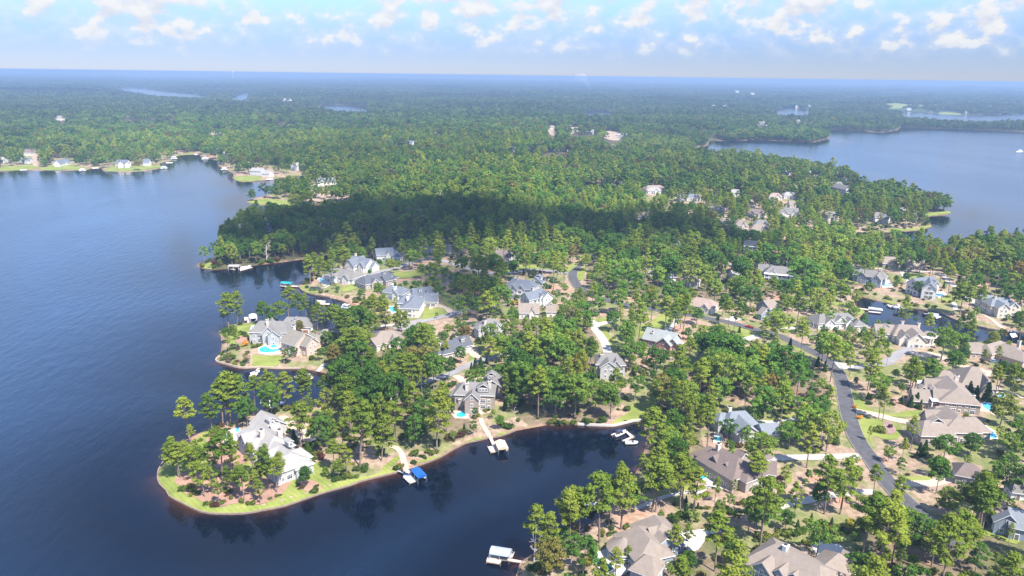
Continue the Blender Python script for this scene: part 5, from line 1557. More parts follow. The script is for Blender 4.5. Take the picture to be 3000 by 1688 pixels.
def dock(label, key, decks, canopy=None, boards='dock_boards', canopy2=None):
    """decks: corner lists as seen; canopy: (x1, y1, x2, y2, width, material, kind)"""
    P = [[lake_pt(key, *q) for q in dk] for dk in decks]
    c = sum((q for dk in P for q in dk), Vector()) / sum(len(dk) for dk in P)
    root = empty('dock', (c.x, c.y, 0), label, 'dock')
    O = Vector((c.x, c.y, 0))
    for i, dk in enumerate(P):
        mb = MB()
        q = [p - O for p in dk]
        ar = sum(q[j].x * q[(j + 1) % len(q)].y - q[(j + 1) % len(q)].x * q[j].y for j in range(len(q)))
        if ar < 0:
            q.reverse()
        zt = .75 - .006 * i
        mb.face([(p.x, p.y, zt) for p in q])
        mb.face([(p.x, p.y, zt - .35) for p in q[::-1]])
        for j in range(len(q)):
            a, b_ = q[j], q[(j + 1) % len(q)]
            mb.face([(a.x, a.y, zt - .35), (b_.x, b_.y, zt - .35), (b_.x, b_.y, zt), (a.x, a.y, zt)], 1)
        mb.build('deck', [boards, 'pile_wood'], root)
        for p in q:
            pb = MB()
            d = p * 1.0
            pb.tube((d.x * .98, d.y * .98, -2.5), (d.x * .98, d.y * .98, 1.25), .13, .13, 6)
            pb.build('piling', 'pile_wood', root)
        keep_clear([project(tuple(p))[:2] for p in dk], float((dk[0] - Vector((0, 0, CAM_H))).length))
    for cn in (canopy, canopy2):
        if not cn:
            continue
        x1, y1, x2, y2, wd, mt, kind = cn
        zr, ze = (3.7, 2.9) if kind != 'flat' else (3.6, 3.45)
        a = lake_pt(key, x1, y1, zr) - O
        b_ = lake_pt(key, x2, y2, zr) - O
        d = (b_ - a)
        L = d.length
        U = d.normalized()
        V = Vector((-U.y, U.x, 0))
        cc = (a + b_) / 2
        mb = MB()
        prof = {'gable': [(-1, ze), (0, zr), (1, ze)], 'round': [(-1, ze - .3), (-.8, ze + .25), (-.4, zr - .1), (0, zr), (.4, zr - .1), (.8, ze + .25), (1, ze - .3)], 'flat': [(-1, ze), (0, zr), (1, ze)]}[kind]

        def Q(u, v, z):
            p = cc + U * (u * L / 2) + V * (v * wd / 2)
            return (p.x, p.y, z)
        for k in range(len(prof) - 1):
            (v0, z0), (v1, z1) = prof[k], prof[k + 1]
            mb.hexa([Q(-1, v0, z0 - .12), Q(1, v0, z0 - .12), Q(1, v1, z1 - .12), Q(-1, v1, z1 - .12), Q(-1, v0, z0), Q(1, v0, z0), Q(1, v1, z1), Q(-1, v1, z1)])
        for u in (-1, 1):
            mb.face([Q(u, v, z - .05) for v, z in prof] + [Q(u, 1, ze - .45), Q(u, -1, ze - .45)])
        mb.build('canopy', mt, root)
        for u in (-.94, 0, .94):
            for v in (-.93, .93):
                pb = MB()
                p = Q(u, v, 0)
                pb.tube((p[0], p[1], -2.5), (p[0], p[1], ze), .10, .10, 6)
                pb.build('canopy_post', 'aluminium' if mt.startswith('canvas') else 'trim_white', root)
        keep_clear(hull([project(tuple(Vector(Q(u, v, z)) + O))[:2] for u in (-1, 1) for v, z in prof]), float((O - Vector((0, 0, CAM_H))).length))
    return root


def boat_mesh_parts(L, B, hullm):
    """runabout hull lofted from stern to bow, with cockpit, windscreen and outboard"""
    st = [(-.5, .92, 0), (-.25, 1.0, 0), (0, 1.0, .02), (.2, .9, .06), (.36, .62, .12), (.46, .28, .18), (.5, .02, .22)]
    hull_ = MB()
    rings = []
    for (x, k, up) in st:
        hb = B / 2 * k
        rings.append([(x * L, -hb, .85 + up * 1.6), (x * L, -hb * .86, .25 + up), (x * L, 0, -.05 + up * 2.2), (x * L, hb * .86, .25 + up), (x * L, hb, .85 + up * 1.6)])
    for a, b_ in zip(rings[:-1], rings[1:]):
        for k in range(4):
            hull_.face([a[k], a[k + 1], b_[k + 1], b_[k]])
    hull_.face(rings[0][::-1])
    for a, b_ in zip(rings[3:-1], rings[4:]):
        hull_.face([a[0], b_[0], b_[4], a[4]])
    hull_.face([rings[0][0], rings[0][4], (rings[0][4][0] + .6, rings[0][4][1], .85), (rings[0][0][0] + .6, rings[0][0][1], .85)])
    for s_ in (-1, 1):
        hull_.hexa([(-.5 * L, s_ * B * .40, .80), (.2 * L, s_ * B * .38, .85), (.2 * L, s_ * B * .45, .85), (-.5 * L, s_ * B * .46, .80),
                    (-.5 * L, s_ * B * .40, .92), (.2 * L, s_ * B * .38, .98), (.2 * L, s_ * B * .45, .98), (-.5 * L, s_ * B * .46, .92)])
    floor = MB()
    floor.face([(-.4 * L, -B * .4, .45), (.22 * L, -B * .38, .45), (.22 * L, B * .38, .45), (-.4 * L, B * .4, .45)])
    for x in (-.3, -.05):
        for s_ in (-1, 1):
            floor.box((x * L, s_ * B * .22, .7), (.6, .55, .5))
    ws = MB()
    ws.hexa([(.12 * L, -B * .38, .95), (.2 * L, -B * .36, .95), (.2 * L, B * .36, .95), (.12 * L, B * .38, .95), (.1 * L, -B * .34, 1.5), (.12 * L, -B * .33, 1.5), (.12 * L, B * .33, 1.5), (.1 * L, B * .34, 1.5)])
    om = MB()
    om.box((-.53 * L, 0, .9), (.5, .42, .8))
    om.box((-.53 * L, 0, .2), (.2, .18, .8))
    return hull_, floor, ws, om


def boat(label, pos, ang, L=6.5, B=2.4, hullm='boat_white', cover=None):
    root = empty('motor_boat', (pos.x, pos.y, .1 if pos.z < 1 else pos.z), label, 'boat', rz=ang)
    h_, f_, w_, o_ = boat_mesh_parts(L, B, hullm)
    h_.build('hull', hullm, root)
    f_.build('cockpit', 'seat_tan', root)
    w_.build('windscreen', 'glass', root)
    o_.build('outboard_motor', 'rubber', root)
    if cover:
        mb = MB()
        for k in range(4):
            a, b_ = -B * .42 + B * .84 * k / 4, -B * .42 + B * .84 * (k + 1) / 4
            za, zb = 2.0 + .18 * math.cos(a / B * 2.6), 2.0 + .18 * math.cos(b_ / B * 2.6)
            mb.hexa([(-.3 * L, a, za), (.1 * L, a, za), (.1 * L, b_, zb), (-.3 * L, b_, zb), (-.3 * L, a, za + .06), (.1 * L, a, za + .06), (.1 * L, b_, zb + .06), (-.3 * L, b_, zb + .06)])
        for x in (-.28, .08):
            for s_ in (-1, 1):
                mb.tube((x * L, s_ * B * .4, .9), (x * L, s_ * B * .4, 2.05), .03, .03, 5)
        mb.build('bimini_top', cover, root)
    return root


def pontoon(label, pos, ang, L=7.5, B=2.6, top='canvas_tan'):
    root = empty('pontoon_boat', (pos.x, pos.y, .05), label, 'boat', rz=ang)
    for s_ in (-1, 1):
        mb = MB()
        mb.tube((-L / 2, s_ * B * .36, .2), (L * .42, s_ * B * .36, .2), .32, .32, 10)
        mb.tube((L * .42, s_ * B * .36, .2), (L * .5, s_ * B * .36, .38), .32, .06, 10)
        mb.build('pontoon', 'aluminium', root)
    mb = MB()
    mb.box((0, 0, .62), (L, B, .14))
    mb.build('deck', 'boat_white', root)
    mb = MB()
    for s_ in (-1, 1):
        mb.box((0, s_ * B * .48, 1.05), (L * .92, .06, .7))
    for s_ in (-1, 1):
        mb.box((s_ * L * .46, 0, 1.05), (.06, B * .96, .7))
    mb.build('railing', 'boat_white', root)
    mb = MB()
    for x, y in ((-.3, -.28), (-.3, .28), (.25, -.28), (.25, .28), (0, .3)):
        mb.box((x * L, y * B, .95), (1.2, .6, .5))
    mb.build('seats', 'seat_tan', root)
    if top:
        mb = MB()
        mb.box((-.1 * L, 0, 2.6), (L * .5, B * .95, .1))
        for x in (-.33, .13):
            for s_ in (-1, 1):
                mb.tube((x * L, s_ * B * .44, .7), (x * L, s_ * B * .44, 2.6), .03, .03, 5)
        mb.build('bimini_top', top, root)
    return root


def jet_ski(label, pos, ang, m_):
    root = empty('jet_ski', (pos.x, pos.y, .78), label, 'jet ski', rz=ang)
    mb = MB()
    st = [(-1.5, .45), (-.5, .55), (.6, .5), (1.2, .28), (1.6, .04)]
    for (xa, ha), (xb, hb) in zip(st[:-1], st[1:]):
        mb.hexa([(xa, -ha * .6, 0), (xb, -hb * .6, .08), (xb, hb * .6, .08), (xa, ha * .6, 0), (xa, -ha, .45), (xb, -hb, .5), (xb, hb, .5), (xa, ha, .45)])
    mb.build('hull', m_, root)
    mb = MB()
    mb.box((-.5, 0, .62), (1.5, .4, .35))
    mb.tube((.35, -.4, .95), (.35, .4, .95), .04, .04, 5)
    mb.box((.4, 0, .7), (.4, .25, .45))
    mb.build('seat', 'rubber', root)


def mid(key, a, b_, z=.1):
    p, q = lake_pt(key, *a, z), lake_pt(key, *b_, z)
    return (p + q) / 2, math.atan2(q.y - p.y, q.x - p.x), (q - p).length


# the blue-roofed dock
dock('grey dock with bright blue canvas boat lift roof in the cove', 'b7', [[(655, 1262), (690, 1178), (812, 1300), (725, 1330)], [(660, 1195), (712, 1178), (730, 1200), (680, 1225)]],
     (782, 1152, 860, 1235, 3.9, 'canvas_blue', 'gable'), 'grey_boards')
p, a, _ = mid('b7', (800, 1215), (880, 1275))
boat('white motor boat hanging under the blue canvas roof', p, a, 7.2, 2.5)
for i, (x, y) in enumerate(((640, 1210), (665, 1222), (690, 1238))):
    jet_ski(['jet ski nearest the shore on the blue-roofed dock', 'middle jet ski on the blue-roofed dock', 'jet ski farthest out on the blue-roofed dock'][i], lake_pt('b7', x, y, .78), R(-25 + 4 * i), ['boat_white', 'boat_grey', 'boat_blue'][i])
# brown covered dock
dock('tan dock with brown flat roofed boat slip in the cove', 'b7', [[(1560, 830), (1590, 822), (1645, 935), (1610, 940)], [(1550, 938), (1640, 925), (1678, 988), (1585, 1002)], [(1715, 900), (1735, 895), (1773, 972), (1750, 980)]],
     (1680, 858, 1720, 940, 4.4, 'canvas_tan', 'gable'))
p, a, _ = mid('b7', (1680, 900), (1710, 995))
boat('dark blue motor boat in the brown covered slip', p, a, 7.0, 2.5, 'boat_blue')
# cove head
dock('U-shaped wooden dock at the head of the cove', 'c1', [[(955, 680), (985, 678), (1075, 745), (1040, 765)], [(920, 790), (940, 806), (1065, 752), (1040, 738)], [(785, 720), (870, 680), (890, 690), (805, 735)]])
p, a, _ = mid('c1', (830, 745), (965, 690))
boat('white motor boat with navy top at the U-shaped dock', p, a, 7.2, 2.6, 'boat_white', 'canvas_navy')
p, a, _ = mid('c1', (1000, 830), (1070, 830))
boat('small white boat half under the pines at the cove bank', p, a, 5.5, 2.2)
# bottom shore dock
dock('T-shaped grey dock with rounded grey lift cover at the bottom shore', 'b8', [[(560, 1180), (735, 1205), (710, 1300), (530, 1270)], [(735, 1212), (1030, 1265), (1020, 1290), (725, 1245)], [(845, 1135), (892, 1140), (862, 1225), (822, 1222)]],
     (590, 1085, 845, 1125, 4.2, 'canvas_grey', 'round'), 'dock_boards')
p, a, _ = mid('b8', (600, 1165), (840, 1200))
boat('grey boat under the rounded grey lift cover', p, a, 7.0, 2.4, 'boat_grey')
dock('grey dock with rounded cover behind the shore pines', 'b8', [[(1620, 600), (1640, 570), (1800, 590), (1790, 635)], [(1800, 565), (1990, 610), (1980, 630), (1790, 595)], [(1905, 515), (1950, 525), (1920, 590), (1880, 580)]],
     (1740, 465, 1890, 500, 4.2, 'canvas_grey', 'round'), 'grey_boards')
p, a, _ = mid('b8', (1740, 530), (1880, 560))
boat('white boat beneath the cover behind the shore pines', p, a, 6.5)
# middle point
dock('white dock with teal canvas lift roof off the middle point', 'a4', [[(1095, 1160), (1125, 1148), (1245, 1160), (1205, 1176)], [(1205, 1152), (1290, 1160), (1285, 1170), (1200, 1165)]], (1115, 1112, 1218, 1120, 4.5, 'canvas_teal', 'gable'), 'dock_boards')
p, a, _ = mid('a4', (1120, 1148), (1215, 1152))
boat('white boat under the teal canvas roof', p, a, 6.5)
dock('boathouse dock with pale roof at the dark wooded point', 'a4', [[(570, 985), (640, 1000), (650, 990), (580, 975)], [(690, 985), (800, 965), (825, 975), (700, 1010)]], (585, 945, 695, 945, 7.0, 'roof_pale', 'gable'), 'dock_boards')
p, a, _ = mid('a4', (700, 985), (810, 965))
boat('white cruiser moored beside the pale-roofed boathouse', p, a, 9.0, 2.9)
dock('dock with dark blue lift roof in the shaded inlet', 'a4', [[(1470, 1005), (1550, 995), (1560, 1003), (1480, 1013)]], (1490, 965, 1555, 970, 4.2, 'canvas_navy', 'round'), 'grey_boards')
# left double point
dock('white T-shaped dock with pale lift roof behind the two-storey house', 'b1', [[(850, 410), (940, 405), (945, 450), (855, 462)], [(905, 440), (945, 440), (930, 495), (895, 490)], [(1020, 400), (1048, 400), (1045, 460), (1018, 460)]],
     (975, 350, 990, 400, 4.4, 'boat_white', 'gable'), 'dock_boards')
p, a, _ = mid('b1', (975, 385), (1000, 450))
boat('dark boat under the pale lift roof', p, a, 6.5, 2.4, 'boat_blue')
dock('long narrow dock from the walled waterfront lawn', 'b1', [[(1050, 1180), (1100, 1175), (970, 1275), (920, 1300), (985, 1255)], [(920, 1300), (1000, 1245), (1060, 1255), (1030, 1305)]], None, 'dock_boards')
p, a, _ = mid('b1', (975, 1275), (1055, 1250))
boat('small white boat on the long narrow dock', p, a, 5.5, 2.2)
dock('angled floating dock in the inlet behind the pink-walled house', 'b1', [[(1600, 1310), (1640, 1295), (1720, 1345), (1680, 1355)], [(1710, 1370), (1890, 1315), (1895, 1330), (1725, 1380)], [(1820, 1280), (1850, 1275), (1900, 1315), (1870, 1325)]], None, 'dock_boards')
p, a, _ = mid('b1', (1730, 1350), (1840, 1295))
boat('grey boat in the angled floating dock', p, a, 6.5, 2.4, 'boat_grey')
p, a, _ = mid('b6', (1110, 255), (1200, 245))
pontoon('pontoon boat with pale cover behind the point house', p, a, 8.0, 2.7, 'boat_white')
p, a, _ = mid('b6', (1185, 285), (1275, 275))
boat('white boat with open cockpit behind the point house', p, a, 7.0, 2.5)
dock('short grey dock behind the point house', 'b6', [[(1160, 300), (1200, 280), (1215, 300), (1175, 315)]], None, 'grey_boards')
# shaded creek
p, a, _ = mid('b1', (2330, 265), (2480, 290))
pontoon('pontoon boat with white top in the shaded creek', p, a, 8.5, 2.7, 'boat_white')
p, a, _ = mid('b1', (2410, 465), (2520, 470))
pontoon('pontoon boat moored at the end of the shaded creek', p, a, 8.0, 2.7, 'canvas_tan')
dock('small dock by the shaded creek', 'b1', [[(2330, 305), (2440, 325), (2430, 345), (2320, 325)]], None, 'dock_boards')
dock('brown dock under the pines of the shaded creek', 'a4', [[(1460, 1300), (1560, 1310), (1550, 1335), (1455, 1325)], [(1490, 1330), (1600, 1335), (1600, 1350), (1490, 1345)]], None, 'dock_boards')
# canal
dock('white dock with railed pontoon slip near the canal head', 'b5', [[(100, 270), (230, 290), (228, 305), (105, 285)], [(225, 318), (420, 335), (410, 350), (225, 330)]], None, 'pale_paving')
p, a, _ = mid('b5', (230, 290), (430, 315))
pontoon('white pontoon boat in the railed slip near the canal head', p, a, 9.0, 2.8, None)
dock('dock with grey roof and two boats in the middle canal', 'b5', [[(520, 240), (600, 225), (620, 240), (560, 262)], [(660, 195), (700, 195), (710, 260), (680, 262)]], (625, 232, 705, 245, 5.0, 'canvas_grey', 'gable'), 'pale_paving')
p, a, _ = mid('b5', (535, 245), (620, 275))
boat('white boat left of the grey roofed canal dock', p, a, 7.0, 2.5)
p, a, _ = mid('b5', (700, 290), (790, 290))
boat('white boat right of the grey roofed canal dock', p, a, 6.5, 2.4)
dock('covered dock with white deck before the canal gardens', 'b5', [[(1165, 395), (1230, 370), (1330, 405), (1250, 432)]], (1130, 335, 1290, 355, 5.0, 'canvas_grey', 'gable'), 'boat_white')
p, a, _ = mid('b5', (1080, 375), (1160, 375))
boat('dark boat at the covered dock before the canal gardens', p, a, 6.5, 2.4, 'boat_blue')
dock('white deck dock at the right end of the canal', 'b5', [[(2360, 660), (2440, 650), (2480, 700), (2400, 720)]], None, 'boat_white')
p, a, _ = mid('b5', (2330, 640), (2440, 655))
boat('blue and white boat at the right end of the canal', p, a, 6.0, 2.3, 'boat_blue')
p, a, _ = mid('b5', (1230, 705), (1310, 700))
boat('dark covered boat by the tan canal house', p, a, 6.0, 2.3, 'boat_blue')
# far left shore
for i, (k, q, lab) in enumerate((('a1', (175, 1282), 'tiny white dock below the far left white house'), ('a1', (620, 1286), 'low white dock at the second far bank'), ('a1', (720, 1268), 'pale dock beside the blue far boat'), ('a1', (1235, 1268), 'pale dock at the far grass point'),
                                 ('a1', (1275, 1228), 'white dock at the mouth of the far inlet'), ('a1', (1310, 1195), 'white dock halfway up the far inlet'), ('a1', (1490, 1165), 'white dock at the end of the far inlet'), ('a1', (1545, 1198), 'white dock right of the far inlet'),
                                 ('a1', (1690, 1246), 'pale dock above the villa point'), ('a1', (1690, 1278), 'lower pale dock above the villa point'), ('a1', (2030, 1352), 'small dock right of the white villa'), ('a3', (545, 1050), 'white dock on the far right shore'),
                                 ('a3', (1130, 968), 'white dock behind the far right point'), ('a3', (2540, 1145), 'pale dock at the right picture edge'))):
    x, y = q
    dock(lab, k, [[(x - 26, y - 2), (x + 26, y - 4), (x + 28, y + 2), (x - 24, y + 4)]], (x - 12, y - 14, x + 14, y - 14, 7.0, 'boat_white', 'gable') if i % 2 else None, 'boat_white')


def seawall(label, pts, h=.95, m_='seawall_stone', key='n'):
    W = [Vector([float(q) for q in at_z(x, y, 0.0)]) for x, y in zz(key, pts)]
    line = catmull(W, False, 4.0)
    mb = MB()
    n = len(line)
    nv = []
    for i in range(n):
        d = (line[min(i + 1, n - 1)] - line[max(i - 1, 0)]).normalized()
        v = Vector((-d.y, d.x))
        p = line[i] + v
        nv.append(v if sd(p.x, p.y) > sd(line[i].x - v.x, line[i].y - v.y) else -v)
    for i in range(n - 1):
        a, b_ = line[i] - nv[i] * .1, line[i + 1] - nv[i + 1] * .1
        a2, b2 = line[i] + nv[i] * .35, line[i + 1] + nv[i + 1] * .35
        mb.hexa([(a.x, a.y, -2), (b_.x, b_.y, -2), (b2.x, b2.y, -2), (a2.x, a2.y, -2), (a.x, a.y, h), (b_.x, b_.y, h), (b2.x, b2.y, h), (a2.x, a2.y, h)])
    ob = mb.build('seawall', m_)
    tag(ob, label, 'seawall')


seawall('low stone seawall along the rim of the point and the cove', [(1171, 1384), (1110, 1399), (1055, 1413), (1030, 1423), (958, 1443), (915, 1457), (834, 1485), (772, 1497), (716, 1507), (638, 1508), (585, 1501), (532, 1476), (495, 1456), (487, 1440), (468, 1422), (461, 1402), (464, 1378), (480, 1352)], .6)
seawall('pale seawall below the oval pool lawn', [(890, 1082), (878, 1081), (804, 1081), (763, 1078), (715, 1080), (686, 1076), (659, 1068), (633, 1061), (635, 1052), (645, 1044)], 1.0, 'tan_paving')
seawall('stone seawall between the blue dock and the brown dock', [(1513, 1262), (1469, 1279), (1430, 1286), (1364, 1301), (1326, 1320), (1287, 1343), (1229, 1365)], .6)
seawall('white seawall at the head of the cove', [(1878, 1235), (1856, 1236), (1808, 1248), (1779, 1250), (1692, 1246)], 1.1, 'pale_paving')
seawall('tan seawall along the bottom shore', [(1755, 1523), (1727, 1544), (1690, 1570), (1627, 1605), (1585, 1618), (1528, 1653), (1515, 1688), (1490, 1760)], 1.0)
seawall('thin stone wall round the shaded middle point', [(873, 842), (887, 855), (908, 863), (937, 868), (966, 873)], .9)
seawall('stone wall at the mouth of the right canal', [(2655, 902), (2713, 910), (2743, 914), (2803, 941), (2869, 959), (2917, 968), (3000, 975)], .8, 'kerb_concrete')


def wheel(parent, x, y, r=.36):
    mb = MB()
    mb.tube((x, y - .12, r), (x, y + .12, r), r, r, 12)
    mb.tube((x, y + .12, r), (x, y - .12, r), r, r, 12)
    wh = mb.build('wheel', 'rubber', parent)
    mb = MB()
    s_ = 1 if y > 0 else -1
    mb.tube((x, y, r), (x, y + s_ * .14, r), r * .6, r * .55, 10)
    mb.build('rim', 'aluminium', wh)


def car(label, pos, ang, body, kind='sedan', cabin=None):
    L, Wd = (5.6, 2.0) if kind == 'pickup' else (4.7, 1.85)
    root = empty('pickup_truck' if kind == 'pickup' else 'parked_car', pos, label, 'truck' if kind == 'pickup' else 'car', rz=ang)
    mb = MB()
    st = [(-L / 2, .55, .92), (-L * .25, .45, 1.0), (L * .18, .45, 1.0), (L * .42, .45, .92), (L / 2, .5, .74)]
    for (x0, b0, t0), (x1, b1, t1) in zip(st[:-1], st[1:]):
        w0, w1 = Wd / 2, Wd / 2
        mb.hexa([(x0, -w0, b0 - .1), (x1, -w1, b1 - .1), (x1, w1, b1 - .1), (x0, w0, b0 - .1), (x0, -w0 * .94, t0), (x1, -w1 * .94, t1), (x1, w1 * .94, t1), (x0, w0 * .94, t0)])
    mb.build('body', body, root)
    c0, c1 = (-.08, .24) if kind == 'pickup' else (-.40, .22)
    mb = MB()
    mb.hexa([(c0 * L, -Wd * .46, .98), (c1 * L, -Wd * .46, .98), (c1 * L, Wd * .46, .98), (c0 * L, Wd * .46, .98), (c0 * L + .35, -Wd * .37, 1.55), (c1 * L - .75, -Wd * .37, 1.55), (c1 * L - .75, Wd * .37, 1.55), (c0 * L + .35, Wd * .37, 1.55)])
    mb.build('window', 'glass', root)
    mb = MB()
    mb.hexa([(c0 * L + .3, -Wd * .38, 1.54), (c1 * L - .7, -Wd * .38, 1.54), (c1 * L - .7, Wd * .38, 1.54), (c0 * L + .3, Wd * .38, 1.54), (c0 * L + .4, -Wd * .35, 1.62), (c1 * L - .85, -Wd * .35, 1.62), (c1 * L - .85, Wd * .35, 1.62), (c0 * L + .4, Wd * .35, 1.62)])
    mb.build('car_roof', cabin or body, root)
    if kind == 'pickup':
        mb = MB()
        mb.box((-L * .31, 0, 1.03), (L * .33, Wd * .78, .08))
        mb.build('bed', 'car_dark', root)
    for x in (-L * .31, L * .31):
        for s_ in (-1, 1):
            wheel(root, x, s_ * Wd * .45)
    for s_ in (-1, 1):
        mb = MB()
        mb.box((L / 2 - .02, s_ * Wd * .36, .68), (.1, .34, .16))
        mb.build('headlight', 'lamp_white', root)
        mb = MB()
        mb.box((-L / 2 + .02, s_ * Wd * .38, .78), (.1, .28, .18))
        mb.build('tail_light', 'lamp_red', root)
    c = Vector(pos)
    x, y, d = project((c.x, c.y, 1.0))
    keep_clear([(x - 18, y - 12), (x + 18, y - 12), (x + 18, y + 10), (x - 18, y + 10)], float(d))
    block([(c.x - 6, c.y - 6), (c.x + 6, c.y - 6), (c.x + 6, c.y + 6), (c.x - 6, c.y + 6)])


p, q = gp(2184, 958), gp(2206, 964)
car('red pickup truck with dark bed driving on the asphalt street', (p + q) / 2 + Vector((0, 0, .22)), math.atan2(q.y - p.y, q.x - p.x) + math.pi, 'car_red', 'pickup')
p = gp(*zz('b5', [(2100, 1028)])[0])
car('white car parked behind the rambling tan house', p + Vector((0, 0, .1)), R(-12), 'car_white')
p = gp(*zz('b5', [(2130, 1092)])[0])
car('pale blue car parked below the white car', p + Vector((0, 0, .1)), R(-15), 'car_blue')

# ------------------------------------------------------------------ trees
def quads_mesh(nm, cen, nrm, size, mats, rng, stretch=1.0):
    n = len(cen)
    nrm = nrm / np.maximum(np.linalg.norm(nrm, axis=1, keepdims=True), 1e-6)
    a = np.cross(nrm, rng.normal(size=(n, 3)))
    a /= np.maximum(np.linalg.norm(a, axis=1, keepdims=True), 1e-6)
    b_ = np.cross(nrm, a)
    s = (size * rng.uniform(.65, 1.3, n))[:, None] / 2
    k = rng.uniform(.55, 1.0, n)[:, None] * stretch
    bend = nrm * s * .35
    V = np.stack([cen - a * s - b_ * s * k * .5, cen + a * s * .8 - b_ * s * k + bend * .2, cen + a * s * 1.05 + b_ * s * k * .6 - bend * .4, cen - a * s * .7 + b_ * s * k + bend * .3], 1).reshape(-1, 3)
    F = np.arange(4 * n).reshape(n, 4)
    me_ = grid_mesh(nm, V, F)
    for q in mats:
        me_.materials.append(MATS[q])
    return me_


def clumps(cs, rad, per, rng, up=.35, shell=.55):
    C_, N_ = [], []
    for (c, r) in zip(cs, rad):
        d = rng.normal(size=(per, 3))
        d /= np.linalg.norm(d, axis=1, keepdims=True)
        d[:, 2] = np.where(d[:, 2] < -.35, -d[:, 2] * .6, d[:, 2])
        q = rng.uniform(shell, 1.0, per)[:, None]
        C_.append(np.asarray(c) + d * q * np.asarray(r))
        N_.append(d + rng.normal(size=(per, 3)) * .45 + np.array([0, 0, up]))
    return np.concatenate(C_), np.concatenate(N_)


def trunk_mesh(nm, H, r0, lean, limbs, m_, seed):
    mb = MB()
    rr = random.Random(seed)
    prev = Vector((0, 0, -.8))
    n = 4
    pts = [Vector((lean[0] * (k / n) ** 1.3, lean[1] * (k / n) ** 1.3, H * k / n)) for k in range(n + 1)]
    pts[0].z = -.8
    for k in range(n):
        mb.tube(pts[k], pts[k + 1], r0 * (1 - .8 * k / n), r0 * (1 - .8 * (k + 1) / n), 6, caps=False)
    for (zf, tip) in limbs:
        base = Vector((lean[0] * zf, lean[1] * zf, H * zf))
        mb.tube(base, Vector(tip), r0 * .28, r0 * .06, 4, caps=False)
    return mb.mesh(nm, [m_])


def make_pine(seed, lod):
    rng = np.random.default_rng(seed)
    H = 24.0
    lean = rng.normal(size=2) * .5
    base = rng.uniform(.30, .48) if seed % 2 else rng.uniform(.5, .64)
    ncl = [22, 16, 9][lod]
    per = [88, 22, 9][lod]
    size = [.72, 1.45, 2.7][lod]
    cs, rad, limbs = [], [], []
    for k in range(ncl):
        f = base + (1 - base) * (k + .3) / ncl
        prof = math.sin(min(1, (f - base) / (1 - base) * .95 + .18) * math.pi) ** .7
        r = rng.uniform(.4, 1.0) * 4.0 * prof + .25
        a = k * 2.4 + rng.uniform(-.6, .6)
        c = (lean[0] * f + r * math.cos(a), lean[1] * f + r * math.sin(a), H * f)
        cs.append(c)
        sz = rng.uniform(1.1, 2.5)
        rad.append((sz, sz, sz * .55))
        limbs.append((max(.3, f - .05), c))
    C_, N_ = clumps(cs, rad, per, rng, .55, .35)
    return quads_mesh('pine_crown', C_, N_, size, ['pine_needles'], rng, .8), trunk_mesh('pine_trunk', H * .97, .33, lean, limbs[::1 if lod == 0 else 3], 'pine_bark', seed)


def make_broad(seed, lod, matl='broad_leaves'):
    rng = np.random.default_rng(seed)
    H = 17.0
    lean = rng.normal(size=2) * .3
    ncl = [30, 20, 12][lod]
    if seed % 3 == 0:
        ncl = int(ncl * .68)
    per = [74, 20, 9][lod]
    size = [.76, 1.6, 2.9][lod]
    rx, rz = rng.uniform(4.0, 6.0), rng.uniform(5.0, 7.2)
    zc = H - rz * .95
    cs, rad = [], []
    for k in range(ncl):
        u = 1 - 1.75 * (k + .5) / ncl
        a = k * 2.39996 + rng.uniform(-.4, .4)
        q = math.sqrt(max(0, 1 - u * u)) * rng.uniform(.5, 1.18)
        cs.append((rx * q * math.cos(a), rx * q * math.sin(a), zc + rz * u * rng.uniform(.8, 1.0)))
        sz = rng.uniform(1.0, 2.4)
        rad.append((sz, sz, sz * .8))
    C_, N_ = clumps(cs, rad, per, rng, .25, .55)
    limbs = [(.42 + .4 * rng.random(), cs[i]) for i in range(0, ncl, 4 if lod == 0 else 9)]
    return quads_mesh('broad_crown', C_, N_, size, [matl], rng), trunk_mesh('broad_trunk', H * .8, .30, lean, limbs, 'grey_bark', seed)


def make_cone(seed, matl='cypress_leaves'):
    rng = np.random.default_rng(seed)
    H = 6.0
    n = 520
    z = rng.uniform(0, 1, n) ** 1.25
    a = rng.uniform(0, 2 * math.pi, n)
    r = 1.35 * (1 - z) ** .75 * rng.uniform(.7, 1.05, n) + .06
    C_ = np.stack([r * np.cos(a), r * np.sin(a), .15 + z * (H - .2)], 1)
    N_ = np.stack([np.cos(a), np.sin(a), np.full(n, .7)], 1) + rng.normal(size=(n, 3)) * .4
    return quads_mesh('cone_crown', C_, N_, .55, [matl], rng), trunk_mesh('cone_trunk', 3.0, .14, (0, 0), [], 'grey_bark', seed)


def make_shrub(seed, matl='shrub_leaves'):
    rng = np.random.default_rng(seed)
    cs = [(rng.normal() * .35, rng.normal() * .35, .55 + rng.uniform(-.1, .35)) for _ in range(6)]
    C_, N_ = clumps(cs, [(.62, .62, .5)] * 6, 34, rng, .4, .6)
    C_[:, 2] = np.maximum(C_[:, 2], .05)
    return quads_mesh('shrub_leaves', C_, N_, .34, [matl], rng)


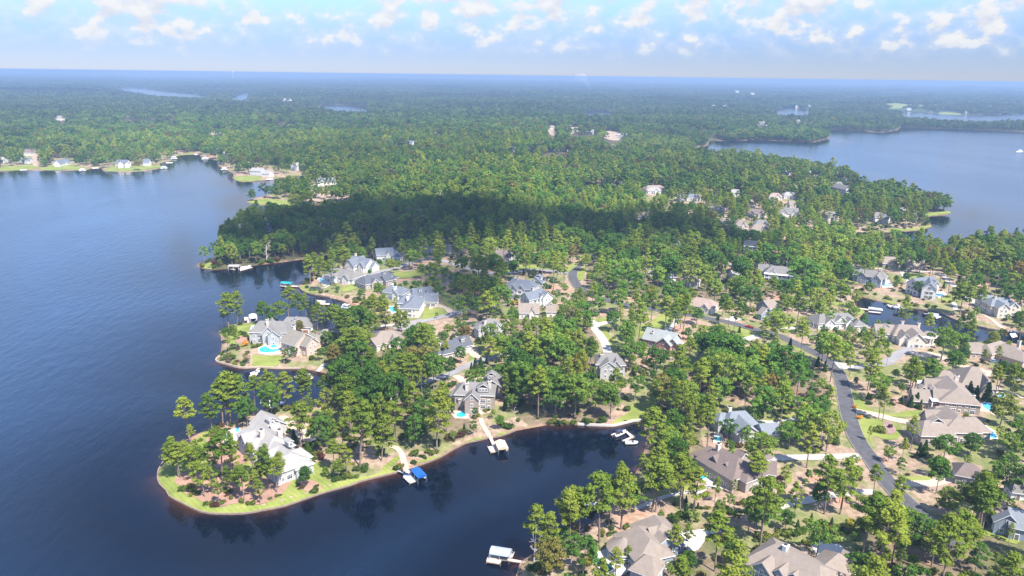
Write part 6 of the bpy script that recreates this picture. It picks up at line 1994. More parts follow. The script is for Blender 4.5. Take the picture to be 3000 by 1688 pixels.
def make_bare(seed):
    rr = random.Random(seed)
    mb = MB()

    def grow(p, d, L, r, lev):
        q = p + d * L
        mb.tube(p, q, r, r * .62, 6 if lev == 0 else 4, caps=False)
        if lev >= 3:
            return
        for k in range([7, 4, 3][lev]):
            f = rr.uniform(.35, 1.0) if lev else .25 + .75 * k / 6
            nd = (d * (.55 if lev else .30) + Vector((rr.uniform(-1, 1), rr.uniform(-1, 1), rr.uniform(-.1, .55)))).normalized()
            grow(p + d * (L * f), nd, L * (rr.uniform(.36, .5) if lev else rr.uniform(.22, .34)), r * (.42 if lev else .36), lev + 1)
    grow(Vector((0, 0, -.5)), Vector((.03, .02, 1)).normalized(), 14.0, .26, 0)
    return mb.mesh('bare_branches', ['bleached_wood'])


PINES = [make_pine(100 + i, 0) for i in range(9)]
BROADS = [make_broad(200 + i, 0) for i in range(10)]
CONES = [make_cone(300 + i) for i in range(3)]
SHRUBS = [make_shrub(400 + i) for i in range(4)]
AUTUMN = make_shrub(450, 'autumn_leaves')
YELLOW = make_shrub(451, 'yellow_leaves')
BARE = [make_bare(500), make_bare(501)]


def view_ok(x, y, z, H, r, slack=4.0):
    """False where a crown would hide something the sight lines keep open"""
    x, y, z, H, r = [np.asarray(q, float) for q in (x, y, z, H, r)]
    hits = np.zeros(x.shape, int)
    d = np.hypot(x, y)
    ux, uy = y / d, -x / d
    for (k, lat) in ((.78, 0), (.97, 0), (.78, -.75), (.78, .75), (.58, 0), (.62, .5), (.62, -.5), (.42, 0)):
        X, Y, D = project(np.stack([x + ux * r * lat, y + uy * r * lat, z + H * k], -1))
        i, j = (Y / 3).astype(int), (X / 3).astype(int)
        ok = (i >= 0) & (i < MH) & (j >= 0) & (j < MW)
        kv = np.zeros(x.shape)
        kv[ok] = KEEP[i[ok], j[ok]]
        hits += (kv > np.hypot(d, CAM_H - z) + slack)
    return hits


TREES = []     # (kind, x, y, z, H, r, seed-random)
GRID = {}


def near_tree(x, y, rad):
    gx, gy = int(x // 8), int(y // 8)
    for a in (-1, 0, 1):
        for b_ in (-1, 0, 1):
            for (u, v, rr) in GRID.get((gx + a, gy + b_), ()):
                m_ = .5 * (rad + rr)
                if (u - x) ** 2 + (v - y) ** 2 < m_ * m_:
                    return True
    return False


def put_tree(kind, x, y, z, H, r, rad=6.0):
    TREES.append((kind, x, y, z, H, r))
    GRID.setdefault((int(x // 8), int(y // 8)), []).append((x, y, rad))


def hero(key, kind, lst):
    ox, oy, s = ZK[key]
    for (fx, fy, ty) in lst:
        px_, py_ = ox + fx * s, oy + fy * s
        p = gp(px_, py_)
        top = ray(px_, oy + ty * s)
        d = math.hypot(p.x, p.y)
        zt = CAM_H + top[2] / math.hypot(top[0], top[1]) * d
        H = min(max(zt - p.z, 4.0), 31.0)
        put_tree(kind, p.x, p.y, p.z - .1, H, H * (.15 if kind == 'p' else .27))


hero('b6', 'p', [(405, 600, 200), (620, 540, 160), (720, 480, 20), (765, 475, 0), (795, 455, -40), (870, 440, -10), (430, 660, 460), (305, 965, 560), (325, 970, 640), (470, 1000, 660), (592, 1000, 620), (718, 1005, 500), (815, 940, 560),
                 (1010, 960, 640), (685, 1230, 1000), (920, 1190, 850), (1070, 1210, 970), (1150, 1080, 660), (1230, 1110, 780), (550, 1150, 800), (1025, 345, 0), (1150, 290, -60), (1172, 255, -30), (1305, 320, -30), (1470, 280, -60), (1505, 270, -20),
                 (1675, 270, 0), (650, 700, 480), (250, 900, 590), (1770, 900, 600), (1890, 950, 640), (1850, 760, 400), (400, 960, 700), (880, 1080, 840), (1000, 1140, 880), (540, 940, 650), (1260, 1000, 720), (1120, 900, 650), (480, 840, 600), (620, 1120, 860), (370, 890, 620), (770, 1100, 850), (1080, 1080, 800)])
hero('b6', 'b', [(1480, 1060, 870), (1475, 440, 270), (1690, 960, 860), (1650, 720, 400), (1720, 620, 320), (1810, 980, 800)])
hero('b8', 'p', [(1200, 1230, 550), (1310, 1280, 650), (1590, 1130, 370), (1660, 1000, 330), (1700, 1030, 310), (1955, 1030, 140), (2225, 860, 40), (2075, 850, 200)])
hero('b8', 'b', [(1500, 1160, 860), (2000, 700, 420), (2330, 650, 300), (1620, 1000, 780)])
hero('c1', 'p', [(925, 1449, 1060), (1340, 1430, 820), (1280, 1430, 1170), (1640, 1449, 1000), (1400, 850, 560), (1170, 1240, 940), (700, 1560, 1180), (1160, 160, -80), (1860, 720, 400), (1720, 900, 560)])
hero('c4', 'p', [(900, 430, -300), (945, 430, -250), (1255, 395, -300), (1275, 350, -250), (1420, 400, -150), (1690, 1180, 430), (440, 1230, 860), (1190, 1030, 600), (1350, 900, 560), (610, 1100, 850), (2110, 700, 250), (1690, 300, -20)])
hero('c5', 'p', [(30, 250, -60), (410, 545, 190), (690, 505, -60), (840, 505, -30), (1355, 440, 130), (1325, 990, 440), (1150, 330, 0), (2150, 540, 110), (2430, 770, 570), (1800, 1120, 850), (1390, 1040, 780), (1510, 1120, 880), (2290, 1050, 850), (1700, 1000, 620), (1080, 1200, 860), (2000, 900, 500)])
hero('c5', 'b', [(95, 700, 380), (620, 480, 220), (1180, 500, 280), (1850, 520, 250), (2000, 480, 240), (2100, 500, 230), (1000, 1130, 860), (1600, 800, 520), (1420, 720, 440), (320, 660, 470)])
hero('c3', 'p', [(770, 770, 340), (720, 740, 330), (580, 400, -60), (1110, 1120, 700), (110, 700, 330), (1000, 1240, 950), (600, 1000, 800)])
hero('c2', 'p', [(870, 1360, 900), (1750, 1420, 1080), (1930, 1449, 1220), (1200, 350, 120), (620, 1449, 1250), (70, 720, 300), (210, 700, 350), (1430, 720, 330)])
hero('c2', 'b', [(540, 800, 530), (960, 740, 570), (1290, 880, 570), (1360, 870, 560), (1500, 860, 400), (1570, 700, 350), (1750, 800, 580), (760, 860, 610), (1000, 900, 740), (1900, 690, 590)])
hero('b1', 'p', [(555, 565, 265), (700, 490, 290), (800, 480, 245), (1520, 430, -60), (1790, 390, 40), (1890, 520, 220), (1970, 420, 150), (620, 970, 640), (735, 880, 560), (2070, 470, 230)])
hero('b1', 'b', [(600, 800, 570), (700, 700, 520), (890, 1120, 950), (1500, 1100, 880), (1720, 1060, 850), (1610, 1020, 850), (2200, 900, 640), (2100, 860, 620)])
hero('b2', 'p', [(455, 500, 90), (510, 490, 60), (610, 470, 90), (655, 440, 60), (350, 410, 90), (830, 440, 200), (1860, 480, 250), (1765, 640, 400), (2230, 1170, 700), (2410, 1210, 850), (1420, 1130, 740), (1570, 1060, 760), (650, 1080, 800), (395, 1300, 950)])
hero('b2', 'b', [(1800, 1110, 860), (1440, 430, 350), (2240, 960, 520), (1860, 640, 480)])
hero('a4', 'p', [(1860, 860, 620), (1895, 850, 600), (2050, 800, 620), (1650, 870, 730), (1700, 860, 720), (2375, 820, 640)])
hero('a5', 'p', [(485, 470, 290), (515, 480, 300), (995, 580, 300), (1450, 560, 320), (1275, 850, 470), (1660, 1060, 770), (1945, 1230, 1000), (2050, 1190, 1000), (1060, 580, 400)])
hero('a5', 'b', [(1350, 620, 430), (1700, 560, 380), (2090, 560, 380), (1560, 1120, 950), (2190, 1120, 900)])
hero('b4', 'p', [(2350, 1260, 720), (210, 1350, 950), (1150, 760, 500), (620, 1200, 980), (1250, 1430, 1060), (1330, 540, 400), (1620, 330, 100), (1740, 830, 720)])
hero('b4', 'b', [(750, 350, 150), (870, 320, 200), (1170, 470, 230), (1500, 560, 330), (1620, 640, 400), (2130, 400, 200), (1200, 1000, 780)])
hero('b5', 'p', [(500, 1140, 880), (1390, 790, 480), (1960, 1140, 880), (2160, 1150, 830), (250, 1280, 880), (1550, 760, 420), (2200, 780, 560)])
hero('b5', 'b', [(1270, 880, 730), (1650, 1100, 860), (2290, 1090, 930), (930, 500, 410), (740, 470, 330), (1150, 1250, 1080), (2260, 750, 580)])
hero('a7', 'b', [(990, 820, 640), (870, 840, 790), (1080, 1000, 850), (620, 1130, 980), (1230, 1150, 960), (1130, 640, 440), (1850, 1080, 960)])
# the small plantation of young trees between the street and the canal
plant = zz('b4', [(1680, 560), (1850, 430), (2060, 400), (2300, 470), (2500, 500), (2560, 640), (2500, 760), (2300, 760), (2100, 830), (1950, 830), (1750, 780)])
for _ in range(800):
    a, b_ = random.uniform(plant[0][0] - 60, 2620), random.uniform(930, 1070)
    if not inside_poly(np.array([a]), np.array([b_]), plant)[0]:
        continue
    p = gp(a, b_)
    if near_tree(p.x, p.y, 6.2):
        continue
    H = random.uniform(5.5, 9.5)
    if view_ok(np.array([p.x]), np.array([p.y]), np.array([p.z]), np.array([H]), np.array([2.5]))[0] > 1:
        continue
    put_tree('b', p.x, p.y, p.z, H, H * .32, 6.2)

# the rest of the neighbourhood: jittered candidates thinned by spacing, clear views and built ground
cx, cy = np.meshgrid(np.arange(-420, 900, 3.1), np.arange(150, 860, 3.1))
cx = (cx + RNG.uniform(-1.5, 1.5, cx.shape)).ravel()
cy = (cy + RNG.uniform(-1.5, 1.5, cy.shape)).ravel()
s_ = sd(cx, cy)
z_ = hgt(cx, cy)
X_, Y_, D_ = project(np.stack([cx, cy, z_], 1))
m_ = (s_ > 3.5) & (X_ > -150) & (X_ < 3150) & (Y_ < 1950) & (Y_ > 0)
cx, cy, s_, z_, X_, Y_ = cx[m_], cy[m_], s_[m_], z_[m_], X_[m_], Y_[m_]
resid = np.zeros(len(cx), bool)
for q in RESID:
    resid |= inside_poly(X_, Y_, q)
wood = np.zeros(len(cx), bool)
for q in WOODS:
    wood |= inside_poly(X_, Y_, q)
CLEARINGS = [zz('b6', [(90, 1000), (100, 820), (500, 540), (1000, 560), (1300, 900), (1700, 1000), (1932, 1000), (1932, 1100), (600, 1340), (90, 1100)]),
             zz('c5', [(200, 500), (480, 440), (900, 480), (1200, 540), (1180, 700), (900, 760), (430, 800), (200, 740)]),
             zz('c1', [(1030, 1180), (1450, 1200), (1480, 1420), (1050, 1420)]), zz('c4', [(0, 700), (480, 600), (900, 250), (1300, 250), (1900, 230), (2050, 300), (1600, 420), (1150, 420), (850, 420), (400, 700), (0, 860)]),
             zz('a7', [(520, 1130), (900, 1060), (1300, 1150), (1700, 1250), (1650, 1330), (1100, 1290)]),
             zz('b1', [(380, 1080), (480, 830), (800, 480), (1060, 480), (1100, 800), (1450, 1000), (1440, 1200), (400, 1200)]),
             zz('c3', [(380, 400), (700, 560), (1380, 600), (1400, 720), (950, 1000), (640, 1150), (500, 1000)]),
             zz('b3', [(950, 560), (1300, 560), (1480, 700), (1250, 760), (960, 720)])]
OPEN = [zz('n', [(860, 760), (960, 690), (1340, 690), (1480, 790), (1370, 930), (1150, 990), (1040, 960), (900, 880)]), zz('n', [(2230, 880), (2500, 830), (3050, 800), (3050, 1350), (2700, 1330), (2560, 1400), (2440, 1330), (2440, 1110), (2230, 1010)]),
        zz('n', [(1480, 780), (1690, 740), (2240, 860), (2250, 1010), (1980, 960), (1700, 900), (1640, 1010), (1480, 1040), (1420, 930)]), zz('n', [(1880, 1440), (2560, 1440), (2600, 1560), (2250, 1600), (1880, 1560)])]
opn = np.zeros(len(cx), bool)
for q in OPEN:
    opn |= inside_poly(X_, Y_, q)
clr = np.zeros(len(cx), bool)
for q in CLEARINGS:
    clr |= inside_poly(X_, Y_, q)
blk = np.zeros(len(cx), bool)
for (poly, x0, x1, y0, y1) in BLOCK:
    i = np.where((cx > x0) & (cx < x1) & (cy > y0) & (cy < y1))[0]
    if len(i):
        blk[i[inside_poly(cx[i], cy[i], poly)]] = True
pinefrac = np.where(wood, .26, np.where(resid, .46, .24))
pinefrac = np.where((Y_ > 1250), .55, pinefrac)
isp = RNG.random(len(cx)) < pinefrac
Hh = np.where(isp, RNG.normal(21.0, 2.8, len(cx)) + np.clip((Y_ - 1150) / 300, 0, 1) * 3.5, RNG.normal(13.6, 3.2, len(cx)))
Hh = np.clip(np.where(wood & ~isp, Hh + 2.5, Hh), 6.5, 28)
rr_ = np.where(isp, Hh * .15, Hh * .27)
hits = view_ok(cx, cy, z_, Hh, rr_)
# a tall tree that would hide something may still be a small one
small = (hits > 0)
Hs = RNG.uniform(4.5, 8.0, len(cx))
hits2 = view_ok(cx, cy, z_, Hs, Hs * .3)
soft = (hits <= 1) & (RNG.random(len(cx)) < .6)
small &= ~soft
ok = ~blk & ~clr & ((hits == 0) | soft | (hits2 == 0))
order = RNG.permutation(np.where(ok)[0])
for i in order:
    sp = 6.4 if (wood[i] or not resid[i]) else (8.8 if Y_[i] > 900 else 8.4)
    if opn[i]:
        sp = 9.6 if X_[i] < 1480 else 12.0
    if small[i]:
        if RNG.random() > .8:
            continue
        if not near_tree(cx[i], cy[i], 6.0):
            put_tree('b', float(cx[i]), float(cy[i]), float(z_[i]) - .1, float(Hs[i]), float(Hs[i] * .3), 5.5)
        continue
    sp *= .85 + .3 * RNG.random()
    if near_tree(cx[i], cy[i], sp):
        continue
    put_tree('p' if isp[i] else 'b', float(cx[i]), float(cy[i]), float(z_[i]) - .1, float(Hh[i]), float(rr_[i]), sp)

LANDMARKS = [h for h in HOUSES if h[0]]
LM_P = np.array([[h[1].x, h[1].y] for h in LANDMARKS])
LM_X, LM_Y, _ = project(np.array([[h[1].x, h[1].y, h[1].z] for h in LANDMARKS]))


def where_is(x, y, px_, py_):
    d = np.hypot(LM_P[:, 0] - x, LM_P[:, 1] - y)
    j = int(np.argmin(d))
    dx, dy = px_ - LM_X[j], (py_ - LM_Y[j]) * 1.8
    if abs(dx) > abs(dy):
        rel = 'right of' if dx > 0 else 'left of'
    else:
        rel = 'in front of' if dy > 0 else 'behind'
    far = d[j] > 42
    return ('well ' if far and rel not in ('in front of', 'behind') else ('far ' if far else '')) + rel + ' ' + LANDMARKS[j][0]


def describe(items, group_word, split=2):
    """items: (object, phrase, px). Same phrase: told apart left to right when few, else one shared label"""
    by = {}
    for ob, ph, px_ in items:
        by.setdefault(ph, []).append((px_, ob))
    for ph, lst in list(by.items()):
        if len(lst) > 14 and split:
            ys = sorted(o.matrix_basis.translation.length for _, o in lst)
            md = ys[len(ys) // 2]
            describe([(o, ('nearer ' if o.matrix_basis.translation.length < md else 'farther ') + ph, px_) for px_, o in lst], group_word, split - 1)
            continue
        lst.sort(key=lambda q: q[0])
        n = len(lst)
        for i, (_, ob) in enumerate(lst):
            if n == 1:
                lab = ph
            elif n == 2:
                lab = ('left ' if i == 0 else 'right ') + ph
            elif n == 3:
                lab = ('leftmost ', 'middle ', 'rightmost ')[i] + ph
            else:
                od = ['leftmost', 'second from left', 'third from left', 'fourth from left', 'fifth from left', 'sixth from left', 'seventh from left', 'eighth from left']
                oe = ['rightmost', 'second from right', 'third from right', 'fourth from right', 'fifth from right', 'sixth from right']
                lab = (od[i] if i < (n + 1) // 2 and i < 8 else (oe[n - 1 - i] if n - 1 - i < 6 else 'middle')) + ' ' + ph
            ob['label'] = lab
            ob['group'] = group_word + ' ' + ph.split(' ', 2)[-1] if n > 1 else group_word


def tree_thing(name, cat, parts, x, y, z, sx, sz, rz):
    root = bpy.data.objects.new(name, None)
    C.objects.link(root)
    root.location = (x, y, z)
    root.rotation_euler = (random.gauss(0, .035), random.gauss(0, .035), rz)
    root.scale = (sx * random.uniform(.88, 1.14), sx, sz)
    root['category'] = cat
    for nm, me_ in parts:
        ob = bpy.data.objects.new(nm, me_)
        C.objects.link(ob)
        ob.parent = root
    return root


T = np.array([(t_[1], t_[2], t_[3], t_[4], t_[5]) for t_ in TREES])
TK = np.array([t_[0] for t_ in TREES])
TX, TY, TD = project(np.stack([T[:, 0], T[:, 1], T[:, 2] + T[:, 3] * .75], 1))
inv = (TX > 0) & (TX < 3000) & (TY > 0) & (TY < 1700)
size_px = np.where(inv, T[:, 3] / TD, 0)
single = np.zeros(len(T), bool)
for kd in ('p', 'b'):
    i = np.where(TK == kd)[0]
    i = i[np.argsort(-size_px[i])][:300]
    single[i[size_px[i] > 0]] = True
items_p, items_b = [], []
for i in np.where(single)[0]:
    x, y, z, H, r = T[i]
    rz = random.uniform(0, 6.28)
    ph = where_is(x, y, TX[i], TY[i])
    if TK[i] == 'p':
        cr, tr = PINES[i % len(PINES)]
        sz = H / 24.0
        o_ = tree_thing('pine_tree', 'tree', (('trunk', tr), ('crown', cr)), x, y, z, sz * (random.uniform(1.0, 1.35) if x < -40 or y < 260 else random.uniform(.78, 1.08)), sz, rz)
        kind = 'tall pine' if H > 21 else ('pine' if H > 15 else 'short pine')
        items_p.append((o_, kind + ' ' + ph, TX[i]))
    else:
        cr, tr = BROADS[i % len(BROADS)]
        sz = H / 17.0
        o_ = tree_thing('broadleaf_tree', 'tree', (('trunk', tr), ('crown', cr)), x, y, z, sz * random.uniform(.82, 1.25), sz, rz)
        kind = 'tall leafy tree' if H > 14.5 else ('leafy tree' if H > 9.5 else 'small leafy tree')
        items_b.append((o_, kind + ' ' + ph, TX[i]))
describe(items_p, 'pines')
describe(items_b, 'leafy trees')

# conical evergreens, shrubs, bare trees
items = []


def cone_at(key, fx, fy, ty, fat=1.0):
    ox, oy, s = ZK[key]
    p = gp(ox + fx * s, oy + fy * s)
    top = ray(ox + fx * s, oy + ty * s)
    d = math.hypot(p.x, p.y)
    H = min(max(CAM_H + top[2] / math.hypot(top[0], top[1]) * d - p.z, 2.5), 13)
    cr, tr = random.choice(CONES)
    o_ = tree_thing('conical_evergreen', 'tree', (('trunk', tr), ('crown', cr)), p.x, p.y, p.z - .05, H / 6 * fat * random.uniform(.85, 1.1), H / 6, random.uniform(0, 6))
    X, Y, _ = project((p.x, p.y, p.z))
    items.append((o_, 'conical evergreen ' + where_is(p.x, p.y, X, Y), X))


for k, lst in {'a5': [(975, 712, 645), (1027, 712, 648), (1080, 712, 640), (1140, 705, 648)], 'b2': [(2025, 1240, 1020), (2110, 1210, 1010), (2190, 1110, 1000), (2330, 1100, 1030), (1960, 1240, 1090)],
               'b7': [(1785, 480, 270), (1740, 545, 420), (1305, 790, 690)], 'b6': [(1345, 925, 785), (1395, 640, 505), (1530, 820, 620), (1380, 310, 240), (1555, 290, 215), (640, 540, 460)],
               'c3': [(1105, 592, 440), (1175, 590, 410), (1215, 622, 490), (1210, 1185, 1010), (1280, 1135, 980), (2030, 515, 280), (1830, 440, 270), (1620, 560, 430), (990, 550, 450), (1890, 510, 320), (585, 490, 405)],
               'b4': [(1345, 742, 600), (1790, 1025, 890), (1690, 960, 830), (860, 750, 630), (970, 110, 0), (710, 540, 450)], 'c5': [(760, 600, 530), (570, 570, 490), (2120, 580, 500), (440, 630, 550), (1120, 560, 490)],
               'c4': [(1325, 510, 340), (1480, 385, 310), (1740, 380, 300), (1180, 340, 250), (1330, 310, 220)], 'b1': [(1230, 790, 690), (1320, 780, 690), (1400, 760, 680), (1180, 800, 700), (1050, 800, 700), (965, 820, 760), (1860, 520, 430)],
               'c2': [(870, 480, 400), (950, 490, 380)], 'a7': [(1850, 1090, 980), (1560, 1050, 960)]}.items():
    for q in lst:
        cone_at(k, *q)
describe(items, 'conical evergreens')

items = []


def shrub_at(px_, py_, r, me_=None, kind='rounded shrub'):
    p = gp(px_, py_)
    me_ = me_ or random.choice(SHRUBS)
    ob = bpy.data.objects.new('shrub', me_)
    C.objects.link(ob)
    ob.location = (p.x, p.y, p.z - .02)
    ob.scale = (r, r, r * random.uniform(.8, 1.15))
    ob.rotation_euler = (0, 0, random.uniform(0, 6))
    ob['category'] = 'shrub'
    items.append((ob, kind + ' ' + where_is(p.x, p.y, px_, py_), px_))


for k, lst in {
    'c5': [(440, 665, 1.2), (500, 650, 1.2), (455, 700, 1.0), (495, 695, 1.2), (410, 715, 1.3), (310, 710, 1.1), (325, 680, 1.1), (260, 670, 1.2), (230, 715, 1.0), (375, 660, .9), (550, 640, .9), (575, 610, .9), (640, 590, .9), (515, 575, .9), (740, 640, 1.1), (800, 700, 1.0),
           (850, 695, .9), (900, 690, 1.0), (945, 690, .9), (855, 660, 1.2), (805, 625, .9), (990, 680, 1.0), (1045, 610, 1.2), (1085, 615, 1.2), (1140, 575, 1.2), (1190, 580, 1.2), (1105, 645, 1.2), (1060, 655, 1.1), (1135, 660, 1.0), (1165, 690, 1.1), (60, 725, 1.0), (40, 755, 1.0),
           (130, 750, 2.2), (195, 745, .8), (65, 820, .7), (40, 840, .7), (30, 860, .7), (15, 870, .7), (2140, 600, 1.6), (2190, 610, 1.6), (2290, 590, 1.8), (520, 800, 1.6)],
    'b6': [(400, 1080, 2.2), (350, 1090, 1.8), (440, 1130, 1.6), (480, 1120, 1.4), (750, 1115, 1.0), (765, 1140, 1.1), (790, 1165, 1.1), (795, 1095, 1.2), (735, 1085, 1.0), (650, 1235, 1.5), (710, 1215, 1.4), (560, 1215, 1.0), (600, 1225, 1.1), (1165, 1170, .9), (1220, 1150, .9), (1250, 1140, .8), (900, 1200, 1.2),
           (960, 1220, 1.1), (1000, 1215, 1.3), (1460, 1075, 1.2), (1430, 1050, 1.0), (1590, 1090, 1.6), (1570, 1110, 1.4), (1600, 1055, 1.0), (1780, 1000, 1.8), (1820, 985, 1.4), (1870, 975, 1.6), (1910, 960, 1.5), (790, 975, 1.4), (750, 960, 1.2), (690, 950, 1.3), (850, 980, 1.0),
           (1330, 545, 1.5), (1300, 500, 1.4), (1600, 760, 2.2), (1560, 680, 2.4), (1620, 660, 2.2), (1590, 790, 1.6), (1360, 890, 1.8), (1400, 880, 1.6), (510, 620, 1.2), (500, 700, 1.3), (560, 580, 1.2)],
    'c2': [(1145, 490, 1.2), (1190, 470, 1.1), (1285, 460, 1.3), (1325, 435, 1.2), (1395, 440, 1.4), (1625, 870, .9), (1675, 880, .8), (890, 1255, 2.0), (820, 1270, 1.6), (930, 1250, 1.8), (1195, 1265, 1.6), (1870, 840, 1.8), (1790, 830, 1.6), (1850, 800, 1.6)],
    'c3': [(525, 515, 1.0), (600, 560, 1.4), (860, 840, 1.2), (740, 900, 2.4), (1205, 950, 1.8), (1290, 960, 1.7), (1380, 960, 1.5), (1340, 1050, 1.6), (1605, 950, 1.3), (1670, 970, 1.2), (1890, 960, 1.3), (1310, 1165, 1.1), (1280, 1195, 1.1), (1325, 1240, 1.2), (1360, 1195, 1.0), (1135, 1210, .9), (1175, 1205, .9),
           (1380, 530, 1.8), (1330, 520, 1.5), (1270, 545, 1.8), (1430, 500, 1.3), (1380, 690, 1.4), (1160, 960, 1.0)],
    'c4': [(1190, 550, 2.4), (1250, 480, 1.8), (1890, 420, 1.0), (1700, 440, 1.3), (1840, 400, 1.1), (1980, 340, 1.2), (2040, 330, 1.2), (2450, 740, 1.3), (2230, 750, 1.2), (2320, 790, 1.8), (2200, 800, 1.0), (2185, 900, .8), (2170, 940, .8), (2190, 910, .8), (2235, 880, .8), (1530, 390, 1.0), (1600, 385, 1.2),
           (370, 715, 1.0), (430, 700, 1.0), (580, 620, .9), (600, 600, .9), (270, 740, .9)],
    'b1': [(930, 740, 1.8), (870, 700, 2.0), (830, 680, 1.7), (800, 650, 1.4), (550, 1060, 2.0), (620, 1080, 2.2), (680, 1040, 2.0), (740, 1100, 1.6), (700, 1130, 1.8), (650, 1010, 1.8), (600, 1020, 1.8), (500, 980, 1.8), (840, 1150, 1.6), (990, 870, 1.6), (1050, 860, 1.6), (1100, 850, 1.6), (900, 960, 1.4),
           (830, 1110, 1.4), (1860, 920, 2.0), (1830, 900, 1.8), (760, 900, 1.6), (690, 890, 1.8)],
    'b7': [(260, 1190, 2.2), (620, 1170, 1.8), (580, 1190, 1.4), (110, 1270, 1.2), (160, 1260, 1.2), (40, 1250, 1.8), (960, 1020, 1.6), (1000, 1010, 1.4), (890, 1060, 1.2), (840, 1050, 1.1), (1750, 740, 2.2), (1790, 740, 1.8), (760, 1120, 1.4), (1420, 640, 1.2), (1450, 620, 1.2), (1520, 570, 1.4), (1560, 560, 1.2), (1380, 570, 1.0)],
    'c1': [(490, 590, 2.0), (540, 580, 1.8), (650, 580, 1.5), (130, 600, 2.2), (70, 590, 2.2), (960, 560, .8), (220, 590, 1.8), (330, 590, 1.8)],
    'b8': [(1150, 1330, 1.2), (1210, 1300, 1.0), (1240, 1360, 1.6), (1330, 1240, 1.4), (1380, 1330, 1.6), (1420, 1300, 1.2), (1760, 1060, 2.2), (1800, 1090, 2.0), (1450, 1100, 2.2), (1190, 1390, 1.8), (1090, 1360, 1.6), (1300, 1420, 1.4), (1980, 900, 1.2), (2080, 940, .9), (1800, 870, 1.4)],
    'a4': [(1370, 1180, 1.8), (1430, 1060, 2.4), (470, 950, 4.0), (440, 985, 2.6), (310, 970, 2.4), (650, 900, 3.0), (560, 890, 3.0), (1000, 930, 3.0), (1080, 910, 3.0), (920, 940, 2.8)],
    'b3': [(1440, 610, 1.6), (1420, 630, 1.2), (1280, 610, 1.2), (1250, 630, 1.0), (1060, 300, .9), (1090, 290, .9), (1130, 285, .9), (1850, 150, 1.4)],
    'a7': [(880, 1200, 1.6), (1100, 1210, 1.6), (1380, 1190, 1.4), (1300, 1200, 1.4), (1560, 1230, 1.6), (1640, 1230, 1.6), (1160, 1250, 1.2), (930, 1090, 1.6)],
}.items():
    ox, oy, s = ZK[k]
    for (a, b_, r) in lst:
        shrub_at(ox + a * s, oy + b_ * s, r)
describe(items, 'rounded shrubs')
items = []
for (k, a, b_, r, m_, lab) in (('c3', 430, 605, 1.0, AUTUMN, 'low orange flowering clump at the upper gatepost by the street'), ('c3', 480, 735, 1.5, AUTUMN, 'broad orange flowering clump at the lower gatepost by the street'), ('b1', 868, 845, 2.2, AUTUMN, 'orange-red shrub left of the oval pool'),
                            ('c2', 1235, 465, 1.5, None, 'dark red shrub above the grey house drive'), ('b8', 1815, 1300, 2.6, YELLOW, 'yellow shrub at the corner of the lap pool'), ('b6', 1555, 545, 3.2, YELLOW, 'large round golden shrub inside the loop drive'),
                            ('c5', 670, 700, 3.4, YELLOW, 'large yellow-green shrub in the straw garden'), ('c5', 935, 650, 2.8, YELLOW, 'second yellow-green shrub in the straw garden, right of the larger one'), ('a5', 885, 1010, 2.4, YELLOW, 'yellow shrub left of the tan house below the slate gables')):
    ox, oy, s = ZK[k]
    items = []
    shrub_at(ox + a * s, oy + b_ * s, r, m_)
    items[0][0]['label'] = lab
for i, (k, fx, fy, ty, lab) in enumerate((('b8', 1135, 1270, 800, 'bleached dead pine with bare limbs on the bottom shore'), ('b8', 1600, 1330, 1150, 'short bleached dead tree beside the lap pool'), ('a6', 690, 1130, 950, 'white forked dead tree at the edge of the shaded woods'),
                                          ('b2', 2365, 190, 20, 'pale dead trunk beside the dark trees'), ('b3', 170, 1290, 1170, 'grey leafless tree in the middle woods'), ('c2', 1655, 1280, 1130, 'grey leafless tree above the street'), ('a5', 2540, 560, 390, 'pale leafless tree at the right of the shaded woods'))):
    ox, oy, s = ZK[k]
    p = gp(ox + fx * s, oy + fy * s)
    top = ray(ox + fx * s, oy + ty * s)
    H = min(max(CAM_H + top[2] / math.hypot(top[0], top[1]) * math.hypot(p.x, p.y) - p.z, 4), 24)
    ob = link('bare_tree', BARE[i % 2], None, p)
    ob.scale = (H / 14,) * 3
    ob.rotation_euler = (0, 0, i * 1.3)
    tag(ob, lab, 'tree')

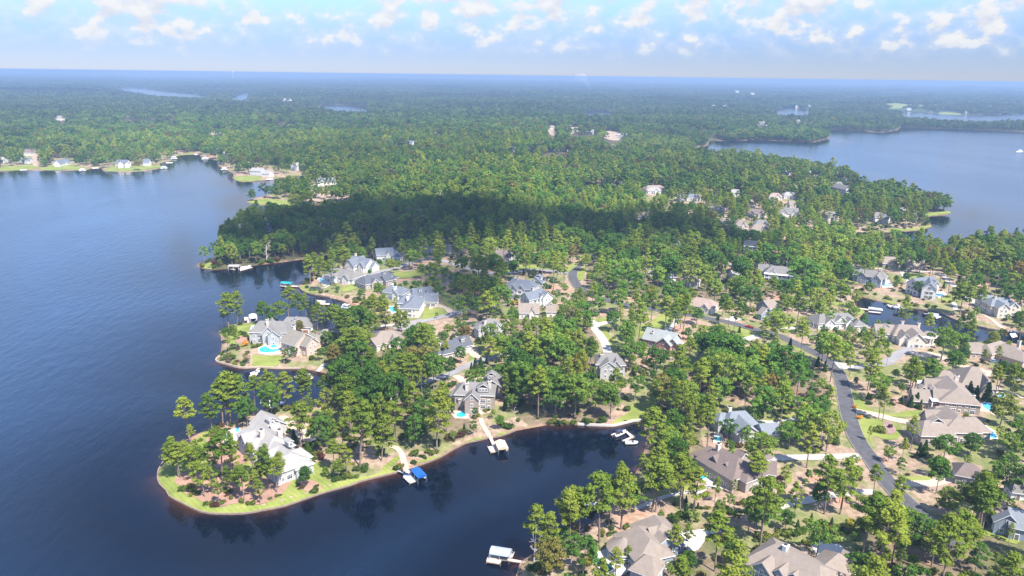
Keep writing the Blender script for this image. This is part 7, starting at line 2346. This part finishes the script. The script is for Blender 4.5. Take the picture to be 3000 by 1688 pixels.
# ------------------------------------------------------------------ the woods beyond: masses nobody could count
def scatter(name, label, pts, idx, rot, scl, lib):
    me_ = bpy.data.meshes.new(name)
    me_.vertices.add(len(pts))
    me_.vertices.foreach_set('co', np.asarray(pts, np.float32).ravel())
    for nm, tp, arr in (('idx', 'INT', np.asarray(idx, np.int32)), ('rot', 'FLOAT', np.asarray(rot, np.float32)), ('scl', 'FLOAT_VECTOR', np.asarray(scl, np.float32))):
        at_ = me_.attributes.new(nm, tp, 'POINT')
        at_.data.foreach_set('vector' if tp == 'FLOAT_VECTOR' else 'value', arr.ravel())
    ob = link(name, me_)
    tag(ob, label, kind='stuff')
    coll = bpy.data.collections.new(name + '_library')
    for k, m_ in enumerate(lib):
        lo = bpy.data.objects.new('%02d_%s_form' % (k, name), m_)
        coll.objects.link(lo)
    ng = bpy.data.node_groups.new(name + '_scatter', 'GeometryNodeTree')
    ng.interface.new_socket('Geometry', in_out='INPUT', socket_type='NodeSocketGeometry')
    ng.interface.new_socket('Geometry', in_out='OUTPUT', socket_type='NodeSocketGeometry')
    N_ = ng.nodes
    gi, go = N_.new('NodeGroupInput'), N_.new('NodeGroupOutput')
    ip = N_.new('GeometryNodeInstanceOnPoints')
    ci = N_.new('GeometryNodeCollectionInfo')
    ci.inputs['Collection'].default_value = coll
    ci.inputs['Separate Children'].default_value = True
    ci.inputs['Reset Children'].default_value = True

    def attr(nm, tp):
        n_ = N_.new('GeometryNodeInputNamedAttribute')
        n_.data_type = tp
        n_.inputs['Name'].default_value = nm
        return n_.outputs[0]
    cb = N_.new('ShaderNodeCombineXYZ')
    ng.links.new(attr('rot', 'FLOAT'), cb.inputs[2])
    ng.links.new(gi.outputs[0], ip.inputs['Points'])
    ng.links.new(ci.outputs[0], ip.inputs['Instance'])
    ip.inputs['Pick Instance'].default_value = True
    ng.links.new(attr('idx', 'INT'), ip.inputs['Instance Index'])
    ng.links.new(cb.outputs[0], ip.inputs['Rotation'])
    ng.links.new(attr('scl', 'FLOAT_VECTOR'), ip.inputs['Scale'])
    ng.links.new(ip.outputs[0], go.inputs[0])
    md = ob.modifiers.new('scatter', 'NODES')
    md.node_group = ng
    return ob


def merged(pair, nm):
    """crown and trunk as one mesh for the far woods"""
    a, b_ = pair
    va = np.empty(len(a.vertices) * 3, np.float32)
    a.vertices.foreach_get('co', va)
    vb = np.empty(len(b_.vertices) * 3, np.float32)
    b_.vertices.foreach_get('co', vb)
    fa_ = [tuple(p.vertices) for p in a.polygons]
    fb = [tuple(v + len(a.vertices) for v in p.vertices) for p in b_.polygons]
    me_ = bpy.data.meshes.new(nm)
    me_.from_pydata(np.concatenate([va, vb]).reshape(-1, 3).tolist(), [], fa_ + fb)
    me_.materials.append(a.materials[0])
    me_.materials.append(b_.materials[0])
    me_.polygons.foreach_set('material_index', [0] * len(fa_) + [1] * len(fb))
    me_.update()
    return me_


LIB0 = [merged(q, 'pine_form') for q in PINES[:6]] + [merged(q, 'broad_form') for q in BROADS[:6]] + BARE
rest = np.where(~single)[0]
pk = TK[rest] == 'p'
H = T[rest, 3]
sz = np.where(pk, H / 24, H / 17)
scatter('neighbourhood_trees', 'leafy trees and pines crowding between the houses', T[rest, :3], np.where(RNG.random(len(rest)) < .035, 12 + RNG.integers(0, 2, len(rest)), np.where(pk, RNG.integers(0, 6, len(rest)), 6 + RNG.integers(0, 6, len(rest)))), RNG.uniform(0, 6.28, len(rest)),
        np.stack([sz * RNG.uniform(.75, 1.15, len(rest)), sz * RNG.uniform(.75, 1.15, len(rest)), sz], 1), LIB0)

# low growth under and between them
k = RNG.permutation(np.where(~blk & (RNG.random(len(cx)) < np.where(s_ < 8, .42, np.where(clr, .012, .10))))[0])[:3800]
k = k[view_ok(cx[k], cy[k], z_[k], np.full(len(k), 2.0), np.full(len(k), 1.2)) == 0]
ss = RNG.uniform(.7, 2.2, len(k))
scatter('undergrowth', 'low bushes and saplings scattered over the pine straw', np.stack([cx[k], cy[k], z_[k] - .1], 1), RNG.integers(0, 4, len(k)), RNG.uniform(0, 6, len(k)), np.stack([ss, ss, ss], 1), SHRUBS)

# mid-distance forest
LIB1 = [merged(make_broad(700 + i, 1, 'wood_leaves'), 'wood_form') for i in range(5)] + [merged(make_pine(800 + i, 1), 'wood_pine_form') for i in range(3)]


def forest(name, label, d0, d1, sp0, sp1, lib, npine, h_mu, h_sd, base_h, zoff=-.3, jit=.45, sparse_resid=.7, fade=True):
    pts = []
    d = d0
    while d < d1:
        sp = sp0 + (sp1 - sp0) * (d - d0) / (d1 - d0)
        da = sp / d
        a = np.arange(R(-41), R(41), da)
        a = a + RNG.uniform(-jit, jit, len(a)) * da
        r = d + RNG.uniform(-jit, jit, len(a)) * sp
        pts.append(np.stack([r * np.sin(a), r * np.cos(a)], 1))
        d += sp * .87
    P = np.concatenate(pts)
    s_ = sd(P[:, 0], P[:, 1])
    P = P[s_ > (3.5 if d0 < 3000 else 8)]
    z = hgt(P[:, 0], P[:, 1])
    X, Y, D = project(np.stack([P[:, 0], P[:, 1], z], 1))
    k = (X > -200) & (X < 3200)
    if d0 < 900:      # the neighbourhood grid already holds these
        k &= ~((P[:, 0] > -420) & (P[:, 0] < 900) & (P[:, 1] > 150) & (P[:, 1] < 860))
    P, z, X, Y = P[k], z[k], X[k], Y[k]
    keepm = np.ones(len(P), bool)
    for q in RESID[1:]:
        i = inside_poly(X, Y, q)
        keepm &= ~(i & (RNG.random(len(P)) < sparse_resid))
    for (poly, x0, x1, y0, y1) in BLOCK:
        i = np.where((P[:, 0] > x0) & (P[:, 0] < x1) & (P[:, 1] > y0) & (P[:, 1] < y1))[0]
        if len(i):
            keepm[i[inside_poly(P[i, 0], P[i, 1], poly)]] = False
    # ragged openings and thin stands
    op = np.sin(P[:, 0] * .0061 + 1.7) * np.cos(P[:, 1] * .0047 + .6) + .7 * np.sin(P[:, 0] * .017 - P[:, 1] * .013) + .4 * np.sin(P[:, 0] * .041 + P[:, 1] * .037)
    keepm &= ~((op > (1.25 if d0 < 1000 else 1.0)) & (RNG.random(len(P)) < .8))
    P, z = P[keepm], z[keepm]
    n = len(P)
    isp = RNG.random(n) < (npine[0](np.hypot(P[:, 0], P[:, 1])) if callable(npine[0]) else npine[0])
    idx = np.where(isp, npine[1] + RNG.integers(0, npine[2], n), RNG.integers(0, npine[1], n))
    H = np.clip(RNG.normal(h_mu, h_sd, n), h_mu * .5, h_mu * 1.6)
    sz = H / base_h
    hits = view_ok(P[:, 0], P[:, 1], z, np.where(isp, H * 1.3, H), sz * 4.5, 20.0)
    k = (hits < 1) | ((hits < 2) & (RNG.random(n) < .35))
    sx = sz * RNG.uniform(.9, 1.25, n)
    szz = np.where(isp, sz * .95, sz)
    return scatter(name, label, np.stack([P[k, 0], P[k, 1], z[k] + zoff], 1), idx[k], RNG.uniform(0, 6.28, k.sum()), np.stack([sx[k], sx[k], szz[k]], 1), lib), int(k.sum())


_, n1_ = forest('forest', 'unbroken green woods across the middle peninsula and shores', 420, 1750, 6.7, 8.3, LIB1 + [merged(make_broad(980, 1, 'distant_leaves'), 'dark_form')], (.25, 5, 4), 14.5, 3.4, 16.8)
LIB2 = [merged(make_broad(900 + i, 2, 'distant_leaves'), 'far_form') for i in range(4)] + [merged(make_broad(950 + i, 1, 'wood_leaves'), 'far_green_form') for i in range(3)]
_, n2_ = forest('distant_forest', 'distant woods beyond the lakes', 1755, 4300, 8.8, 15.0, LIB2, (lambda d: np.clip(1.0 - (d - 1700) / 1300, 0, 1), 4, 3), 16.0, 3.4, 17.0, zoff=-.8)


def clump_form(seed):
    rng = np.random.default_rng(seed)
    cs, rad = [], []
    for k in range(9):
        a, r = k * 2.4, 17 * math.sqrt((k + .5) / 9)
        cs.append((r * math.cos(a), r * math.sin(a), rng.uniform(7, 12)))
        q = rng.uniform(5, 7.5)
        rad.append((q, q, rng.uniform(5, 8)))
    C_, N_ = clumps(cs, rad, 12, rng, .4, .7)
    return quads_mesh('stand_form', C_, N_, 7.0, ['far_leaves'], rng)


LIB3 = [clump_form(1000 + i) for i in range(5)]
_, n3_ = forest('horizon_forest', 'hazy blue woods stretching to the horizon', 4300, 17000, 26, 68, LIB3, (0, 5, 1), 17.0, 3.2, 17.0, zoff=-2.0, sparse_resid=0)
print('TREES', len(T), int(single.sum()), len(rest), n1_, n2_, n3_)

# ------------------------------------------------------------------ far details: water tower, smoke
p = gp(683, 231)
dd = math.hypot(p.x, p.y)
root = empty('water_tower', p, 'tiny white water tower on the left horizon', 'tower')
mb = MB()
rw = dd * .0011
mb.tube((0, 0, 0), (0, 0, rw * 5), rw * .45, rw * .35, 10)
mb.build('stem', 'white_paint', root)
mb = MB()
prof = [(.35, 5.0), (1.0, 5.8), (1.25, 6.6), (1.0, 7.4), (.2, 7.9)]
for (r0, z0), (r1, z1) in zip(prof[:-1], prof[1:]):
    mb.tube((0, 0, rw * z0), (0, 0, rw * z1), rw * r0, rw * r1, 12, caps=(z1 > 7.8))
mb.build('tank', 'white_paint', root)

p = gp(1728, 266)
dd = math.hypot(p.x, p.y)
mb = bmesh.new()
rs = random.Random(5)
for k in range(26):
    f = k / 25
    rad = dd * (.0011 + .0048 * f) * rs.uniform(.7, 1.2)
    M = Matrix.Translation((p.x - dd * .014 * f ** 1.3 + rs.uniform(-1, 1) * rad * .5, p.y + rs.uniform(-1, 1) * rad, p.z + dd * .0015 + dd * .016 * f)) @ Matrix.Diagonal((rad, rad, rad * .8, 1))
    bmesh.ops.create_icosphere(mb, subdivisions=2, radius=1.0, matrix=M)
me = bpy.data.meshes.new('smoke')
mb.to_mesh(me)
mb.free()
m = bpy.data.materials.new('smoke')
m.use_nodes = True
t = NT(m.node_tree)
o = t.n('ShaderNodeOutputMaterial')
pv = t.n('ShaderNodeVolumePrincipled')
pv.inputs['Color'].default_value = (.95, .96, 1, 1)
pv.inputs['Density'].default_value = .0035
t.l(pv.outputs[0], o.inputs['Volume'])
me.materials.append(m)
tag(link('smoke', me), 'thin pale smoke plume rising from the far woods', kind='stuff')

# ------------------------------------------------------------------ clouds overhead that shade parts of the woods
m = bpy.data.materials.new('cloud')
m.use_nodes = True
t = NT(m.node_tree)
o = t.n('ShaderNodeOutputMaterial')
d = t.n('ShaderNodeBsdfDiffuse')
d.inputs[0].default_value = (.85, .85, .87, 1)
thin = t.n('ShaderNodeBsdfTransparent')
ms = t.n('ShaderNodeMixShader')
ms.inputs[0].default_value = .84
gl = t.n('ShaderNodeBsdfTranslucent')
gl.inputs[0].default_value = (.95, .95, .97, 1)
md_ = t.n('ShaderNodeMixShader')
md_.inputs[0].default_value = .6
t.l(d.outputs[0], md_.inputs[1])
t.l(gl.outputs[0], md_.inputs[2])
t.l(md_.outputs[0], ms.inputs[1])
t.l(thin.outputs[0], ms.inputs[2])
t.l(ms.outputs[0], o.inputs[0])
MATS['cloud'] = m


def cloud(label, alt, blobs, tz=10.0):
    """blobs: (px, py, radius m) of shaded ground; the cloud hangs in the sunlight above them"""
    bm_ = bmesh.new()
    rs_ = random.Random(len(label))
    for (a, b_, r) in blobs:
        x, y = at_z(a, b_, tz)
        k = (alt - tz) / SUN_DIR.z
        c = Vector((float(x), float(y), tz)) + SUN_DIR * k
        for j in range(7):
            q = rs_.uniform(.45, .75) * r
            off = Vector((rs_.uniform(-.5, .5) * r, rs_.uniform(-.5, .5) * r, rs_.uniform(-.05, .25) * r)) if j else Vector((0, 0, 0))
            M = Matrix.Translation(c + off) @ Matrix.Diagonal((q, q, q * .6, 1))
            bmesh.ops.create_icosphere(bm_, subdivisions=3, radius=1.0, matrix=M)
        for j in range(16):
            q = rs_.uniform(.05, .16) * r
            t_ = rs_.uniform(0, 6.28)
            off = Vector((math.cos(t_) * r * rs_.uniform(.8, 1.15), math.sin(t_) * r * rs_.uniform(.8, 1.15), rs_.uniform(-.1, .1) * r))
            M = Matrix.Translation(c + off) @ Matrix.Diagonal((q, q, q * .7, 1))
            bmesh.ops.create_icosphere(bm_, subdivisions=2, radius=1.0, matrix=M)
    for v in bm_.verts:
        n = v.co * .035
        v.co += v.normal * 5.0 * (math.sin(n.x * 3.1 + n.z) * math.cos(n.y * 2.7) + .5 * math.sin(n.x * 7 + n.y * 6))
    me_ = bpy.data.meshes.new('cloud')
    bm_.to_mesh(me_)
    bm_.free()
    me_.materials.append(MATS['cloud'])
    tag(link('cloud', me_), label, kind='structure')


cloud('white cumulus above the middle peninsula', 1900, [(760, 690, 62), (900, 655, 85), (1080, 625, 90), (1250, 620, 95), (1420, 640, 85), (1560, 665, 75), (1700, 675, 62), (1830, 680, 62), (1960, 660, 70), (2080, 690, 62), (2170, 715, 42),
                                                    (1120, 695, 62), (1260, 700, 66), (1000, 695, 52), (1400, 690, 55), (1330, 790, 40), (1410, 815, 40), (1350, 860, 26)])
cloud('long far cumulus over the left woods', 6000, [(-160, 267, 420), (-20, 267, 430), (120, 268, 420), (220, 271, 330), (290, 273, 200)])
cloud('far cumulus over the central woods', 6000, [(1200, 258, 330), (1300, 260, 330), (1370, 261, 300)])
cloud('small far cumulus over the woods', 6000, [(1050, 256, 300), (1120, 255, 240)])

# ------------------------------------------------------------------ haze
mb = MB()
S = 47500
mb.box((0, 8000, (151.5 - 4.0) / 2), (2 * S, 2 * S, 155.5))
ob = mb.build('haze', 'white_paint')
m = bpy.data.materials.new('haze')
m.use_nodes = True
t = NT(m.node_tree)
o = t.n('ShaderNodeOutputMaterial')
pv = t.n('ShaderNodeVolumePrincipled')
pv.inputs['Color'].default_value = (.30, .43, .63, 1)
pv.inputs['Density'].default_value = .00015
pv.inputs['Anisotropy'].default_value = 0.0
t.l(pv.outputs[0], o.inputs['Volume'])
ob.data.materials[0] = m
tag(ob, 'pale blue summer haze over the far woods', kind='stuff')
ob.visible_shadow = True
